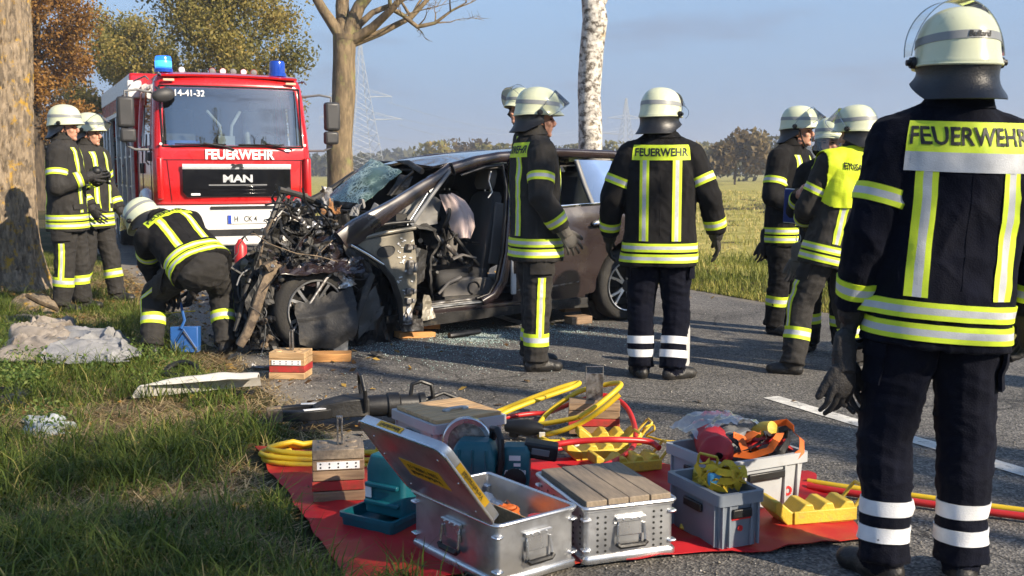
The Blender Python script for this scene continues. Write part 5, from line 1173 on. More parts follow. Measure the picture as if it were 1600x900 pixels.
# ------------------------------------------------------------------ wrecked car
M_paint = pm('dark brown car paint', (0.024, 0.0155, 0.0155), 0.26, metal=0.0, var=0.15, vscale=3, coat=0.7, col2=(0.055, 0.042, 0.035), c2scale=3.2, c2edge=(.55, .85))
M_olive = pm('bare primed panel', (0.25, 0.225, 0.175), 0.42, metal=0.1, var=0.2, vscale=5, col2=(0.10, 0.09, 0.075), c2scale=5, c2edge=(.52, .7), bump=.08, bscale=30)
M_steel = pm('bare bent steel', (0.30, 0.29, 0.28), 0.42, metal=0.8, var=0.35, vscale=16, col2=(0.08, 0.065, 0.055), c2scale=11, c2edge=(.48, .62), bump=.3, bscale=40)
M_rust = pm('rusty metal', (0.36, 0.17, 0.06), 0.8, var=0.4, vscale=25, col2=(0.10, 0.06, 0.04), c2scale=20, c2edge=(.45, .6), bump=.5, bscale=60)
M_dirty = pm('dirty black plastic', (0.022, 0.021, 0.020), 0.6, var=0.4, vscale=9, col2=(0.11, 0.095, 0.075), c2scale=8, c2edge=(.54, .72), bump=.3, bscale=60)
M_liner = pm('wheel arch liner plastic', (0.040, 0.039, 0.037), 0.6, var=0.2, vscale=6, col2=(0.12, 0.11, 0.095), c2scale=6, c2edge=(.5, .7), bump=.2, bscale=70)
M_mud = pm('muddy beam', (0.20, 0.15, 0.10), 0.9, var=0.3, vscale=20, col2=(0.08, 0.06, 0.045), c2scale=14, c2edge=(.48, .6), bump=.6, bscale=50)
M_seat = pm('seat cloth', (0.050, 0.048, 0.047), 0.85, var=0.15, bump=.3, bscale=150)
M_seat2 = pm('grey seat trim', (0.13, 0.12, 0.11), 0.6, var=0.1)
M_curtain = pm('grey curtain airbag', (0.22, 0.215, 0.205), 0.8, var=0.08, bump=.3, bscale=25)
M_airbag = pm('pale airbag cloth', (0.66, 0.52, 0.48), 0.85, var=0.08, bump=.3, bscale=30)
M_tint = glassmat('car side glass', (0.30, 0.36, 0.36), 0.08, 0.02, 1.3)
def mat_crack():
    m = bpy.data.materials.new('shattered windscreen glass'); m.use_nodes = True; nt = m.node_tree; nt.nodes.clear(); L = nt.links.new
    o = _n(nt, 'ShaderNodeOutputMaterial'); tc = _n(nt, 'ShaderNodeTexCoord'); ns = _n(nt, 'ShaderNodeTexNoise'); ns.inputs['Scale'].default_value = 5; L(tc.outputs['Object'], ns.inputs['Vector'])
    mxv = _n(nt, 'ShaderNodeMix', data_type='RGBA'); mxv.inputs[0].default_value = .12; L(tc.outputs['Object'], mxv.inputs[6]); L(ns.outputs['Color'], mxv.inputs[7])
    def edge(sc, w):
        v = _n(nt, 'ShaderNodeTexVoronoi', feature='DISTANCE_TO_EDGE'); v.inputs['Scale'].default_value = sc; L(mxv.outputs[2], v.inputs['Vector'])
        r = _n(nt, 'ShaderNodeMapRange'); r.inputs[1].default_value = 0; r.inputs[2].default_value = w; r.inputs[3].default_value = 1; r.inputs[4].default_value = 0; L(v.outputs[0], r.inputs[0]); return r.outputs[0]
    a = _n(nt, 'ShaderNodeMath', operation='MAXIMUM'); L(edge(11, .07), a.inputs[0]); L(edge(30, .13), a.inputs[1])
    n2 = _n(nt, 'ShaderNodeTexNoise'); n2.inputs['Scale'].default_value = 3.5; n2.inputs['Detail'].default_value = 5; L(tc.outputs['Object'], n2.inputs['Vector'])
    r2 = _n(nt, 'ShaderNodeMapRange'); r2.inputs[1].default_value = .38; r2.inputs[2].default_value = .6; L(n2.outputs[0], r2.inputs[0])
    mu = _n(nt, 'ShaderNodeMath', operation='MULTIPLY'); L(a.outputs[0], mu.inputs[0]); L(r2.outputs[0], mu.inputs[1])
    df = _n(nt, 'ShaderNodeBsdfDiffuse'); df.inputs[0].default_value = (.50, .64, .60, 1)
    tr = _n(nt, 'ShaderNodeBsdfTransparent'); tr.inputs[0].default_value = (.42, .56, .54, 1)
    gl = _n(nt, 'ShaderNodeBsdfPrincipled'); gl.inputs['Base Color'].default_value = (.10, .17, .165, 1); gl.inputs['Roughness'].default_value = .18
    m1 = _n(nt, 'ShaderNodeMixShader'); m1.inputs[0].default_value = .62; L(tr.outputs[0], m1.inputs[1]); L(gl.outputs[0], m1.inputs[2])
    m2 = _n(nt, 'ShaderNodeMixShader'); L(mu.outputs[0], m2.inputs[0]); L(m1.outputs[0], m2.inputs[1]); L(df.outputs[0], m2.inputs[2]); L(m2.outputs[0], o.inputs[0]); return m
M_crack = mat_crack()
CO = G(490, 548); CR_ = G(972, 503); CU = (CR_-CO).normalized(); CA = math.atan2(CU.y, CU.x); CV = V3((-CU.y, CU.x, 0))
CAR = thing('wrecked_car', 'wrecked dark brown car with crushed front and driver door cut away', 'car', CO, CA)
def cp(px, py, v=0.0):
    """image point -> car space on the upright plane at lateral distance v"""
    d = ray(px, py); o = V3((0, 0, CAM_H)); t = ((CO + CV*v - o).dot(CV))/d.dot(CV); p = o + d*t - CO
    return V3((p.dot(CU), v, p.z))
CW = 1.84
def vs_(z):
    if z < .25: return .03 + (.25-z)*.2
    if z < 1.0: return .035*((z-.66)/.4)**2
    return .025 + (z-1.0)*.40
def panel(name, lo, hi, mat, nu=18, nv=8, far=False, thick=.012, off=0.0, parent=CAR):
    """panel between two (u,z) curves following the body side"""
    def ev(c, s):
        k = s*(len(c)-1); i = min(int(k), len(c)-2); k -= i; return (c[i][0]+(c[i+1][0]-c[i][0])*k, c[i][1]+(c[i+1][1]-c[i][1])*k)
    def fn(a, b):
        p, q = ev(lo, a), ev(hi, a); u = p[0]+(q[0]-p[0])*b; z = p[1]+(q[1]-p[1])*b; v = vs_(z)+off
        return V3((u, CW-v if far else v, z))
    return MB().grid(fn, nu, nv, 0, -thick if far else thick).build(name, mat, parent, smooth=40)
def sweep(pts, hh, ww, name, mat, parent=CAR, n=10):
    """bar with a rounded section hh (in the upright plane) by ww (across)"""
    pts = [V3(p) for p in pts]; rings = []
    for i, p in enumerate(pts):
        t = (pts[min(i+1, len(pts)-1)]-pts[max(i-1, 0)]).normalized(); y = V3((0, 1, 0)); y = (y-t*y.dot(t)).normalized(); k = t.cross(y)
        h = hh[i] if isinstance(hh, (list, tuple)) else hh; w = ww[i] if isinstance(ww, (list, tuple)) else ww
        rings.append([p + k*h*math.copysign(abs(math.cos(a))**.6, math.cos(a)) + y*w*math.copysign(abs(math.sin(a))**.6, math.sin(a)) for a in [2*math.pi*j/n for j in range(n)]])
    return MB().loft(rings, True).build(name, mat, parent, smooth=50)
def crumple(name, c4, mat, amp=.05, sc=5, seed=0, nu=12, nv=10, thick=.004, parent=CAR, flat=True, frac=0.0):
    a, b, c, d = [V3(p) for p in c4]; nn = (b-a).cross(d-a).normalized()
    def fn(u, v):
        p = a.lerp(b, u).lerp(d.lerp(c, u), v); q = p*sc + V3((seed*3.1, seed, seed*.7))
        f = noise.noise(q) + .6*(1-2*abs(noise.noise(q*2.1))); e = V3((noise.noise(q+V3((9, 0, 0))), noise.noise(q+V3((0, 9, 0))), noise.noise(q+V3((0, 0, 9)))))
        return p + nn*amp*f + e*amp*.5
    return MB().grid(fn, nu, nv, 0, thick).build(name, mat, parent, smooth=None if flat else 50)
# roof rail and A pillar, both sides
rail = [(.26, .84), (.40, .93), (.77, 1.125), (1.05, 1.27), (1.34, 1.42), (1.6, 1.485), (1.84, 1.525), (2.45, 1.572), (3.1, 1.56), (3.5, 1.49)]
sweep([(u, vs_(z)+.02, z) for u, z in rail], [.10, .10, .062, .055, .052, .05, .048, .042, .04, .04], [.05, .05, .045, .045, .045, .05, .05, .05, .05, .05], 'roof_pillar', M_paint)
sweep([(u, CW-vs_(z)-.02, z) for u, z in rail], .045, .05, 'roof_pillar', M_paint)
MB().box((1.345, vs_(1.42)-.018, 1.42), (.006, .06, .11), rotm(0, R(-22), 0)).build('pillar_seam', M_blackp, CAR)
# roof skin with its front edge torn and lifted
def roof(u, v):
    x = 1.18+2.45*u; y = .22+(CW-.44)*v; z = np.interp(x, [1.18, 1.5, 1.84, 2.45, 3.1, 3.63], [1.475, 1.535, 1.57, 1.615, 1.60, 1.53]) + .035*math.sin(v*math.pi) - .03
    if u < .25: z += .03*(1-u*4)*noise.noise(V3((v*4, 2, 0)))
    return V3((x, y, z))
MB().grid(roof, 20, 12, 0, .02).build('roof', pm('blue sky reflecting roof paint', (0.05, 0.035, 0.035), .22, metal=.3, coat=1.0, var=.1), CAR, smooth=60)
sweep([(1.12, .30, 1.40), (1.14, .6, 1.475), (1.15, .92, 1.495), (1.14, 1.3, 1.475), (1.10, 1.58, 1.40)], .018, .025, 'windscreen_header', M_dirty)
# bonnet side of the far pillar, seen past the glass
sweep([cp(478, 318, 1.62), cp(520, 296, 1.62), cp(555, 272, 1.62)], .035, .04, 'far_pillar', M_dirty)
# rear door, sill, quarter panel
def arch_u(z, c=3.01, r=.395): return c - math.sqrt(max(.0, r*r-(z-.33)**2)) if z < .33+r else c
rd = panel('rear_door', [(1.86, .27), (2.2, .265), (2.5, .27), (2.75, .30), (2.75, .42), (2.82, .58), (2.91, .68), (2.98, .73), (3.0, .74)], [(1.84, 1.06), (2.0, 1.065), (2.2, 1.075), (2.4, 1.085), (2.5, 1.09), (2.62, 1.095), (2.75, 1.10), (2.9, 1.105), (3.0, 1.11)], M_paint, 30, 12)
qz = [(3.0, .74), (3.13, .765), (3.32, .70), (3.45, .58), (3.52, .42), (3.53, .30), (3.65, .30), (3.85, .33)]
panel('rear_quarter', qz, [(3.02, 1.11), (3.1, 1.115), (3.25, 1.12), (3.4, 1.125), (3.5, 1.13), (3.6, 1.13), (3.75, 1.12), (3.92, 1.05)], M_paint, 24, 8)
panel('rear_quarter', [(3.02, 1.11), (3.3, 1.12), (3.6, 1.13), (3.9, 1.06)], [(3.30, 1.50), (3.42, 1.49), (3.55, 1.47), (3.66, 1.44)], M_paint, 8, 5)
panel('far_side', [(.6, .25), (1.5, .25), (2.4, .25), (3.0, .72), (3.9, .33)], [(.5, .95), (1.5, 1.05), (2.4, 1.08), (3.0, 1.11), (3.92, 1.05)], M_paint, 24, 6, far=True)
MB().grid(lambda a, b: V3((3.88+.08*math.sin(b*3.1)*math.sin(a*3.14)+.03*math.sin(a*3.14)-(.30*max(0, b-.6)/.4), .06+(CW-.12)*a, .33+1.15*b)), 12, 10, 0, .015).build('tailgate', M_paint, CAR, smooth=60)
for s in (.12, CW-.12): MB().box((3.90, s, 1.0), (.1, .16, .3)).build('tail_light', pm('tail light red', (.35, .01, .01), .2), CAR, bevel=.02)
panel('sill', [(.76, .10), (1.3, .125), (1.8, .15), (2.66, .19)], [(.76, .20), (1.3, .215), (1.8, .225), (2.66, .255)], M_dirty, 16, 3, off=-.015, thick=.05)
panel('sill_trim', [(.92, .205), (1.4, .222), (1.86, .232), (2.64, .262)], [(.92, .245), (1.4, .262), (1.86, .27), (2.64, .285)], M_paint, 16, 3, off=.0, thick=.06)
sweep([(.95, .08, .262), (1.3, .08, .275), (1.62, .08, .285)], .012, .05, 'sill_plate', M_alu); sweep([(.98, .13, .285), (1.3, .13, .30), (1.7, .13, .31)], .012, .04, 'sill_plate', M_steel)
sweep([(1.55, .06, .28), (1.68, .065, .33), (1.77, .07, .45), (1.83, .07, .70), (1.86, .07, 1.0), (1.90, .12, 1.25), (1.96, .2, 1.50)], [.035, .045, .05, .05, .05, .045, .04], .05, 'b_pillar', M_paint)
sweep([(1.50, .045, .315), (1.62, .045, .345), (1.70, .05, .46), (1.76, .05, .70), (1.79, .055, 1.0), (1.84, .11, 1.25), (1.84, .17, 1.455), (1.66, .165, 1.44), (1.40, .14, 1.365)], .012, .018, 'door_seal', M_blackp)
MB().box((1.86, .02, .58), (.05, .03, .5)).build('pillar_cover', pm('light pillar trim', (.5, .5, .49), .5), CAR, bevel=.01)
sweep([(3.02, .10, 1.11), (3.12, .17, 1.30), (3.18, .23, 1.52)], .045, .04, 'c_pillar', M_paint)
sweep([(2.74, .065, 1.095), (2.70, .14, 1.28), (2.66, .215, 1.50)], .022, .02, 'window_bar', M_grey)
sweep([(1.88, vs_(1.07)-.012, 1.07), (2.4, vs_(1.09)-.012, 1.092), (3.0, vs_(1.11)-.012, 1.117), (3.5, vs_(1.12)-.012, 1.13)], .011, .008, 'belt_trim', M_chrome)
def win(name, pts): 
    vv = [V3((u, vs_(z)+.03, z)) for u, z in pts]; m = MB(); m.add(vv, [tuple(range(len(vv)))]); return m.build(name, M_tint, CAR, smooth=None)
win('side_window', [(2.73, 1.10), (3.0, 1.11), (3.13, 1.50), (2.67, 1.51)]); win('side_window', [(3.05, 1.12), (3.5, 1.13), (3.42, 1.46), (3.2, 1.49)])
m = MB(); m.add([V3((u, CW-vs_(z)-.03, z)) for u, z in [(2.1, 1.08), (3.5, 1.13), (3.3, 1.48), (2.1, 1.5)]], [(0, 1, 2, 3)]); m.build('side_window', M_tint, CAR, smooth=None)
sweep([(2.05, CW-.1, 1.0), (2.05, CW-.22, 1.52)], .05, .04, 'far_pillar', M_dirty); sweep([(3.05, CW-.1, 1.0), (3.1, CW-.22, 1.52)], .05, .04, 'far_pillar', M_dirty)
dh = MB().tube([(2.68, -.035, .925), (2.72, -.05, .935), (2.82, -.052, .94), (2.88, -.04, .935)], [.012, .016, .016, .012], 8).build('door_handle', M_chrome, rd); MB().ell((2.77, -.004, .93), (.085, .012, .038)).build('handle_recess', M_blackp, rd)
panel('door_crease', [(1.9, .36), (2.2, .365), (2.55, .40)], [(1.9, .373), (2.2, .378), (2.55, .412)], M_steel, 8, 1, off=-.006, thick=.004, parent=rd)
# rear seat and cabin lining
MB().box((2.35, .95, .30), (2.2, 1.6, .06)).build('floor', M_dirty, CAR); MB().box((2.75, .95, .95), (.18, 1.4, .9), rotm(0, R(12), 0)).build('rear_seat', M_seat, CAR, bevel=.06)
for y in (.55, 1.3): MB().box((2.9, y, 1.40), (.1, .26, .18), rotm(0, R(12), 0)).build('headrest', M_seat, CAR, bevel=.03)
def seat(y0, nm):
    c = MB().box((1.50, y0, .47), (.52, .50, .17), rotm(0, R(-6), 0)).build(nm, M_seat, CAR, bevel=.06, seg=3)
    MB().loft([[V3((u+du, y0+wy*k, z)) for du, k in ((-.06, -1), (-.09, -.5), (-.075, 0), (-.09, .5), (-.06, 1), (.05, .9), (.07, 0), (.05, -.9))] for u, z, wy in ((1.72, .5, .24), (1.77, .75, .26), (1.83, 1.0, .25), (1.88, 1.17, .20), (1.90, 1.22, .12))]).build('backrest', M_seat, c, smooth=60, bevel=.02)
    MB().loft([[V3((u+du, y0+wy*k, z)) for du, k in ((-.06, -1), (-.075, 0), (-.06, 1), (.03, .9), (.045, 0), (.03, -.9))] for u, z, wy in ((1.87, 1.24, .09), (1.87, 1.29, .13), (1.89, 1.38, .13), (1.90, 1.43, .09))]).build('headrest', M_seat2 if y0 < .9 else M_seat, c, smooth=60, bevel=.015)
    for s in (-.05, .05): MB().cyl((1.885, y0+s, 1.16), (1.885, y0+s, 1.26), .008).build('headrest_post', M_chrome, c)
    MB().box((1.84, y0-.24, .85), (.12, .03, .55), rotm(0, R(8), 0)).build('seat_bolster', M_seat2, c, bevel=.012)
    MB().loft([[V3((u, y, z)) for u, z in ((1.24, .27), (1.27, .40), (1.38, .47), (1.52, .485), (1.74, .47), (1.80, .38), (1.76, .28), (1.5, .25))] for y in (y0-.30, y0-.25)]).build('seat_side_cover', M_seat2, c, bevel=.015)
    MB().tube([(1.56+.055*math.cos(a), y0-.303, .39+.055*math.sin(a)) for a in [i*.5 for i in range(10)]], .008, 6).build('seat_lever', M_blackp, c)
    MB().tube([(1.20, y0-.33, .36), (1.30, y0-.33, .45), (1.42, y0-.33, .49)], [.012, .016, .02], 8).build('seat_arm', M_seat2, c)
seat(.50, 'front_seat'); seat(1.28, 'front_seat')
MB().box((2.1, .5, .30), (.1, .1, .1)).build('seat_rail', M_steel, CAR)
# hinge pillar panel
pts = [(550, 379), (598, 370), (646, 361), (651, 400), (652, 440), (651, 470), (640, 498), (630, 500), (628, 480), (625, 458), (616, 440), (604, 426), (585, 414), (566, 398)]
poly = [(lambda p: (p.x, p.z))(cp(x, y, .02)) for x, y in pts]
hp = MB().prism(poly, .05, frame((0, .02, 0), (1, 0, 0), (0, 0, 1), (0, 1, 0))).build('hinge_pillar', M_olive, CAR, bevel=.008)
c = cp(604, 393, .0); MB().loft([[c + V3((.075*math.copysign(abs(math.cos(a))**.7, math.cos(a))*k, y, .043*math.sin(a)*k+.012*math.cos(a))) for a in [i*math.pi/10 for i in range(20)]] for y, k in ((.012, 1.06), (.004, 1.06), (.012, .9), (.016, .5))], True).build('blanking_plate', M_liner, hp)
for x, y, w, h in ((640, 386, .06, .05), (641, 418, .05, .12), (640, 455, .07, .05), (638, 470, .05, .05)):
    q = cp(x, y, .0); MB().box(q, (w, .05, h), rotm(0, R(4), 0)).box(q+V3((.03, -.015, 0)), (.03, .05, h*.7), rotm(0, R(10), R(20))).build('door_hinge', M_steel, hp, bevel=.006)
for k in range(26):
    q = cp(random.uniform(622, 646), random.uniform(372, 470), .0); MB().box(q+V3((0, .016, 0)), (random.uniform(.006, .03), .008, random.uniform(.004, .014)), rotm(0, random.uniform(-1, 1), 0)).build('paint_chip', M_letw, hp)
crumple('bent_bracket', [cp(646, 385, .05), cp(668, 392, .1), cp(662, 440, .12), cp(650, 445, .05)], M_dirty, .012, 14, 3, 8, 8); MB().cyl(cp(657, 376, .045), cp(657, 376, .10), .02).build('grommet', M_blackp, CAR)
crumple('torn_sill_end', [cp(662, 460, .0), cp(672, 462, .02), cp(680, 496, -.01), cp(660, 502, -.03)], M_olive, .02, 12, 5, 8, 8)
crumple('torn_sill_end', [cp(630, 480, .02), cp(645, 470, .02), cp(643, 505, -.02), cp(628, 508, -.01)], M_steel, .02, 14, 6, 8, 8)
crumple('sill_foot', [cp(622, 502, -.02), cp(660, 498, -.03), cp(662, 517, .0), cp(628, 518, .01)], M_steel, .012, 12, 7, 8, 6)
# quarter light frame and curtain airbag behind it
sweep([cp(590, 352, .07), cp(610, 349, .06), cp(645, 346, .06)], .016, .03, 'window_frame', M_blackp); sweep([cp(588, 352, .06), cp(632, 322, .10), cp(665, 296, .14)], .007, .012, 'window_frame', M_alu)
sweep([cp(641, 352, .05), cp(672, 308, .10), cp(702, 268, .15)], [.022, .016, .014], .022, 'window_bar', M_grey); sweep([cp(636, 352, .045), cp(668, 302, .09)], .007, .008, 'window_bar', M_alu)
m = MB(); m.add([cp(668, 292, .15), cp(702, 266, .17), cp(674, 305, .13)], [(0, 1, 2)]); m.build('quarter_glass', M_crack, CAR, smooth=None)
sweep([cp(560, 373, .03), cp(600, 364, .03), cp(648, 356, .03)], .016, .03, 'door_belt_panel', M_olive)
crumple('airbag_and_shade_fill', [cp(600, 340, .35), cp(652, 345, .35), cp(668, 298, .35), cp(632, 318, .35)], M_curtain, .03, 5, 2, 14, 10, .01, flat=False)
crumple('airbag_and_shade_fill', [cp(630, 352, .40), cp(682, 348, .40), cp(688, 315, .42), cp(668, 300, .40)], M_curtain, .035, 5, 4, 14, 10, .01, flat=False)
_bl = [(684, 304), (690, 318), (697, 334), (702, 352), (708, 370)]; _br = [(706, 302), (724, 314), (737, 334), (740, 354), (732, 372)]
def bag(u, v):
    i = min(int(v*4), 3); k = v*4-i; l = cp(_bl[i][0]+(_bl[i+1][0]-_bl[i][0])*k, _bl[i][1]+(_bl[i+1][1]-_bl[i][1])*k, .34); r = cp(_br[i][0]+(_br[i+1][0]-_br[i][0])*k, _br[i][1]+(_br[i+1][1]-_br[i][1])*k, .34)
    return l.lerp(r, u) + V3((0, -.09*math.sin(u*3.14)*(.5+.5*v) - .022*(1-2*abs(noise.noise(V3((u*4.5+v*.8, v*1.2, 1))))), .01*noise.noise(V3((u*6, v*4, 5)))))
MB().grid(bag, 30, 24, 0, .006).build('airbag', M_airbag, CAR, smooth=70)
SW = MB().tube([V3((1.36, .46, 1.00)) + V3((.11*math.cos(a)*.5, .175*math.sin(a), .16*math.cos(a))) for a in [i*math.pi/12 for i in range(25)]], .018, 8).build('steering_wheel', M_blackp, CAR)
MB().cyl((1.36, .46, 1.0), (1.05, .46, .92), .04).build('steering_column', M_blackp, CAR)
crumple('dashboard', [V3((.75, .1, .95)), V3((1.15, .1, .90)), V3((1.15, 1.6, .95)), V3((.75, 1.6, 1.0))], M_liner, .05, 4, 3, 12, 16, .02, flat=False); crumple('dashboard', [V3((1.12, .1, .92)), V3((1.1, .15, .45)), V3((1.1, 1.6, .45)), V3((1.14, 1.6, .95))], M_dirty, .06, 4, 5, 10, 16, .02)
MB().box((.85, .95, .65), (.1, 1.6, .8)).build('bulkhead', M_dirty, CAR)
# shattered windscreen folded over the bonnet edge
gA, gB, gC, gD = cp(500, 318, 1.25), cp(562, 322, .40), cp(628, 268, .55), cp(580, 247, 1.25)
def ws_(u, v):
    p = gA.lerp(gB, u).lerp(gD.lerp(gC, u), v); return p + V3((-.05, -.03, .07))*math.sin(u*3.14)*math.sin(v*3.14) + V3((0, 0, .02*noise.noise(V3((u*5, v*5, 2)))))
MB().grid(ws_, 18, 14, 0, .006).build('windscreen', M_crack, CAR, smooth=60)
crumple('windscreen_band', [cp(500, 322, 1.2), cp(560, 326, .42), cp(558, 318, .42), cp(502, 312, 1.2)], M_dirty, .02, 8, 2, 12, 3)
crumple('torn_headlining', [cp(606, 306, .5), cp(632, 304, .4), cp(646, 276, .4), cp(626, 272, .5)], M_dirty, .02, 8, 4, 8, 8); sweep([cp(610, 306, .45), cp(628, 284, .45), cp(646, 268, .4)], .01, .012, 'bent_trim', M_dirty)
# front wheels and rear wheels
def car_wheel(M, nm='wheel'):
    o = MB().lathe([(.235, -.10), (.30, -.108), (.325, -.085), (.333, -.03), (.333, .03), (.325, .085), (.30, .108), (.235, .10), (.235, -.10)], 40, M, caps=False).build(nm, M_tyre, CAR, smooth=50)
    MB().lathe([(.24, .10), (.232, .115), (.222, .108), (.215, .0), (.20, -.05), (.0, -.05)], 32, M, caps=False).build('rim', M_blackp, o)
    MB().lathe([(.238, .108), (.234, .118), (.226, .116), (.222, .106), (.238, .108)], 36, M, caps=False).build('rim_edge', M_alu, o)
    for k in range(5):
        for s in (-.16, .16):
            a = k*2*math.pi/5 + s*.6; b = k*2*math.pi/5 + s*1.35
            MB().loft([[M @ V3((r*math.cos(a_)+w*-math.sin(a_)*q, r*math.sin(a_)+w*math.cos(a_)*q, z)) for q, z in ((-1, zz), (1, zz), (.6, zz-.03), (-.6, zz-.03))] for r, a_, w, zz in ((.045, a, .016, .085), (.13, (a+b)/2, .011, .10), (.222, b, .012, .108))], True).build('spoke', M_alu, o)
    MB().lathe([(.06, .05), (.055, .09), (.0, .095)], 16, M, caps=False).build('hub', M_blackp, o)
def wm(u, v, z, steer=0, camber=0): return Matrix.Translation((u, v, z)) @ Matrix.Rotation(steer, 4, 'Z') @ Matrix.Rotation(R(90)+camber, 4, 'X')
car_wheel(wm(.0, .06, .335, R(4), R(3))); car_wheel(wm(3.13, .13, .335)); car_wheel(wm(3.13, CW-.13, .335)); car_wheel(wm(.15, CW-.2, .335, R(-14)))
MB().lathe([(.40, -.16), (.41, .02), (.0, -.17)], 28, wm(3.13, .2, .33), caps=False).build('wheel_housing', M_dirty, CAR)
# ---- the crushed front
crumple('crushed_wing', [cp(452, 420, .10), cp(520, 380, .05), cp(552, 378, .0), cp(580, 432, .02)], M_paint, .05, 5, 12, 16, 12, .006)
crumple('crushed_wing', [cp(470, 372, .35), cp(540, 366, .15), cp(556, 402, .05), cp(500, 425, .10)], M_paint, .06, 5, 14, 14, 12, .006)
crumple('crushed_bonnet', [cp(440, 350, .7), cp(540, 340, .5), cp(535, 380, .25), cp(450, 400, .3)], M_dirty, .08, 4, 16, 16, 12, .006)
crumple('crushed_bonnet', [cp(425, 310, 1.0), cp(490, 330, 1.2), cp(520, 360, .8), cp(445, 370, .6)], M_dirty, .10, 4, 18, 14, 12, .006)
crumple('radiator_pack', [cp(395, 400, .5), cp(450, 300, .8), cp(462, 380, .9), cp(430, 480, .6)], M_dirty, .09, 4, 21, 14, 14, .02)
crumple('radiator_pack', [cp(370, 520, .25), cp(415, 400, .45), cp(440, 440, .6), cp(420, 545, .5)], M_dirty, .08, 5, 23, 14, 14, .02)
sweep([cp(433, 412, .05), cp(420, 428, .02), cp(408, 455, .0), cp(398, 490, -.02), cp(385, 522, -.04), cp(374, 540, -.03)], [.05, .04, .04, .038, .035, .03], .035, 'bumper_beam', M_mud)
for k in range(4): a = cp(416+4*k, 418-2*k, -.02); MB().box(a, (.02, .09, .06), rotm(0, R(-30), 0)).build('beam_rib', M_mud, CAR)
for P_, r, mt in (([(368, 518), (385, 450), (410, 380), (440, 302), (452, 296)], .022, M_dirty), ([(398, 430), (420, 370), (432, 330), (446, 300)], .014, M_steel), ([(436, 296), (470, 305), (500, 318)], .025, M_dirty), ([(480, 330), (500, 345), (520, 362), (546, 372)], .012, M_blackp), ([(428, 345), (440, 330), (462, 340), (478, 352)], .012, M_steel), ([(403, 466), (380, 505), (366, 530)], .018, M_dirty), ([(412, 392), (430, 396), (448, 388)], .014, M_steel), ([(430, 300), (425, 310), (432, 320), (428, 340)], .010, M_blackp)):
    v0 = random.uniform(.1, .7); MB().tube([cp(x, y, v0+.03*i) for i, (x, y) in enumerate(P_)], r, 7).build('bent_strut', mt, CAR)
fr = random.Random(5)
def frag(px, py, v, s, mt, nm='engine_fragment'):
    c_ = cp(px, py, v); rt = rotm(fr.uniform(-1.5, 1.5), fr.uniform(-1.5, 1.5), fr.uniform(-1.5, 1.5)); k = fr.random()
    if k < .45: crumple(nm, [c_ + rt @ V3((-s, -s*.6, 0)), c_ + rt @ V3((s, -s*.5, .2*s)), c_ + rt @ V3((s*.9, s*.6, 0)), c_ + rt @ V3((-s, s*.7, .3*s))], mt, s*.45, 1.2/s, fr.random()*40, 6, 5, .006)
    elif k < .72: MB().box(c_, (s*fr.uniform(.6, 1.6), s*fr.uniform(.5, 1.1), s*fr.uniform(.3, .9)), rt, taper=(fr.uniform(.6, 1), fr.uniform(.6, 1))).build(nm, mt, CAR, bevel=s*.1)
    else: MB().lathe([(s*.25, -s*.6), (s*.45, -s*.5), (s*.45, s*.2), (s*.3, s*.3), (s*.3, s*.6)], 12, Matrix.Translation(c_) @ rt.to_4x4()).build(nm, mt, CAR)
for k in range(90):
    t_ = fr.random(); cx = 400+130*t_; cy = np.interp(cx, [400, 440, 480, 530], [430, 355, 345, 345]) + fr.gauss(0, 20)
    frag(cx, cy, fr.uniform(.15, .9), fr.uniform(.03, .085), fr.choice([M_dirty, M_dirty, M_steel, M_steel, M_liner, M_blackp, M_grey, M_dirty]))
for k in range(40): frag(fr.uniform(372, 440), fr.uniform(440, 540), fr.uniform(.1, .8), fr.uniform(.03, .08), fr.choice([M_dirty, M_dirty, M_blackp, M_liner, M_steel]))
for k in range(22): frag(fr.uniform(440, 530), fr.uniform(372, 450), fr.uniform(.2, .6), fr.uniform(.03, .08), fr.choice([M_dirty, M_blackp, M_liner, M_dirty]))
for x, y, s, mt in ((515, 322, .06, M_rust), (527, 330, .05, M_rust), (504, 330, .05, M_rust), (522, 345, .045, M_mud), (480, 322, .075, M_steel), (470, 345, .07, M_steel), (492, 352, .06, M_alu), (462, 330, .06, M_alu), (478, 308, .05, M_mud), (536, 358, .05, M_curtain), (556, 330, .06, M_curtain), (566, 318, .06, M_curtain), (574, 338, .05, M_dirty), (545, 345, .05, M_dirty), (585, 325, .06, M_grey), (430, 340, .05, M_mud), (452, 322, .06, M_mud), (436, 380, .05, M_liner)): frag(x, y, .30, s, mt)
for k in range(34):
    x0, y0 = fr.uniform(395, 560), fr.uniform(310, 420); v0 = fr.uniform(.02, .6); a = [cp(x0, y0, v0)]; d = V3((fr.uniform(-1, 1), fr.uniform(-.4, .2), fr.uniform(-1, .5)))
    for q in range(6): a.append(a[-1]+d*.055); d += V3((fr.uniform(-.8, .8), fr.uniform(-.3, .3), fr.uniform(-.8, .6)))
    MB().tube(a, fr.choice([.003, .004, .006, .009]), 6).build('torn_wire', fr.choice([M_blackp, M_blackp, M_dirty, M_grey]), CAR)
MB().tube([cp(500, 345, .0), cp(470, 375, -.02), cp(450, 410, -.04), cp(425, 440, -.04), cp(403, 462, -.03)], .004, 6).build('torn_wire', M_blackp, CAR)
MB().tube([cp(480, 430, .0), cp(500, 395, -.02), cp(520, 375, -.02)], .003, 6).build('torn_wire', M_mud, CAR); MB().tube([cp(486, 432, .0), cp(492, 405, -.02), cp(500, 385, -.02)], .003, 6).build('torn_wire', M_mud, CAR)
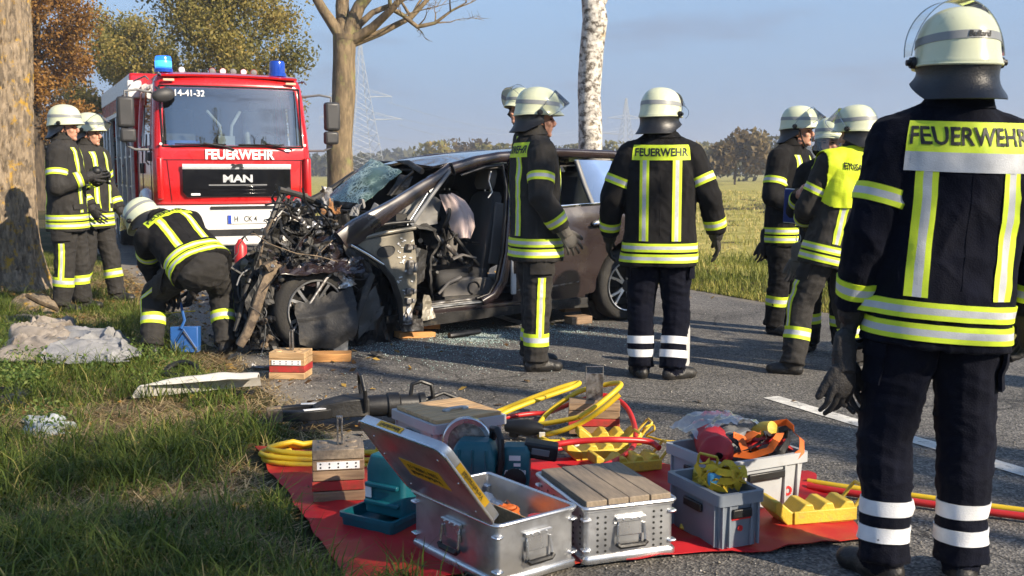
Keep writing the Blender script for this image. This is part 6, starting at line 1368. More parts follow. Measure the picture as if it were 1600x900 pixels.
# damper hanging in front of the wheel, torn bracket
MB().tube([cp(520, 424, -.05), cp(511, 434, -.06)], .014, 8).tube([cp(511, 434, -.06), cp(478, 484, -.08), cp(458, 518, -.09)], [.018, .012, .010], 8).build('damper', M_steel, CAR)
crumple('torn_bracket', [cp(516, 408, -.05), cp(536, 420, -.05), cp(556, 445, -.04), cp(528, 452, -.06)], M_alu, .03, 10, 31, 8, 8, .005)
# arch liner and its strips
def ln_(u, v):
    vv = v*(1-.22*max(0, u-.6)/.4 - .12*max(0, .3-u)/.3); p = cp(461, 478, -.06).lerp(cp(550, 450, -.10), u).lerp(cp(466, 546, -.16).lerp(cp(550, 542, -.2), u), vv)
    q = V3((u*2.0, v*1.6, 4)); return p + V3((.02*noise.noise(q*1.5), -.11*math.sin(vv*2.7)*(.3+.7*u) + .015*noise.noise(q*2) - .012*(abs(v-.32) < .03), .012*noise.noise(q*2) + .02*max(0, math.sin(u*22))*(v < .06)))
al = MB().grid(ln_, 28, 20, 0, .006).build('arch_liner', M_dirty, CAR, smooth=60)
crumple('arch_liner', [cp(560, 470, -.08), cp(588, 445, -.04), cp(596, 490, -.06), cp(560, 530, -.15)], M_liner, .02, 7, 34, 10, 10, .006, flat=False); crumple('arch_liner', [cp(586, 478, -.08), cp(602, 478, -.04), cp(592, 500, -.06), cp(580, 505, -.1)], M_liner, .02, 7, 35, 6, 6, .006)
sweep([cp(582, 428, -.05), cp(572, 455, -.09), cp(560, 495, -.14), cp(548, 532, -.17)], [.028, .032, .026, .015], .008, 'liner_strip', M_dirty)
crumple('liner_flap', [cp(524, 528, -.2), cp(545, 520, -.2), cp(543, 548, -.22), cp(522, 548, -.22)], M_grey, .01, 8, 37, 6, 6, .005)
sweep([cp(556, 385, -.02), cp(590, 408, -.03), cp(612, 436, -.03), cp(624, 470, -.02), cp(627, 505, -.01)], [.02, .025, .03, .03, .02], .012, 'arch_strip', M_blackp); sweep([cp(548, 383, -.03), cp(575, 398, -.04), cp(599, 414, -.04)], .011, .012, 'chrome_bar', M_chrome)
crumple('inner_arch', [cp(585, 430, .25), cp(630, 440, .25), cp(630, 535, .2), cp(585, 540, .2)], M_blackp, .04, 5, 39, 8, 8)
MB().box((.35, .95, .40), (.9, 1.2, .45)).build('engine_block', M_dirty, CAR, bevel=.05); MB().box((.55, .9, .15), (.8, 1.3, .08)).build('undertray', M_dirty, CAR)
MB().box((2.0, .92, .17), (2.6, 1.5, .06)).build('underbody', M_dirty, CAR)

# dark lining of the cabin and more wreckage inside
crumple('roof_lining', [V3((1.2, .3, 1.42)), V3((3.4, .3, 1.47)), V3((3.4, CW-.3, 1.47)), V3((1.2, CW-.3, 1.42))], M_dirty, .01, 3, 3, 10, 8, .01, flat=False)
m = MB(); m.add([V3((u, CW-vs_(z)-.03, z)) for u, z in [(1.25, 1.06), (2.02, 1.08), (2.02, 1.5), (1.55, 1.44)]], [(0, 1, 2, 3)]); m.build('side_window', M_tint, CAR, smooth=None)
panel('far_trim', [(.7, .3), (1.5, .3), (2.4, .3), (2.9, .5)], [(.9, 1.12), (1.5, 1.16), (2.4, 1.16), (2.9, 1.16)], M_dirty, 12, 4, far=True, off=.09)
fr2 = random.Random(9)
for k in range(46):
    c_ = cp(fr2.uniform(655, 740), fr2.uniform(372, 440), fr2.uniform(.22, .5)); rt = rotm(fr2.uniform(-1.5, 1.5), fr2.uniform(-1.5, 1.5), fr2.uniform(-1.5, 1.5)); s_ = fr2.uniform(.02, .07)
    if k % 3: crumple('cabin_fragment', [c_ + rt @ V3((-s_, -s_*.5, 0)), c_ + rt @ V3((s_, -s_*.4, 0)), c_ + rt @ V3((s_, s_*.5, 0)), c_ + rt @ V3((-s_, s_*.5, 0))], fr2.choice([M_dirty, M_blackp, M_liner, M_grey, M_dirty]), s_*.4, 1/s_, k, 5, 4, .006)
    else: MB().tube([c_, c_ + rt @ V3((s_*2, 0, .01)), c_ + rt @ V3((s_*3.4, .03, .04))], s_*.2, 7).build('cabin_strut', fr2.choice([M_blackp, M_dirty, M_steel]), CAR)
sweep([cp(670, 360, .3), cp(700, 385, .3), cp(725, 410, .3)], .02, .02, 'pedal_bracket', M_steel); sweep([cp(705, 362, .28), cp(730, 395, .28), cp(748, 415, .28)], .016, .02, 'pedal_bracket', M_dirty)
sweep([cp(706, 405, .2), cp(722, 398, .2), cp(742, 403, .2)], .012, .03, 'belt_buckle_arm', M_seat2)
MB().tube([(1.80, .30, 1.40), (1.76, .27, 1.32), (1.79, .26, 1.22), (1.74, .25, 1.17)], .006, 6).build('torn_wire', M_letw, CAR)

# more torn sheet and ducting packed round the wheel
for k in range(46): frag(fr.uniform(388, 470), fr.uniform(400, 540), fr.uniform(-.06, .3), fr.uniform(.03, .07), fr.choice([M_dirty, M_blackp, M_blackp, M_liner, M_steel, M_mud]))
for k in range(26): frag(fr.uniform(430, 575), fr.uniform(385, 445), fr.uniform(-.05, .12), fr.uniform(.03, .065), fr.choice([M_dirty, M_blackp, M_paint, M_paint, M_liner, M_steel]))
crumple('crushed_wing', [cp(428, 440, .0), cp(500, 402, -.04), cp(560, 420, -.04), cp(545, 450, -.02)], M_paint, .05, 7, 44, 18, 10, .006)
crumple('crushed_wing', [cp(420, 470, .05), cp(450, 415, .0), cp(480, 425, .0), cp(440, 480, .02)], M_dirty, .05, 7, 46, 12, 10, .006)
crumple('crushed_wing', [cp(540, 380, -.03), cp(570, 398, -.03), cp(590, 440, -.03), cp(548, 430, -.03)], M_dirty, .04, 8, 47, 12, 10, .006)
crumple('splash_shield', [cp(395, 500, .1), cp(440, 480, .05), cp(462, 545, .0), cp(390, 548, .05)], M_blackp, .06, 6, 49, 12, 10, .006)
crumple('splash_shield', [cp(548, 460, -.02), cp(590, 440, .02), cp(615, 540, .05), cp(560, 545, .0)], M_blackp, .05, 5, 51, 12, 10, .006)
for k in range(14):
    a = [cp(fr.uniform(380, 440), fr.uniform(330, 480), fr.uniform(-.05, .2))]; d = V3((fr.uniform(-.6, .6), fr.uniform(-.3, .1), fr.uniform(-1.2, .2)))
    for q in range(7): a.append(a[-1]+d*.05); d += V3((fr.uniform(-.7, .7), fr.uniform(-.3, .3), fr.uniform(-.6, .5)))
    MB().tube(a, fr.choice([.004, .006, .009, .012]), 6).build('torn_wire', fr.choice([M_blackp, M_dirty, M_mud, M_grey]), CAR)

crumple('airbag_and_shade_fill', [V3((1.25, CW-.28, 1.44)), V3((2.9, CW-.28, 1.48)), V3((2.9, CW-.2, 1.12)), V3((1.25, CW-.2, 1.08))], M_seat, .03, 4, 6, 18, 8, .01, flat=False)  # dark fill sheet added to stand for the cabin's shade on the far side

# heavy crumpled sheet packed over the tangle
for k, (c4, mt, am) in enumerate((
    ([(392, 455), (425, 350), (462, 372), (440, 470)], M_dirty, .07), ([(430, 330), (480, 318), (500, 372), (448, 392)], M_dirty, .07), ([(455, 395), (540, 372), (556, 412), (470, 438)], M_dirty, .05),
    ([(372, 530), (398, 440), (436, 470), (430, 548)], M_blackp, .06), ([(440, 432), (470, 405), (520, 405), (560, 430)], M_blackp, .05), ([(500, 335), (545, 330), (560, 368), (520, 372)], M_dirty, .06))):
    v0 = (.10, .22, .0, .06, -.06, .25)[k]; crumple('crumpled_sheet', [cp(x, y, v0+.04*i) for i, (x, y) in enumerate(c4)], mt, am, 6.5, 60+k*3, 18, 16, .006)

# wing overhang added to cast shade on the front wheel, torn sheet before it
crumple('wing_shade_overhang', [cp(436, 414, .02), cp(562, 396, -.02), cp(572, 424, -.16), cp(440, 430, -.14)], M_paint, .035, 8, 71, 20, 8, .006)
crumple('crumpled_sheet', [cp(384, 470, .0), cp(412, 420, .02), cp(430, 450, .0), cp(404, 520, -.02)], M_liner, .04, 8, 77, 12, 12, .006)
for k in range(26): frag(fr.uniform(400, 560), fr.uniform(385, 425), fr.uniform(-.10, .05), fr.uniform(.025, .055), fr.choice([M_dirty, M_blackp, M_paint, M_paint, M_steel]))
# ------------------------------------------------------------------ rescue equipment laid out on the tarpaulin
M_tarp = pm('red tarpaulin', (0.48, 0.018, 0.024), 0.55, var=0.15, vscale=3, spec=.22, col2=(0.52, 0.13, 0.035), c2scale=1.1, c2edge=(.5, .72), bump=.12, bscale=14)  # orange noise patches put the sunlit tone of the sheet into its colour
M_crate = pm('grey plastic crate', (0.20, 0.23, 0.27), 0.5, var=0.1, vscale=5, col2=(.27, .29, .31), c2scale=6, c2edge=(.55, .8))
M_crate2 = pm('pale grey plastic crate', (0.40, 0.42, 0.44), 0.5, var=0.08, vscale=5, col2=(.33, .34, .35), c2scale=6, c2edge=(.55, .8))
M_alub = pm('aluminium box sheet', (0.58, 0.59, 0.60), 0.38, metal=0.9, var=0.14, vscale=7, bump=0.10, bscale=22, col2=(.40, .40, .41), c2scale=9, c2edge=(.5, .72))
M_alue = pm('aluminium box edge', (0.68, 0.69, 0.70), 0.28, metal=0.9, var=0.1)
def wood(name, c, c2, st=(1, 9, 9)): return pm(name, c, 0.75, var=0.3, vscale=7, col2=c2, c2scale=6, c2edge=(.48, .66), stretch=st, bump=.15, bscale=30)
M_wgrey = wood('weathered grey board', (0.28, 0.22, 0.155), (0.19, 0.15, 0.11), (9, 1, 9)); M_wpale = wood('fresh pine board', (0.55, 0.36, 0.18), (0.44, 0.26, 0.12)); M_wbrown = wood('brown block wood', (0.30, 0.20, 0.12), (0.21, 0.135, 0.08)); M_wor = wood('orange wedge wood', (0.55, 0.27, 0.09), (0.42, 0.19, 0.06)); M_wred = pm('red painted wood', (0.45, 0.035, 0.03), .7, var=.2, col2=(.3, .05, .03), c2scale=9)
M_teal = pm('teal tool plastic', (0.005, 0.105, 0.135), 0.42, var=0.12, vscale=6, bump=.08, bscale=60)
M_yelp = pm('yellow painted steel', (0.62, 0.44, 0.045), 0.5, var=0.12, vscale=9, col2=(0.45, 0.33, 0.08), c2scale=20, c2edge=(.55, .7), bump=.25, bscale=120)
M_yhose = pm('yellow hydraulic hose', (0.68, 0.47, 0.02), 0.45, var=0.1, vscale=8, col2=(.5, .36, .06), c2scale=8, c2edge=(.58, .75)); M_rhose = pm('red hydraulic hose', (0.48, 0.02, 0.02), 0.4, var=0.1, vscale=8, col2=(.33, .03, .03), c2scale=8, c2edge=(.58, .75))
M_lab = pm('yellow label', (0.78, 0.43, 0.01), .5, var=.04); M_strap = pm('yellow strap webbing', (0.62, 0.42, 0.02), .8, var=.12, bump=.4, bscale=200); M_orange = pm('orange webbing', (0.65, 0.14, 0.02), .7, var=.12); M_redbag = pm('red bag cloth', (0.36, 0.012, 0.02), .6, var=.15, bump=.2, bscale=30)
M_clear = glassmat('clear plastic sheet', (.75, .78, .80), .28, .30, 1.0); M_wplast = pm('milky plastic', (.34, .37, .38), .35, var=.2, bump=.3, bscale=30)
M_rdot = pm('red print', (.55, .02, .02), .5)
# tarpaulin
tc4 = [G(398, 706), G(1262, 742), G(1358, 850), G(548, 922)]
def tarp(u, v):
    p = tc4[0].lerp(tc4[1], u).lerp(tc4[3].lerp(tc4[2], u), v); e = min(u, 1-u, v, 1-v); p = p + V3((.03*noise.noise(V3((v*6, 1, 0)))*(u < .02 or u > .98), .05*noise.noise(V3((u*7, 2, 0)))*(v > .98 or v < .02), 0))
    w = .7*noise.noise(V3((p.x*3, p.y*3, 0))) + .8*(1-2*abs(noise.noise(V3((p.x*5, p.y*5, 3))))) + .6*max(0, noise.noise(V3((p.x*1.2+p.y*4, 0, 8))))
    return V3((p.x, p.y, .013 + max(0, .012*w + .012*max(0, .06-e)/.06*noise.noise(V3((p.x*7, p.y*7, 5))) + .004)))
tag(MB().grid(tarp, 90, 50, 0, .003).build('tarpaulin', M_tarp, smooth=70), 'red tarpaulin with sunlit orange painted into its colour, spread under the equipment', 'tarpaulin')
def rrect(w, d, r, n=3):
    out = []
    for cx, cy, a0 in ((w/2-r, d/2-r, 0), (-w/2+r, d/2-r, 90), (-w/2+r, -d/2+r, 180), (w/2-r, -d/2+r, 270)):
        for k in range(n+1): a = R(a0+90*k/n); out.append((cx+r*math.cos(a), cy+r*math.sin(a)))
    return out
def tray(name, mat, parent, w, d, h, t=.006, rim=.012, taper=.96, r=.02, rimh=.03, inner_mat=0):
    L_ = [(w*taper-2*rim, d*taper-2*rim, 0), (w-2*rim, d-2*rim, h-rimh), (w, d, h-rimh+.002), (w, d, h), (w-2*rim-2*t, d-2*rim-2*t, h), (w*taper-2*rim-2*t, d*taper-2*rim-2*t, .012)]
    m = MB(); m.loft([[V3((x, y, z)) for x, y in rrect(a, b, r)] for a, b, z in L_], True); return m.build(name, mat, parent, smooth=35)
def corner(npx, rpx, z=0.0): 
    N, Rr = G(*npx, z), G(*rpx, z); e = (Rr-N); e.z = 0; return V3((N.x, N.y, 0)), e.length, math.atan2(e.y, e.x)
def at_box(N, yaw, w, d): return N + rotm(0, 0, yaw) @ V3((w/2, d/2, 0))
ZT = .022
def alu_handle(t, x, y, z, nrm, k=1.0):
    """flap handle on a face whose outward normal is nrm ('-y' or '-x')"""
    M = frame((x, y, z), (1, 0, 0), (0, 0, 1), (0, -1, 0)) if nrm == '-y' else frame((x, y, z), (0, -1, 0), (0, 0, 1), (-1, 0, 0))
    h = MB().add([M @ V3(p) for p in []], []).prism([(-.05*k, -.02*k), (.05*k, -.02*k), (.045*k, .035*k), (-.045*k, .035*k)], .006, M).prism([(-.055*k, .030*k), (.055*k, .030*k), (.055*k, .045*k), (-.055*k, .045*k)], .014, M).build('handle_plate', M_alue, t, bevel=.002)
    MB().tube([M @ V3(p) for p in ((-.048*k, .02*k, .01), (-.052*k, -.03*k, .016), (-.05*k, -.045*k, .018))], .005, 6).build('handle_bail', M_alue, h); MB().tube([M @ V3(p) for p in ((.048*k, .02*k, .01), (.052*k, -.03*k, .016), (.05*k, -.045*k, .018))], .005, 6).build('handle_bail', M_alue, h)
    MB().tube([M @ V3(p) for p in ((-.055*k, -.042*k, .018), (-.045*k, -.052*k, .02), (.045*k, -.052*k, .02), (.055*k, -.042*k, .018))], .010*k, 8).build('handle_grip', M_blackp, h)
    for q in (-.03, 0, .03):
        MB().ell(M @ V3((q*k, .038*k, .015)), (.004, .004, .004), None, 8, 5).build('rivet', M_alue, h)
def alu_box(label, N, yaw, w, d, h, perf=False):
    c = at_box(N, yaw, w, d); t = thing('aluminium_box', label, 'box', (c.x, c.y, ZT), yaw)
    tray('box_body', M_alub, t, w, d, h, .004, .006, 1.0, .018, .02)
    MB().loft([[V3((x, y, z)) for x, y in rrect(w+a, d+a, .02)] for a, z in ((.004, 0), (.008, .004), (.008, .02), (.0, .026))], True).build('base_rim', M_alue, t)
    m = MB(); m.tube([V3((x, y, h-.003)) for x, y in rrect(w+.004, d+.004, .02)+[rrect(w+.004, d+.004, .02)[0]]], .007, 8); m.build('top_rim', M_alue, t)
    for sx in (-1, 1):
        for sy in (-1, 1):
            for z in (.05, h-.045): MB().box((sx*(w/2-.012), sy*(d/2-.012), z), (.034, .034, .012)).build('corner_band', M_alue, t, bevel=.006)
    alu_handle(t, 0, -d/2+.004, h*.55, '-y', 1.05); alu_handle(t, -w/2+.004, 0, h*.55, '-x', 1.05)
    if perf:
        rows = 7
        for sx in (-1, 1):
            for cx in (.095, .125, ):
                for j in range(rows): MB().cyl((sx*cx, -d/2+.0065, .04+j*(h-.08)/(rows-1)), (sx*cx, -d/2+.0045, .04+j*(h-.08)/(rows-1)), .0048, n=8).build('vent_hole', M_print, t, smooth=None)
        for k in range(7):
            for j in range(rows): MB().cyl((-w/2+.0065, -d*.40+d*.8*k/6, .04+j*(h-.08)/(rows-1)), (-w/2+.0045, -d*.40+d*.8*k/6, .04+j*(h-.08)/(rows-1)), .0048, n=8).build('vent_hole', M_print, t, smooth=None)
    return t
# open aluminium box with its lid folded back
N, w, yaw = corner((776, 930), (899, 895)); w = .35; d = .52; h = .215; yaw += R(2)
bx = alu_box('open aluminium box with its lid folded back, at the bottom of the photo', N, yaw, w, d, h)
lid_a = R(37); hx = -w/2-.004                                    # lid hinged on the left long side
Ml = frame((hx, 0, h+.006), (-math.sin(lid_a), 0, math.cos(lid_a)), (0, 1, 0), (-math.cos(lid_a), 0, -math.sin(lid_a)))   # x up the lid, y along the hinge, z = outer face
lw, ld_ = w+.01, d+.01
m = MB(); m.loft([[Ml @ V3((x+lw/2, y, z)) for x, y in rrect(lw-a, ld_-a, .035)] for a, z in ((.02, -.03), (.0, -.03), (.0, .0), (.008, .006), (.03, .007))], True); lid = m.build('lid', M_alub, bx, smooth=40)
m = MB(); m.tube([Ml @ V3((x+lw/2, y, .003)) for x, y in rrect(lw+.002, ld_+.002, .036)+[rrect(lw+.002, ld_+.002, .036)[0]]], .0055, 8); m.build('lid_edge', M_alue, lid)
def lid_label(cx, cy, sx, sy, lines, size):
    lb = MB().prism([(-sx/2, -sy/2), (sx/2, -sy/2), (sx/2, sy/2), (-sx/2, sy/2)], .0015, Ml @ Matrix.Translation((cx, cy, .0065)) @ Matrix.Rotation(R(90), 4, 'Z')).build('label', M_lab, lid)
    for i, tx in enumerate(lines): text_obj('lettering', tx, size, M_print, Ml @ Matrix.Translation((cx+.0, cy, .0088)) @ Matrix.Rotation(R(90), 4, 'Z') @ Matrix.Translation((0, (len(lines)/2-.5-i)*size*1.0, 0)), lb, bold=.0, extrude=.0003)
lid_label(lw*.47, .0, .25, .088, ['Verkehrsunfall', 'DIN 14800-13'], .031)
def edge_label(M, sx, tx):
    lb = MB().prism([(-sx/2, -.013), (sx/2, -.013), (sx/2, .013), (-sx/2, .013)], .0015, M).build('label', M_lab, lid); text_obj('lettering', tx, .022, M_print, M @ Matrix.Translation((0, 0, .002)), lb, bold=.0003, extrude=.0003)
edge_label(Ml @ Matrix.Translation((lw+.001, .06, -.014)) @ frame((0, 0, 0), (0, 1, 0), (0, 0, -1), (1, 0, 0)) @ Matrix.Rotation(math.pi, 4, 'Z'), .15, 'Verkehrsunfall')
edge_label(Ml @ Matrix.Translation((lw*.5, -ld_/2-.001, -.014)) @ frame((0, 0, 0), (1, 0, 0), (0, 0, 1), (0, -1, 0)), .19, 'Verkehrsunfall')
for x, y in ((.05, -.2), (.05, .2), (.3, -.2), (.3, .2), (.2, -.23), (.2, .23)): MB().ell(Ml @ V3((x, y, .007)), (.004,)*3, None, 8, 5).build('rivet', M_alue, lid)
def inbox(name, label, cat, fn):
    o = fn(MB()); o[0].matrix_world = Matrix.Translation(bx.location) @ Matrix.Rotation(yaw, 4, 'Z') @ Matrix.Translation(o[1]); tag(o[0], label, cat); return o
inbox('divider', 'thin plywood divider inside the open aluminium box', 'divider', lambda m: (m.box((0, 0, .08), (.006, .3, .15)).build('divider', M_wpale, bevel=.001), V3((.04, -.05, .015))))
inbox('plastic_bag', 'crumpled clear plastic bag inside the open aluminium box', 'bag', lambda m: (m.grid(lambda u, v: V3((-.12+.24*u, -.10+.2*v, .10+.035*noise.noise(V3((u*6, v*6, 1)))+.03*noise.noise(V3((u*14, v*14, 4))))), 16, 14).build('plastic_bag', M_clear, smooth=50), V3((-.01, .13, .06))))
inbox('strap_roll', 'rolled orange strap inside the open aluminium box', 'strap', lambda m: (m.tube([(.04*math.cos(a)*(1-a*.012), .04*math.sin(a)*(1-a*.012), .02+.003*a) for a in [i*.5 for i in range(36)]], .008, 6).build('strap_roll', M_orange), V3((.09, .02, .09))))
inbox('hose_plug', 'red round plug inside the open aluminium box', 'plug', lambda m: (m.lathe([(.0, 0), (.045, 0), (.045, .05), (.03, .07), (0, .075)], 18, caps=False).build('hose_plug', M_rhose), V3((.10, -.13, .09))))
# perforated aluminium box filled with boards
N, w, yaw = corner((912, 893), (1058, 873)); w = .36; d = .47; h = .205
pb = alu_box('perforated aluminium box with grey boards on top, in the front row', N, yaw, w, d, h, True)
for k in range(4):
    o = MB().box((0, 0, 0), (.080, d-.03, .024)).build('wooden_board', M_wgrey, bevel=.003); o.matrix_world = Matrix.Translation(pb.location + V3((0, 0, h+.006))) @ Matrix.Rotation(yaw, 4, 'Z') @ Matrix.Translation((-.126+k*.084, random.uniform(-.004, .004), random.uniform(0, .004))) @ Matrix.Rotation(random.uniform(-.01, .01), 4, 'Y')
    tag(o, ['leftmost grey board on the perforated aluminium box', 'second grey board from the left on the perforated box', 'third grey board from the left on the perforated box', 'rightmost grey board on the perforated aluminium box'][k], 'board', 'boards on the perforated box')
# crates
def crate(label, N, yaw, w, d, h, mat, handle='-y'):
    c = at_box(N, yaw, w, d); t = thing('plastic_crate', label, 'crate', (c.x, c.y, ZT), yaw); b = tray('crate_body', mat, t, w, d, h, .005, .014, .95, .018, .045)
    for sx in (-1, 1):
        for k in (.5, .82): MB().box((sx*w*.5*k*.93, -d*.5*.965+.006, h*.42), (.008, .014, h*.76)).build('rib', mat, b)
    for sy in (-1, 1):
        MB().box((-w*.5*.965+.006, sy*d*.40, h*.42), (.014, .008, h*.76)).build('rib', mat, b)
    MB().box((0, -d/2+.002, h-.075), (w*.42, .014, .034)).build('grip', M_blackp, b, bevel=.005); MB().box((-w/2+.006, 0, h-.08), (.014, d*.32, .034)).build('grip', M_blackp, b, bevel=.005)
    return t
N, w, yaw = corner((1122, 873), (1196, 860)); w = .205; d = .36; h = .21
c3 = crate('small blue grey crate full of yellow straps in the front row', N, yaw, w, d, h, M_crate); c3yaw, c3w, c3d, c3h = yaw, w, d, h
cb = c3.children[0]; MB().box((0, -d/2+.010, .115), (.09, .004, .012)).build('red_mark', M_rdot, cb); MB().cyl((0, -d/2+.014, .075), (0, -d/2+.010, .075), .011).build('red_mark', M_rdot, cb)
N4 = G(1130, 735, .22); N4.z = 0; R4 = G(1267, 713, .22); R4.z = 0; yaw4 = math.atan2((R4-N4).y, (R4-N4).x); w4, d4, h4 = .45, .40, .22
c4_ = crate('large pale grey crate holding a red bag and orange straps', N4, yaw4, w4, d4, h4, M_crate2)
for k in range(6):
    a = R(60*k); MB().box((.13+.015*math.cos(a), -d4/2+.018, .06+.015*math.sin(a)), (.016, .003, .009), rotm(0, -a+1.57, 0)).build('emblem', M_rdot, c4_.children[0])
N5 = G(678, 670, .25); N5.z = 0; R5 = G(793, 652, .25); R5.z = 0; yaw5 = math.atan2((R5-N5).y, (R5-N5).x); w5, d5, h5 = .40, .42, .24
c5 = crate('pale grey crate with a wooden plank cover, behind the open lid', N5, yaw5, w5, d5, h5, M_crate2)
MB().box((.02, -d5/2+.014, .13), (.15, .006, .04)).build('label', pm('pale label', (.6, .5, .2), .6), c5.children[0]); text_obj('lettering', 'THL', .03, M_print, frame((.1, -d5/2+.010, .07), (1, 0, 0), (0, 0, 1), (0, -1, 0)), c5.children[0], bold=.0004, extrude=.0003)
cov = thing('plank_cover', 'pale pine plank cover lying on the grey crate', 'cover', c5.location + V3((0, 0, h5)), yaw5)
for k in range(5): MB().box((0, -d5/2+.055+k*.076, .008), (w5-.045, .073, .018)).build('plank', M_wpale, cov, bevel=.002)
for x in (-.04, .06): MB().box((x, -.05, .022), (.03, .03, .012)).build('hook', M_wplast, cov, bevel=.004)
MB().tube([(-.06, -.05, .022), (-.02, -.055, .03), (.04, -.055, .03), (.08, -.045, .022)], .007, 6).build('cover_grip', M_wplast, cov)
# stacked rescue blocks
def block(label, px, py, w, d, h, yaw, mats, handle=.12, plate=True, hw=.03, frame_top=False):
    p = G(px, py); t = thing('rescue_block', label, 'wooden block', (p.x, p.y + d/2, ZT if py > 600 else .004), yaw); n = len(mats); hh = h/n
    for k, m in enumerate(mats): MB().box((random.uniform(-.003, .003), random.uniform(-.003, .003), hh*(k+.5)), (w, d, hh-.003)).build('timber', m, t, bevel=.003)
    if plate:
        z = hh*(n-1.5); pt = MB().box((0, -d/2-.002, z), (w*.82, .004, hh*.72)).build('steel_plate', M_letw, t)
        for i in range(5):
            for j in (-1, 1): MB().cyl((-w*.34+w*.17*i, -d/2-.004, z+j*hh*.17), (-w*.34+w*.17*i, -d/2-.0055, z+j*hh*.17), .004, n=6).build('screw', M_print, pt)
    if handle:
        if frame_top: MB().box((0, 0, h+handle*.4), (hw*2, .006, handle*.8)).build('handle_plate', M_steel, t, bevel=.002); MB().tube([(-hw, 0, h+handle*.5), (-hw, 0, h+handle), (hw, 0, h+handle), (hw, 0, h+handle*.5)], .004, 6).build('handle_wire', M_steel, t)
        else:
            MB().box((0, 0, h+handle/2), (.008, hw, handle)).box((.018, 0, h+handle/2), (.008, hw, handle)).box((.009, 0, h+handle-.005), (.02, hw, .01)).build('handle', M_steel, t, bevel=.002)
            for sx in (-.5, .5):
                for sy in (-.5, .5): MB().cyl((sx*w*.55, sy*d*.5, h-.002), (sx*w*.55, sy*d*.5, h+.004), .025, .022).build('peg', mats[-1], t)
    return t
block('weathered block stack with white screw plate beside the yellow coil', 524, 792, .215, .18, .225, R(10), [M_wbrown, M_wred, M_wbrown, M_wbrown, M_wgrey], .12)
block('brown block stack with metal handle inside the yellow hose loop', 930, 686, .27, .16, .17, R(-4), [M_wbrown, M_wred, M_wbrown, M_wbrown], .18, False, .045, True)
block('pale block stack with red stripe standing by the wreck', 450, 594, .245, .2, .185, R(-5), [M_wpale, M_wred, M_wpale, M_wpale], .14)
for nm, lb, px, py, sz, ya, mt in (('wooden_block', 'flat orange block lying on the road behind the pale stack', 515, 566, (.30, .16, .06), .1, M_wor), ('wooden_wedge', 'lower orange wedge under the car sill', 645, 529, (.34, .16, .05), .55, M_wor), ('wooden_wedge', 'upper orange wedge under the car sill', 662, 524, (.24, .14, .045), .62, M_wor), ('wooden_block', 'upper dark plank of the cribbing under the rear door', 906, 499, (.40, .12, .05), .5, M_wbrown), ('wooden_block', 'lower block of the cribbing under the rear door', 904, 507, (.22, .14, .07), .5, M_wbrown), ('wooden_block', 'dark flat plank lying in front of the crushed wheel', 430, 545, (.4, .1, .03), .3, M_wbrown)):
    p = G(px, py); z = {'upper': .05}.get(lb.split()[0], 0)
    if 'dark plank of' in lb: z = .075
    o = MB().box((0, 0, sz[2]/2), sz, taper=(1, 1)).build(nm, mt, bevel=.004); o.location = (p.x, p.y+.05, .005+z); o.rotation_euler = (0, R(4) if 'wedge' in nm else 0, ya); tag(o, lb, 'wooden block')
# yellow step blocks
def step_block(label, loc, yaw, k=1.0, tilt=0.0, n=3):
    t = thing('step_block', label, 'step block', loc, rot=(tilt, 0, yaw)); L_, D, H = .36*k, .13*k, .085*k
    prof = [(-L_/2, H*1.25), (-L_/2+.02*k, H*1.25), (-L_/2+.09*k, H*.55)]
    st = (L_-.09*k)/n
    for i in range(n):
        x0 = -L_/2+.09*k+st*i; prof += [(x0+st*.15, H*.62), (x0+st*.5, H*1.02), (x0+st*.85, H*.98), (x0+st*.98, H*.6)]
    prof += [(L_/2, H*.55), (L_/2, .01), (L_/2-.01, 0), (-L_/2+.06*k, 0), (-L_/2, H*.7)]
    MB().prism(prof, D, frame((0, -D/2, 0), (1, 0, 0), (0, 0, 1), (0, 1, 0))).build('step_body', M_yelp, t, bevel=.005)
    MB().prism([(-L_/2+.08*k, .008), (L_/2, .008), (L_/2, H*.72), (-L_/2+.08*k, H*.72)], .01, frame((0, -D/2-.008, 0), (1, 0, 0), (0, 0, 1), (0, 1, 0))).build('side_plate', M_yelp, t, bevel=.004)
    MB().tube([(L_/2-.01, -D*.4, H*.5), (L_/2+.05*k, -D*.4, H*1.35), (L_/2+.06*k, -D*.36, H*1.5), (L_/2+.06*k, D*.36, H*1.5), (L_/2+.05*k, D*.4, H*1.35), (L_/2-.01, D*.4, H*.5)], .0075*k, 8).build('carry_handle', M_yelp, t)
    return t
p = G(1268, 828); step_block('yellow step block with carry handle at the right end of the tarpaulin', (p.x, p.y+.06, ZT), R(14), .98)
for px, py, ya, z, lb in ((930, 722, .25, 0, 'yellow step block lying flat behind the perforated box'), (950, 700, .1, 0, 'yellow step block half under the red hose'), (975, 742, .3, 0.0, 'yellow step block nearest the large crate')):
    p = G(px, py); step_block(lb, (p.x, p.y, ZT+z), ya, .9)
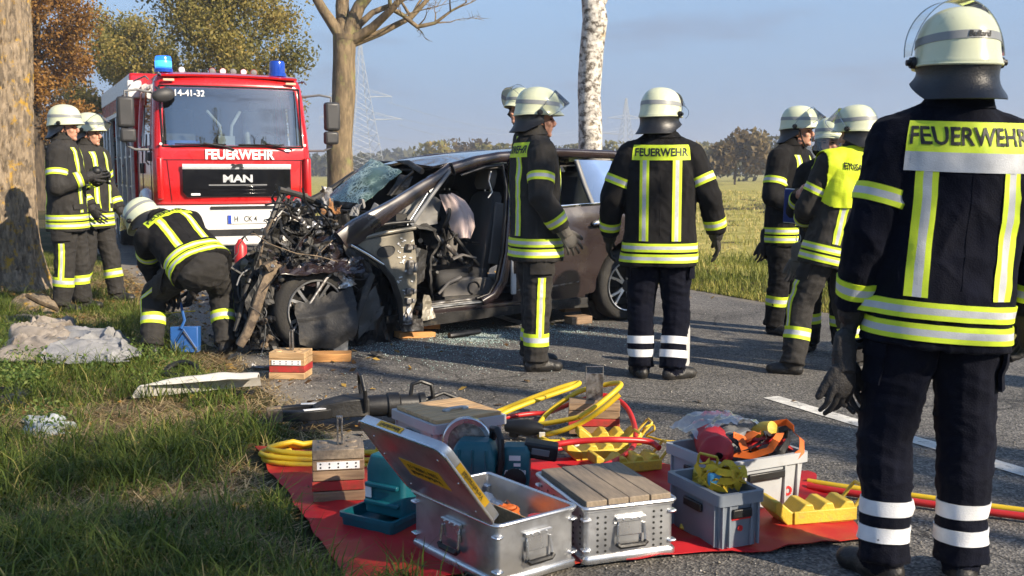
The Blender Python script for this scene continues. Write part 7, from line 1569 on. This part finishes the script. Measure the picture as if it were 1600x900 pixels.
# contents of the crates
def ribbon(pts, wid, mat, name, label, cat, nrm=V3((0, 0, 1)), group=None, tw=.0):
    pts = [V3(p) for p in pts]; n = len(pts)
    def fn(u, v):
        i = min(int(u*(n-1)), n-2); k = u*(n-1)-i; p = pts[i].lerp(pts[i+1], k); t_ = (pts[i+1]-pts[i]).normalized(); s_ = t_.cross(nrm); s_ = s_.normalized() if s_.length > .05 else V3((1, 0, 0)); s_ = Matrix.Rotation(tw*u*6, 3, t_) @ s_
        return p + s_*(v-.5)*wid
    return tag(MB().grid(fn, (n-1)*3, 2, 0, .0025).build(name, mat, smooth=50), label, cat, group)
rs = random.Random(3)
def inside(c, yw, x, y, z): return c.location + rotm(0, 0, yw) @ V3((x, y, z))
for k in range(8):
    pts = []; a0 = rs.uniform(0, 6)
    for i in range(14): a = a0+i*.55; r_ = rs.uniform(.035, .085); pts.append(inside(c3, c3yaw, max(-.075, min(.075, r_*math.cos(a))), max(-.15, min(.11, r_*1.3*math.sin(a)-.03)), c3h-.03+.055*rs.random()+.012*k*.6))
    ribbon(pts, .026, M_strap, 'lashing_strap', 'yellow lashing strap tangled in the small blue grey crate', 'strap', V3((rs.uniform(-1, 1), rs.uniform(-1, 1), 1)).normalized(), 'yellow straps in the crate', .25)
o = MB().box((0, 0, 0), (.05, .06, .05)).build('blue_buckle', pm('blue plastic', (.05, .25, .45), .5), bevel=.01); o.location = inside(c3, c3yaw, -.045, -.06, c3h+.03); tag(o, 'small blue buckle among the yellow straps', 'buckle')
t = step_block('yellow step block standing on end inside the small crate', inside(c3, c3yaw, .03, .14, c3h-.13), c3yaw+R(70), .72); t.rotation_euler = (R(20), R(-62), c3yaw+R(30))
# red bag
def bagfn(u, v):
    th = 2*math.pi*v; x = -.17+.34*u; r_ = .075*(1-.75*max(0, abs(u-.5)*2-.72)/.28)*(1+.18*noise.noise(V3((u*5, math.cos(th)*1.5, math.sin(th)*1.5))))
    return inside(c4_, yaw4, x*.5-.12, x*.85+.0, h4+.02-.10*u*0) + rotm(0, 0, yaw4) @ V3((math.cos(th)*r_*.9, math.cos(th)*r_*-.3, math.sin(th)*r_*.85))
tag(MB().grid(bagfn, 20, 18).build('red_bag', M_redbag, smooth=60), 'dark red roll bag lying in the large pale grey crate', 'bag')
tag(MB().grid(lambda u, v: inside(c4_, yaw4, -.16+.36*u, .04+.22*v, h4+.05+.05*math.sin(u*3.1)+.03*noise.noise(V3((u*5, v*5, 2)))+.015*noise.noise(V3((u*14, v*14, 6)))), 22, 14, 0).build('plastic_sheet', M_clear, smooth=50), 'clear plastic sheet billowing over the large pale grey crate', 'sheet')
tag(MB().grid(lambda u, v: inside(c4_, yaw4, -.12+.30*u, .02+.16*v, h4+.02+.04*math.sin(u*3.1)+.02*noise.noise(V3((u*5, v*5, 9)))), 14, 8, 0, .004).build('folded_sheet', M_grey, smooth=50), 'dark folded sheet under the clear plastic in the large crate', 'sheet')
for k in range(5):
    pts = [inside(c4_, yaw4, -.06+.30*i/9+.03*rs.uniform(-1, 1), -.10+.10*math.sin(i*.7+k)+.03*k*.5, h4+.005+.05*math.sin(i*.9+k*1.7)+.01*k) for i in range(10)]
    ribbon(pts, .03, M_orange if k % 2 == 0 else M_blackp, 'harness_strap', ('orange' if k % 2 == 0 else 'black') + ' harness strap looped in the large pale grey crate', 'strap', V3((rs.uniform(-.6, .6), rs.uniform(-1, 0), 1)).normalized(), 'harness straps in the large crate', .2)
o = MB().lathe([(0, -.05), (.03, -.045), (.042, 0), (.036, .05), (0, .06)], 14, rotm(R(70), 0, R(40)).to_4x4(), caps=False).build('yellow_lamp', M_yelp); o.location = inside(c4_, yaw4, .15, .0, h4+.05); tag(o, 'yellow hand lamp at the right corner of the large crate', 'lamp')
o = MB().grid(lambda u, v: V3((-.09+.18*u, -.05+.1*v, .03*math.sin(u*3.1)+.03*noise.noise(V3((u*7, v*7, 3))))), 12, 8, 0, .003).build('red_pouch', M_rhose, smooth=50); o.location = inside(c4_, yaw4, .10, -.09, h4+.01); tag(o, 'red plastic pouch in the right half of the large crate', 'pouch')
# hoses
def hose(px, label, mat, name='hose', r=.013, kk=1, group=None):
    P_ = [at_depth(a, b, c) if c else G(a, b, .03) for a, b, c in px]; out = []
    for i in range(len(P_)-1):
        p0, p1, p2, p3 = P_[max(i-1, 0)], P_[i], P_[i+1], P_[min(i+2, len(P_)-1)]
        for k in range(8):
            t_ = k/8; out.append(.5*((2*p1)+(p2-p0)*t_+(2*p0-5*p1+4*p2-p3)*t_*t_+(3*p1-p0-3*p2+p3)*t_**3))
    out.append(P_[-1]); out = [V3((q.x, q.y, max(q.z, .03))) for q in out]
    return tag(MB().tube(out, r, 10).build(name, mat, smooth=60), label, 'hose', group)
hose([(700, 676, 0), (765, 648, 5.9), (830, 622, 5.9), (880, 604, 5.9), (905, 598, 5.9), (890, 607, 5.8), (820, 632, 5.7), (778, 652, 5.6), (800, 664, 5.5), (850, 662, 5.4), (905, 652, 5.3)], 'yellow hose rising in a long arc behind the plank covered crate', M_yhose, r=.0135)
hose([(905, 652, 5.3), (930, 636, 5.3), (960, 612, 5.35), (970, 600, 5.45), (952, 600, 5.55), (905, 612, 5.6), (862, 640, 5.6), (842, 664, 5.5), (845, 678, 5.4), (868, 676, 5.3), (905, 662, 5.25), (940, 640, 5.2), (968, 616, 5.2)], 'yellow hose looping high around the brown block stack', M_yhose, r=.0135)
hose([(838, 668, 0), (846, 684, 0), (872, 694, 0), (905, 692, 0)], 'yellow hose end lying beside the black power tool', M_yhose, r=.0135)
hose([(775, 654, 0), (850, 646, 0), (900, 628, 5.6), (945, 618, 5.6), (975, 632, 5.5), (990, 660, 5.3), (992, 690, 5.0), (975, 712, 4.8), (940, 728, 4.6), (890, 735, 4.6)], 'red hose arching over the brown block stack', M_rhose, r=.0135)
hose([(806, 708, 0), (850, 698, 4.8), (900, 690, 4.8), (960, 687, 4.8), (1012, 690, 4.85), (1030, 700, 4.8)], 'red hose running towards the red bag', M_rhose, r=.0145)
hose([(1262, 760, 0), (1320, 769, 0), (1400, 780, 0), (1500, 794, 0), (1640, 812, 0)], 'red hose running along the road to the right edge', M_rhose, r=.0155)
hose([(1262, 752, 0), (1320, 761, 0), (1400, 771, 0), (1500, 785, 0), (1640, 803, 0)], 'yellow hose running along the road to the right edge', M_yhose, r=.0135)
def coil(cpx, r0, turns, mat, label, sq=.62, yaw=0.3):
    c = G(*cpx); pts = []; rc = random.Random(8)
    for i in range(int(turns*22)):
        a = i*2*math.pi/22+2; r_ = r0*(1-.10*math.sin(a*.5+1)) - .012*(i//22); pts.append(c + rotm(0, 0, yaw) @ V3((r_*math.cos(a), r_*sq*math.sin(a), .033+.024*(i//22)+.008*math.sin(a*2))))
    pts += [pts[-1]+V3((.12, .05, -.02)), pts[-1]+V3((.3, .02, -.03))]
    return tag(MB().tube(pts, .0135, 10).build('hose_coil', mat, smooth=60), label, 'hose')
coil((486, 722), .235, 2.6, M_yhose, 'coiled yellow hose at the left corner of the tarpaulin', .72, .25)
coil((560, 728), .15, 1.9, M_yhose, 'smaller yellow hose coil behind the weathered block stack', .7, 0)
# hydraulic cutter and spreader on a black mat
p = G(590, 668); tag(MB().grid(lambda u, v: V3((p.x-.42+.95*u, p.y-.13+.42*v+.1*u, .010+.008*abs(noise.noise(V3((u*5, v*5, 0)))))), 14, 8, 0, .006).build('rubber_mat', M_blackp, smooth=50), 'black rubber mat under the hydraulic cutter', 'mat')
def rescue_tool(label, loc, yaw, k=1.0, spreader=True):
    t = thing('hydraulic_cutter', label, 'hydraulic tool', loc, yaw)
    MB().lathe([(.0, 0), (.055, .0), (.06, .05), (.06, .16), (.07, .17), (.07, .23), (.058, .24), (.05, .34), (.06, .35), (.06, .38), (0, .39)], 20, Matrix.Translation((0, 0, .09)) @ Matrix.Rotation(R(90), 4, 'Y'), caps=False).build('cylinder', M_blackp, t)
    MB().loft([[V3((x, y, z)) for y, z in ((-w_, .05), (w_, .05), (w_, h_), (-w_, h_))] for x, w_, h_ in ((.06, .07, .15), (-.06, .085, .15), (-.18, .07, .13), (-.24, .04, .11))], True).build('jaw_housing', M_dirty, t, bevel=.008)
    for s in (-1, 1):
        ar = MB().loft([[V3((x, s*y+q*w_, z)) for q, z in ((-1, .05), (1, .05), (1, .105), (-1, .105))] for x, y, w_ in ((-.15, .05, .03), (-.28, .085, .028), (-.40, .055, .022), (-.46, .03, .014))], True).build('jaw', M_blackp, t, bevel=.005)
        MB().loft([[V3((x, s*y+q*w_, z)) for q, z in ((-1, .045), (1, .045), (1, .11), (-1, .11))] for x, y, w_ in ((-.41, .052, .026), (-.49, .022, .012))], True).build('jaw_tip', M_mud, ar, bevel=.004)
        MB().box((-.24, s*.075, .108), (.12, .03, .003), rotm(0, 0, R(-s*8))).build('label', M_letw, ar)
    MB().tube([(.04, -.08, .08), (.03, -.10, .2), (.02, -.06, .27), (.02, .06, .27), (.03, .10, .2), (.04, .08, .08)], .0115, 8).build('carry_handle', M_blackp, t)
    MB().tube([(.30, 0, .13), (.31, 0, .2), (.36, 0, .215), (.42, 0, .19), (.43, 0, .12)], .012, 8).build('rear_handle', M_blackp, t)
    MB().tube([(.38, .02, .10), (.5, .05, .13), (.62, .02, .08), (.70, .05, .05)], .012, 8).build('hose_tail', M_blackp, t); text_obj('lettering', 'LUKAS', .035, M_letw, frame((.17, -.045, .135), (1, 0, 0), (0, .6, .8), (0, -.8, .6)), t, bold=.001) if False else None
    return t
p = G(556, 668); rescue_tool('black hydraulic cutter with hoop handle lying on the rubber mat', (p.x, p.y+.06, .012), R(16), 1.0)
# teal tool cases and saw
p = G(596, 836); t = thing('tool_case', 'teal plastic tool case standing open on the red tarpaulin', 'tool case', (p.x, p.y+.08, ZT), R(-32))
tray('case_base', M_teal, t, .27, .24, .055, .006, .006, .97, .02, .02)
MB().loft([[V3((x, y, z)) for x, y in rrect(a, b, .02)] for a, b, z in ((.20, .13, .04), (.205, .135, .10), (.19, .12, .14), (.19, .12, .22), (.165, .10, .27))], True).build('case_shell', M_teal, t, bevel=.006).location = (.02, .04, 0)
MB().box((.02, -.035, .16), (.16, .02, .02)).build('case_rib', M_teal, t, bevel=.006); MB().box((.02, -.035, .09), (.17, .02, .02)).build('case_rib', M_teal, t, bevel=.006); MB().box((-.05, -.031, .13), (.03, .004, .05)).build('label', M_letw, t)
p = G(742, 775); t = thing('circular_saw', 'teal cordless circular saw with grey blade guard and black handle', 'saw', (p.x, p.y+.1, ZT), R(-8))
MB().loft([[V3((x, y, z)) for x, y in rrect(a, b, .02)] for a, b, z in ((.19, .16, .0), (.20, .17, .06), (.20, .17, .14), (.16, .13, .19), (.13, .10, .205))], True).build('saw_body', M_teal, t, bevel=.006)
for x in (-.06, 0, .06): MB().box((x, -.083, .12), (.012, .012, .12)).build('body_rib', M_teal, t, bevel=.004)
gm = Matrix.Translation((-.05, .06, .18)) @ Matrix.Rotation(R(90), 4, 'X') @ Matrix.Rotation(R(10), 4, 'Y'); MB().lathe([(.085, -.02), (.105, -.022), (.11, -.015), (.11, .015), (.105, .022), (.085, .02), (.085, -.02)], 28, gm, caps=False).build('blade_guard', M_alue, t); MB().lathe([(.0, -.003), (.09, -.003), (.09, .003), (0, .003)], 28, gm, caps=False).build('saw_blade', M_steel, t)
MB().tube([(.10, -.05, .02), (.125, -.06, .12), (.12, -.05, .22), (.10, -.02, .255), (.075, .02, .25), (.07, .04, .2)], .016, 10).build('saw_handle', M_blackp, t)
p = G(806, 770); t = thing('cordless_saw', 'teal cordless tool with white maker lettering and black battery', 'power tool', (p.x, p.y+.06, ZT), R(-4))
MB().loft([[V3((x, y, z)) for x, y in rrect(a, b, .015)] for a, b, z in ((.12, .12, .0), (.13, .13, .05), (.13, .13, .15), (.10, .10, .18))], True).build('tool_body', M_teal, t, bevel=.006)
bt = MB().box((.11, .03, .15), (.15, .10, .07), rotm(0, R(8), 0)).build('battery', M_blackp, t, bevel=.01); MB().box((.11, -.022, .15), (.08, .006, .03), rotm(0, R(8), 0)).build('battery_latch', M_grey, bt, bevel=.004)
text_obj('lettering', 'makita', .036, M_letw, frame((.0, -.067, .075), (1, 0, 0), (0, 0, 1), (0, -1, 0)), t, shear=.25, bold=.0008, extrude=.0005); MB().box((0, -.066, .135), (.05, .004, .022)).build('label', M_letw, t); MB().box((.01, -.066, .105), (.03, .004, .014)).build('label', M_letw, t)
MB().lathe([(.0, 0), (.05, 0), (.05, .012), (.03, .016), (0, .016)], 20, frame((.0, -.06, .04), (1, 0, 0), (0, 0, 1), (0, -1, 0)), caps=False).build('motor_cap', M_blackp, t)
p = G(815, 690); t = thing('power_tool', 'black power tool with yellow tag beside the plank covered crate', 'power tool', (p.x, p.y, ZT), R(-20))
MB().lathe([(.0, -.09), (.03, -.085), (.04, -.02), (.045, .03), (.035, .08), (.02, .12), (0, .125)], 16, Matrix.Translation((0, 0, .055)) @ Matrix.Rotation(R(90), 4, 'Y'), caps=False).build('tool_body', M_blackp, t); MB().box((-.04, 0, .03), (.05, .05, .06)).build('grip', M_blackp, t, bevel=.01); MB().cyl((.12, 0, .055), (.18, 0, .05), .008).build('bit', M_steel, t); MB().box((.12, -.02, .03), (.03, .003, .03), rotm(.4, 0, .3)).build('tag', M_letw, t)
# small tools on the tarpaulin
for k, (px, py, l, mt, lb) in enumerate(((862, 702, .16, M_yhose, 'short yellow hose coupling on the tarpaulin beside the block stack'), (876, 712, .14, M_rhose, 'short red hose coupling on the tarpaulin beside the block stack'), (985, 706, .10, M_blackp, 'short black coupling under the red hose'))):
    p = G(px, py); t = thing('hose_coupling', lb, 'coupling', (p.x, p.y, ZT+.016), k*.5); MB().cyl((-l/2, 0, 0), (l/2, 0, 0), .013).build('coupling_body', mt, t); MB().cyl((l/2, 0, 0), (l/2+.04, 0, 0), .018, .015).build('coupling_end', M_steel, t)
hose([(1000, 682, 0), (1008, 668, 5.2), (1020, 664, 5.25), (1022, 672, 5.2), (1010, 682, 0), (1035, 688, 0), (1060, 690, 0)], 'thin yellow rope looping beside the block stack', M_strap, 'rope', .005)

# ------------------------------------------------------------------ things on the verge and around the wreck
def lump(name, label, cat, c4, mat, amp, sc, seed, nu=34, nv=26, thick=.004, flat=False, z0=.02, hump=.0):
    a, b, c, d = [G(*q) for q in c4]
    def fn(u, v):
        p = a.lerp(b, u).lerp(d.lerp(c, u), v); q = V3((p.x*sc+seed, p.y*sc, seed)); w0 = noise.noise(q*.6); r1 = 1-1.8*abs(noise.noise(V3((q.x*.9+w0, q.y*1.3-w0, seed)))); r2 = 1-2.0*abs(noise.noise(V3((q.x*2.1-w0*2, q.y*1.5+w0*2, seed+4)))); f = .25*noise.noise(q*.6) + .5*max(0, r1)**1.3 + .22*max(0, r2) - .1; e = min(1, 7*min(u, 1-u, v, 1-v))
        w_ = V3((noise.noise(q+V3((5, 0, 0))), noise.noise(q+V3((0, 5, 0))), 0))*.17
        return V3((p.x, p.y, max(0, ground_z(p.x, p.y)) + z0 + max(0, amp*f*e + hump*math.sin(u*3.14)*math.sin(v*3.14)))) + w_
    return tag(MB().grid(fn, nu, nv, 0, thick).build(name, mat, smooth=None if flat else 60), label, cat)
M_rag = pm('dirty grey cloth', (0.27, 0.235, 0.20), .9, var=.25, vscale=9, bump=.4, bscale=70, col2=(.15, .125, .10), c2scale=6, c2edge=(.5, .66)); M_rag2 = pm('pale grey fleece', (0.25, 0.25, 0.255), .9, var=.2, vscale=12, bump=.5, bscale=60, col2=(.18, .18, .18), c2scale=8, c2edge=(.52, .72))
lump('crumpled_cloth', 'crumpled dirty beige cloth lying on the grass at the left', 'cloth', [(28, 532), (108, 512), (130, 580), (8, 590)], M_rag, .17, 4.2, 2, 80, 60, z0=.06, hump=.07)
lump('crumpled_cloth', 'crumpled grey fleece lying right of the beige cloth', 'cloth', [(80, 540), (205, 545), (212, 580), (66, 587)], M_rag2, .14, 4.6, 7, 80, 56, z0=.06, hump=.05)
lump('crumpled_cloth', 'flat dark grey cloth behind the beige cloth', 'cloth', [(0, 505), (60, 500), (70, 530), (0, 545)], pm('dark rag', (.14, .12, .10), .9, var=.3), .08, 5, 9)
lump('plastic_foil', 'crumpled clear plastic foil in the grass at the left', 'foil', [(38, 668), (80, 665), (98, 690), (60, 696)], M_wplast, .08, 8, 4, 20, 16, flat=True)
lump('bark_slab', 'torn grey bark slab lying at the foot of the big tree', 'bark', [(45, 470), (98, 485), (75, 503), (18, 500)], M_bark_old, .10, 3, 5, hump=.12)
lump('bumper_piece', 'dark blue black bumper piece at the left edge', 'bumper piece', [(-20, 618), (35, 616), (44, 634), (-20, 640)], pm('dark blue plastic', (.016, .018, .03), .35, coat=.3), .08, 5, 6, 18, 12)
MB_l = MB().tube([G(42, 462, .28), G(60, 472, .2), G(90, 484, .1)], .02, 7).build('broken_branch', M_bark_d); tag(MB_l, 'broken branch leaning beside the bark slab', 'branch')
def wp(u, v):
    a, b, c, d = G(205, 622, .03), G(408, 602, .05), G(402, 592, .12), G(225, 604, .10)
    p = a.lerp(b, u).lerp(d.lerp(c, u), v); return p + V3((0, 0, .05*math.sin(v*3.1)*(.5+.8*math.sin(u*2.6)) + .012*noise.noise(V3((u*5, v*2, 1)))))
tag(MB().grid(wp, 26, 8, 0, .01).build('pillar_cover', pm('off white trim panel', (.56, .54, .49), .55, var=.1, vscale=4, col2=(.42, .38, .33), c2scale=5, c2edge=(.55, .75)), smooth=60), 'long off white trim panel lying across the grass edge', 'trim panel')
c = G(283, 590, .03); tag(MB().tube([c + V3((.11*math.cos(a), .07*math.sin(a), .03+.06*max(0, math.sin(a)))) for a in [i*.3 for i in range(18)]], .018, 8).build('trim_ring', M_blackp), 'broken black trim ring in the grass behind the white panel', 'trim')
p = G(383, 618); tag(MB().box((0, 0, .012), (.10, .03, .02)).box((.03, .01, .02), (.05, .03, .02)).build('plastic_clip', M_blackp, bevel=.004), 'small black plastic clip on the road edge', 'clip').location = p
tag(MB().tube([G(168, 418, .3), G(172, 440, .2), G(182, 466, .02)], .032, 10).build('yellow_tube', M_yel), 'bright yellow tube leaning on the ground behind the left pair', 'tube')
tag(MB().tube([G(232, 500, .03), G(250, 492, .03), G(275, 488, .03), G(305, 486, .03)], .006, 6).build('yellow_cable', M_yhose), 'thin yellow cable lying on the grass behind the bending firefighter', 'cable')
# blue box between the bending firefighter's feet
p = G(288, 554); t = thing('blue_box', 'blue box with crossed straps and a pull handle at the bending firefighter', 'box', (p.x, p.y+.05, ground_z(p.x, p.y)), R(6)); M_bluebox = pm('blue painted steel', (0.02, 0.10, 0.33), .5, var=.15, col2=(.10, .17, .3), c2scale=14, c2edge=(.6, .75))
MB().box((0, 0, .11), (.21, .14, .20), rotm(R(-6), 0, 0)).build('box_shell', M_bluebox, t, bevel=.008); MB().tube([(-.095, -.085, .05), (0, -.075, .20), (.095, -.085, .05)], .006, 5).tube([(-.02, -.075, .20), (.0, -.02, .26), (-.04, .0, .44), (-.06, .03, .56)], [.012, .012, .01, .01], 7).build('pull_handle', M_bluebox, t); MB().tube([(-.10, -.088, .03), (0, -.078, .18), (.10, -.088, .03)], .004, 5).build('strap', M_blackp, t)
# white canister behind the centre figure, red canister by the wreck
p = G(1068, 577); t = thing('white_canister', 'pale grey rounded canister standing behind the centre firefighter', 'canister', (p.x+.0, p.y+.12, .004)); MB().lathe([(0, 0), (.055, 0), (.062, .02), (.062, .27), (.055, .32), (.035, .35), (0, .36)], 24, caps=False).build('canister_body', pm('pale grey plastic', (.5, .5, .5), .5), t)
p = G(377, 428); t = thing('red_canister', 'small red canister on the road behind the bending firefighter', 'canister', (p.x, p.y, 0.004)); MB().lathe([(0, 0), (.08, 0), (.085, .03), (.085, .38), (.05, .43), (.03, .47), (0, .48)], 18, caps=False).build('canister_body', M_rhose, t); MB().tube([(.0, 0, .46), (.06, 0, .52), (.1, 0, .45)], .012, 6).build('canister_handle', M_blackp, t)
p = at_depth(506, 300, 24.5); t = thing('marker_post', 'white roadside marker post beyond the wreck', 'marker post', (p.x, p.y, 0)); MB().prism([(-.06, -.05), (.06, -.05), (.0, .06)], 1.0).build('post', M_letw, t); MB().prism([(-.062, -.052), (.062, -.052), (.0, .062)], .2, Matrix.Translation((0, 0, .62))).build('black_band', M_blackp, t)
tag(MB().tube([G(702, 525, .03), G(722, 522, .035), G(748, 518, .03)], .03, 10).build('plastic_pipe', M_blackp), 'black plastic pipe piece lying in broken glass beside the sill', 'pipe')
# broken glass and fragments
M_shard = leafmat('broken glass crumbs', [(0, (.25, .36, .33)), (.6, (.45, .58, .54)), (1, (.8, .88, .85))], 0.2, .15)
P = []
for a, b, sx, sy, k in ((740, 527, 60, 9, 2600), (870, 520, 60, 9, 1000), (640, 545, 90, 10, 700), (760, 560, 130, 22, 500), (450, 548, 60, 10, 700), (980, 525, 70, 12, 300)):
    for _ in range(k):
        q = G(random.gauss(a, sx*.6), min(700, max(500, random.gauss(b, sy*.7)))); P.append((q.x, q.y, .006))
P = np.array(P); pebbles(P, RNG.uniform(.003, .008, len(P)), M_shard, 'broken_glass', 'pale green crumbs of broken glass beside the car', 'glass')
fd = random.Random(17); ff = [M_dirty, M_blackp, M_steel, M_liner]
for k, (px, py) in enumerate([(352, 545), (372, 560), (400, 552), (432, 552), (470, 556), (500, 552), (540, 556), (565, 560), (588, 556), (410, 576), (340, 530), (870, 512), (850, 522), (930, 515), (300, 520), (225, 430), (240, 428), (206, 565), (190, 470)]):
    p = G(px + fd.uniform(-6, 6), py, .01); s = fd.uniform(.03, .10); a = fd.uniform(0, 3)
    o = MB().grid(lambda u, v: V3((math.cos(a)*(u-.5)*2*s - math.sin(a)*(v-.5)*s, math.sin(a)*(u-.5)*2*s + math.cos(a)*(v-.5)*s, .012+.5*s*max(0, noise.noise(V3((u*3+k, v*3, k))))+.01*u)), 6, 5, 0, .006).build('car_fragment', fd.choice(ff), smooth=None); o.location = p; tag(o, 'small dark broken car fragment lying near the wreck', 'fragment', 'small fragments around the wreck')
crk = MB()
# gloves hanging from jackets, radio, folder
p = G(1440, 903); hang_gloves((p.x-.285, p.y+.03, .87), R(25), 'pair of black gloves held in the left hand of the firefighter at the right edge', k=1.0, clip=False)
p = G(1236, 560); hang_gloves((p.x+.02, p.y-.03, .88), R(10), 'pair of gloves hanging at the hip of the firefighter in the yellow vest', M_glove_g)
p = G(1190, 520); hang_gloves((p.x+.0, p.y-.05, .92), R(20), 'pair of black gloves hanging on the left figure of the right group')
p = G(272, 548); hang_gloves((p.x, p.y-.14, .66), R(-10), 'pair of black gloves hanging from the bending firefighter', k=1.15)
pr = at_depth(143, 274, 10.35); t = thing('radio', 'black hand radio held by the front firefighter of the left pair', 'radio', pr, R(10)); MB().box((0, 0, 0), (.06, .04, .13), rotm(.2, .3, 0)).build('radio_body', M_blackp, t, bevel=.012); MB().ell((.05, -.02, .04), (.055, .05, .05)).build('speaker_microphone', M_blackp, t)
pf = at_depth(1240, 322, 8.15); t = thing('folder', 'blue folder held between the figures of the right group', 'folder', pf, R(35), None, (R(8), R(4), R(-30))); MB().box((0, 0, 0), (.15, .022, .26)).build('cover', pm('blue folder', (.01, .035, .20), .5), t, bevel=.006); MB().box((0, .001, 0), (.14, .016, .266)).build('paper', M_letw, t)
# ------------------------------------------------------------------ thin autumn haze in the air
hm_ = bpy.data.materials.new('thin haze'); hm_.use_nodes = True; _nt = hm_.node_tree; _nt.nodes.clear()
_o = _n(_nt, 'ShaderNodeOutputMaterial'); _v = _n(_nt, 'ShaderNodeVolumePrincipled'); _v.inputs['Color'].default_value = (0.86, 0.90, 0.96, 1); _v.inputs['Density'].default_value = 0.0011; _v.inputs['Anisotropy'].default_value = 0.2
_nt.links.new(_v.outputs[0], _o.inputs['Volume'])
hz = MB().box((0, 950, 16), (3200, 2100, 36)).build('haze', hm_, smooth=None); tag(hz, kind='stuff')
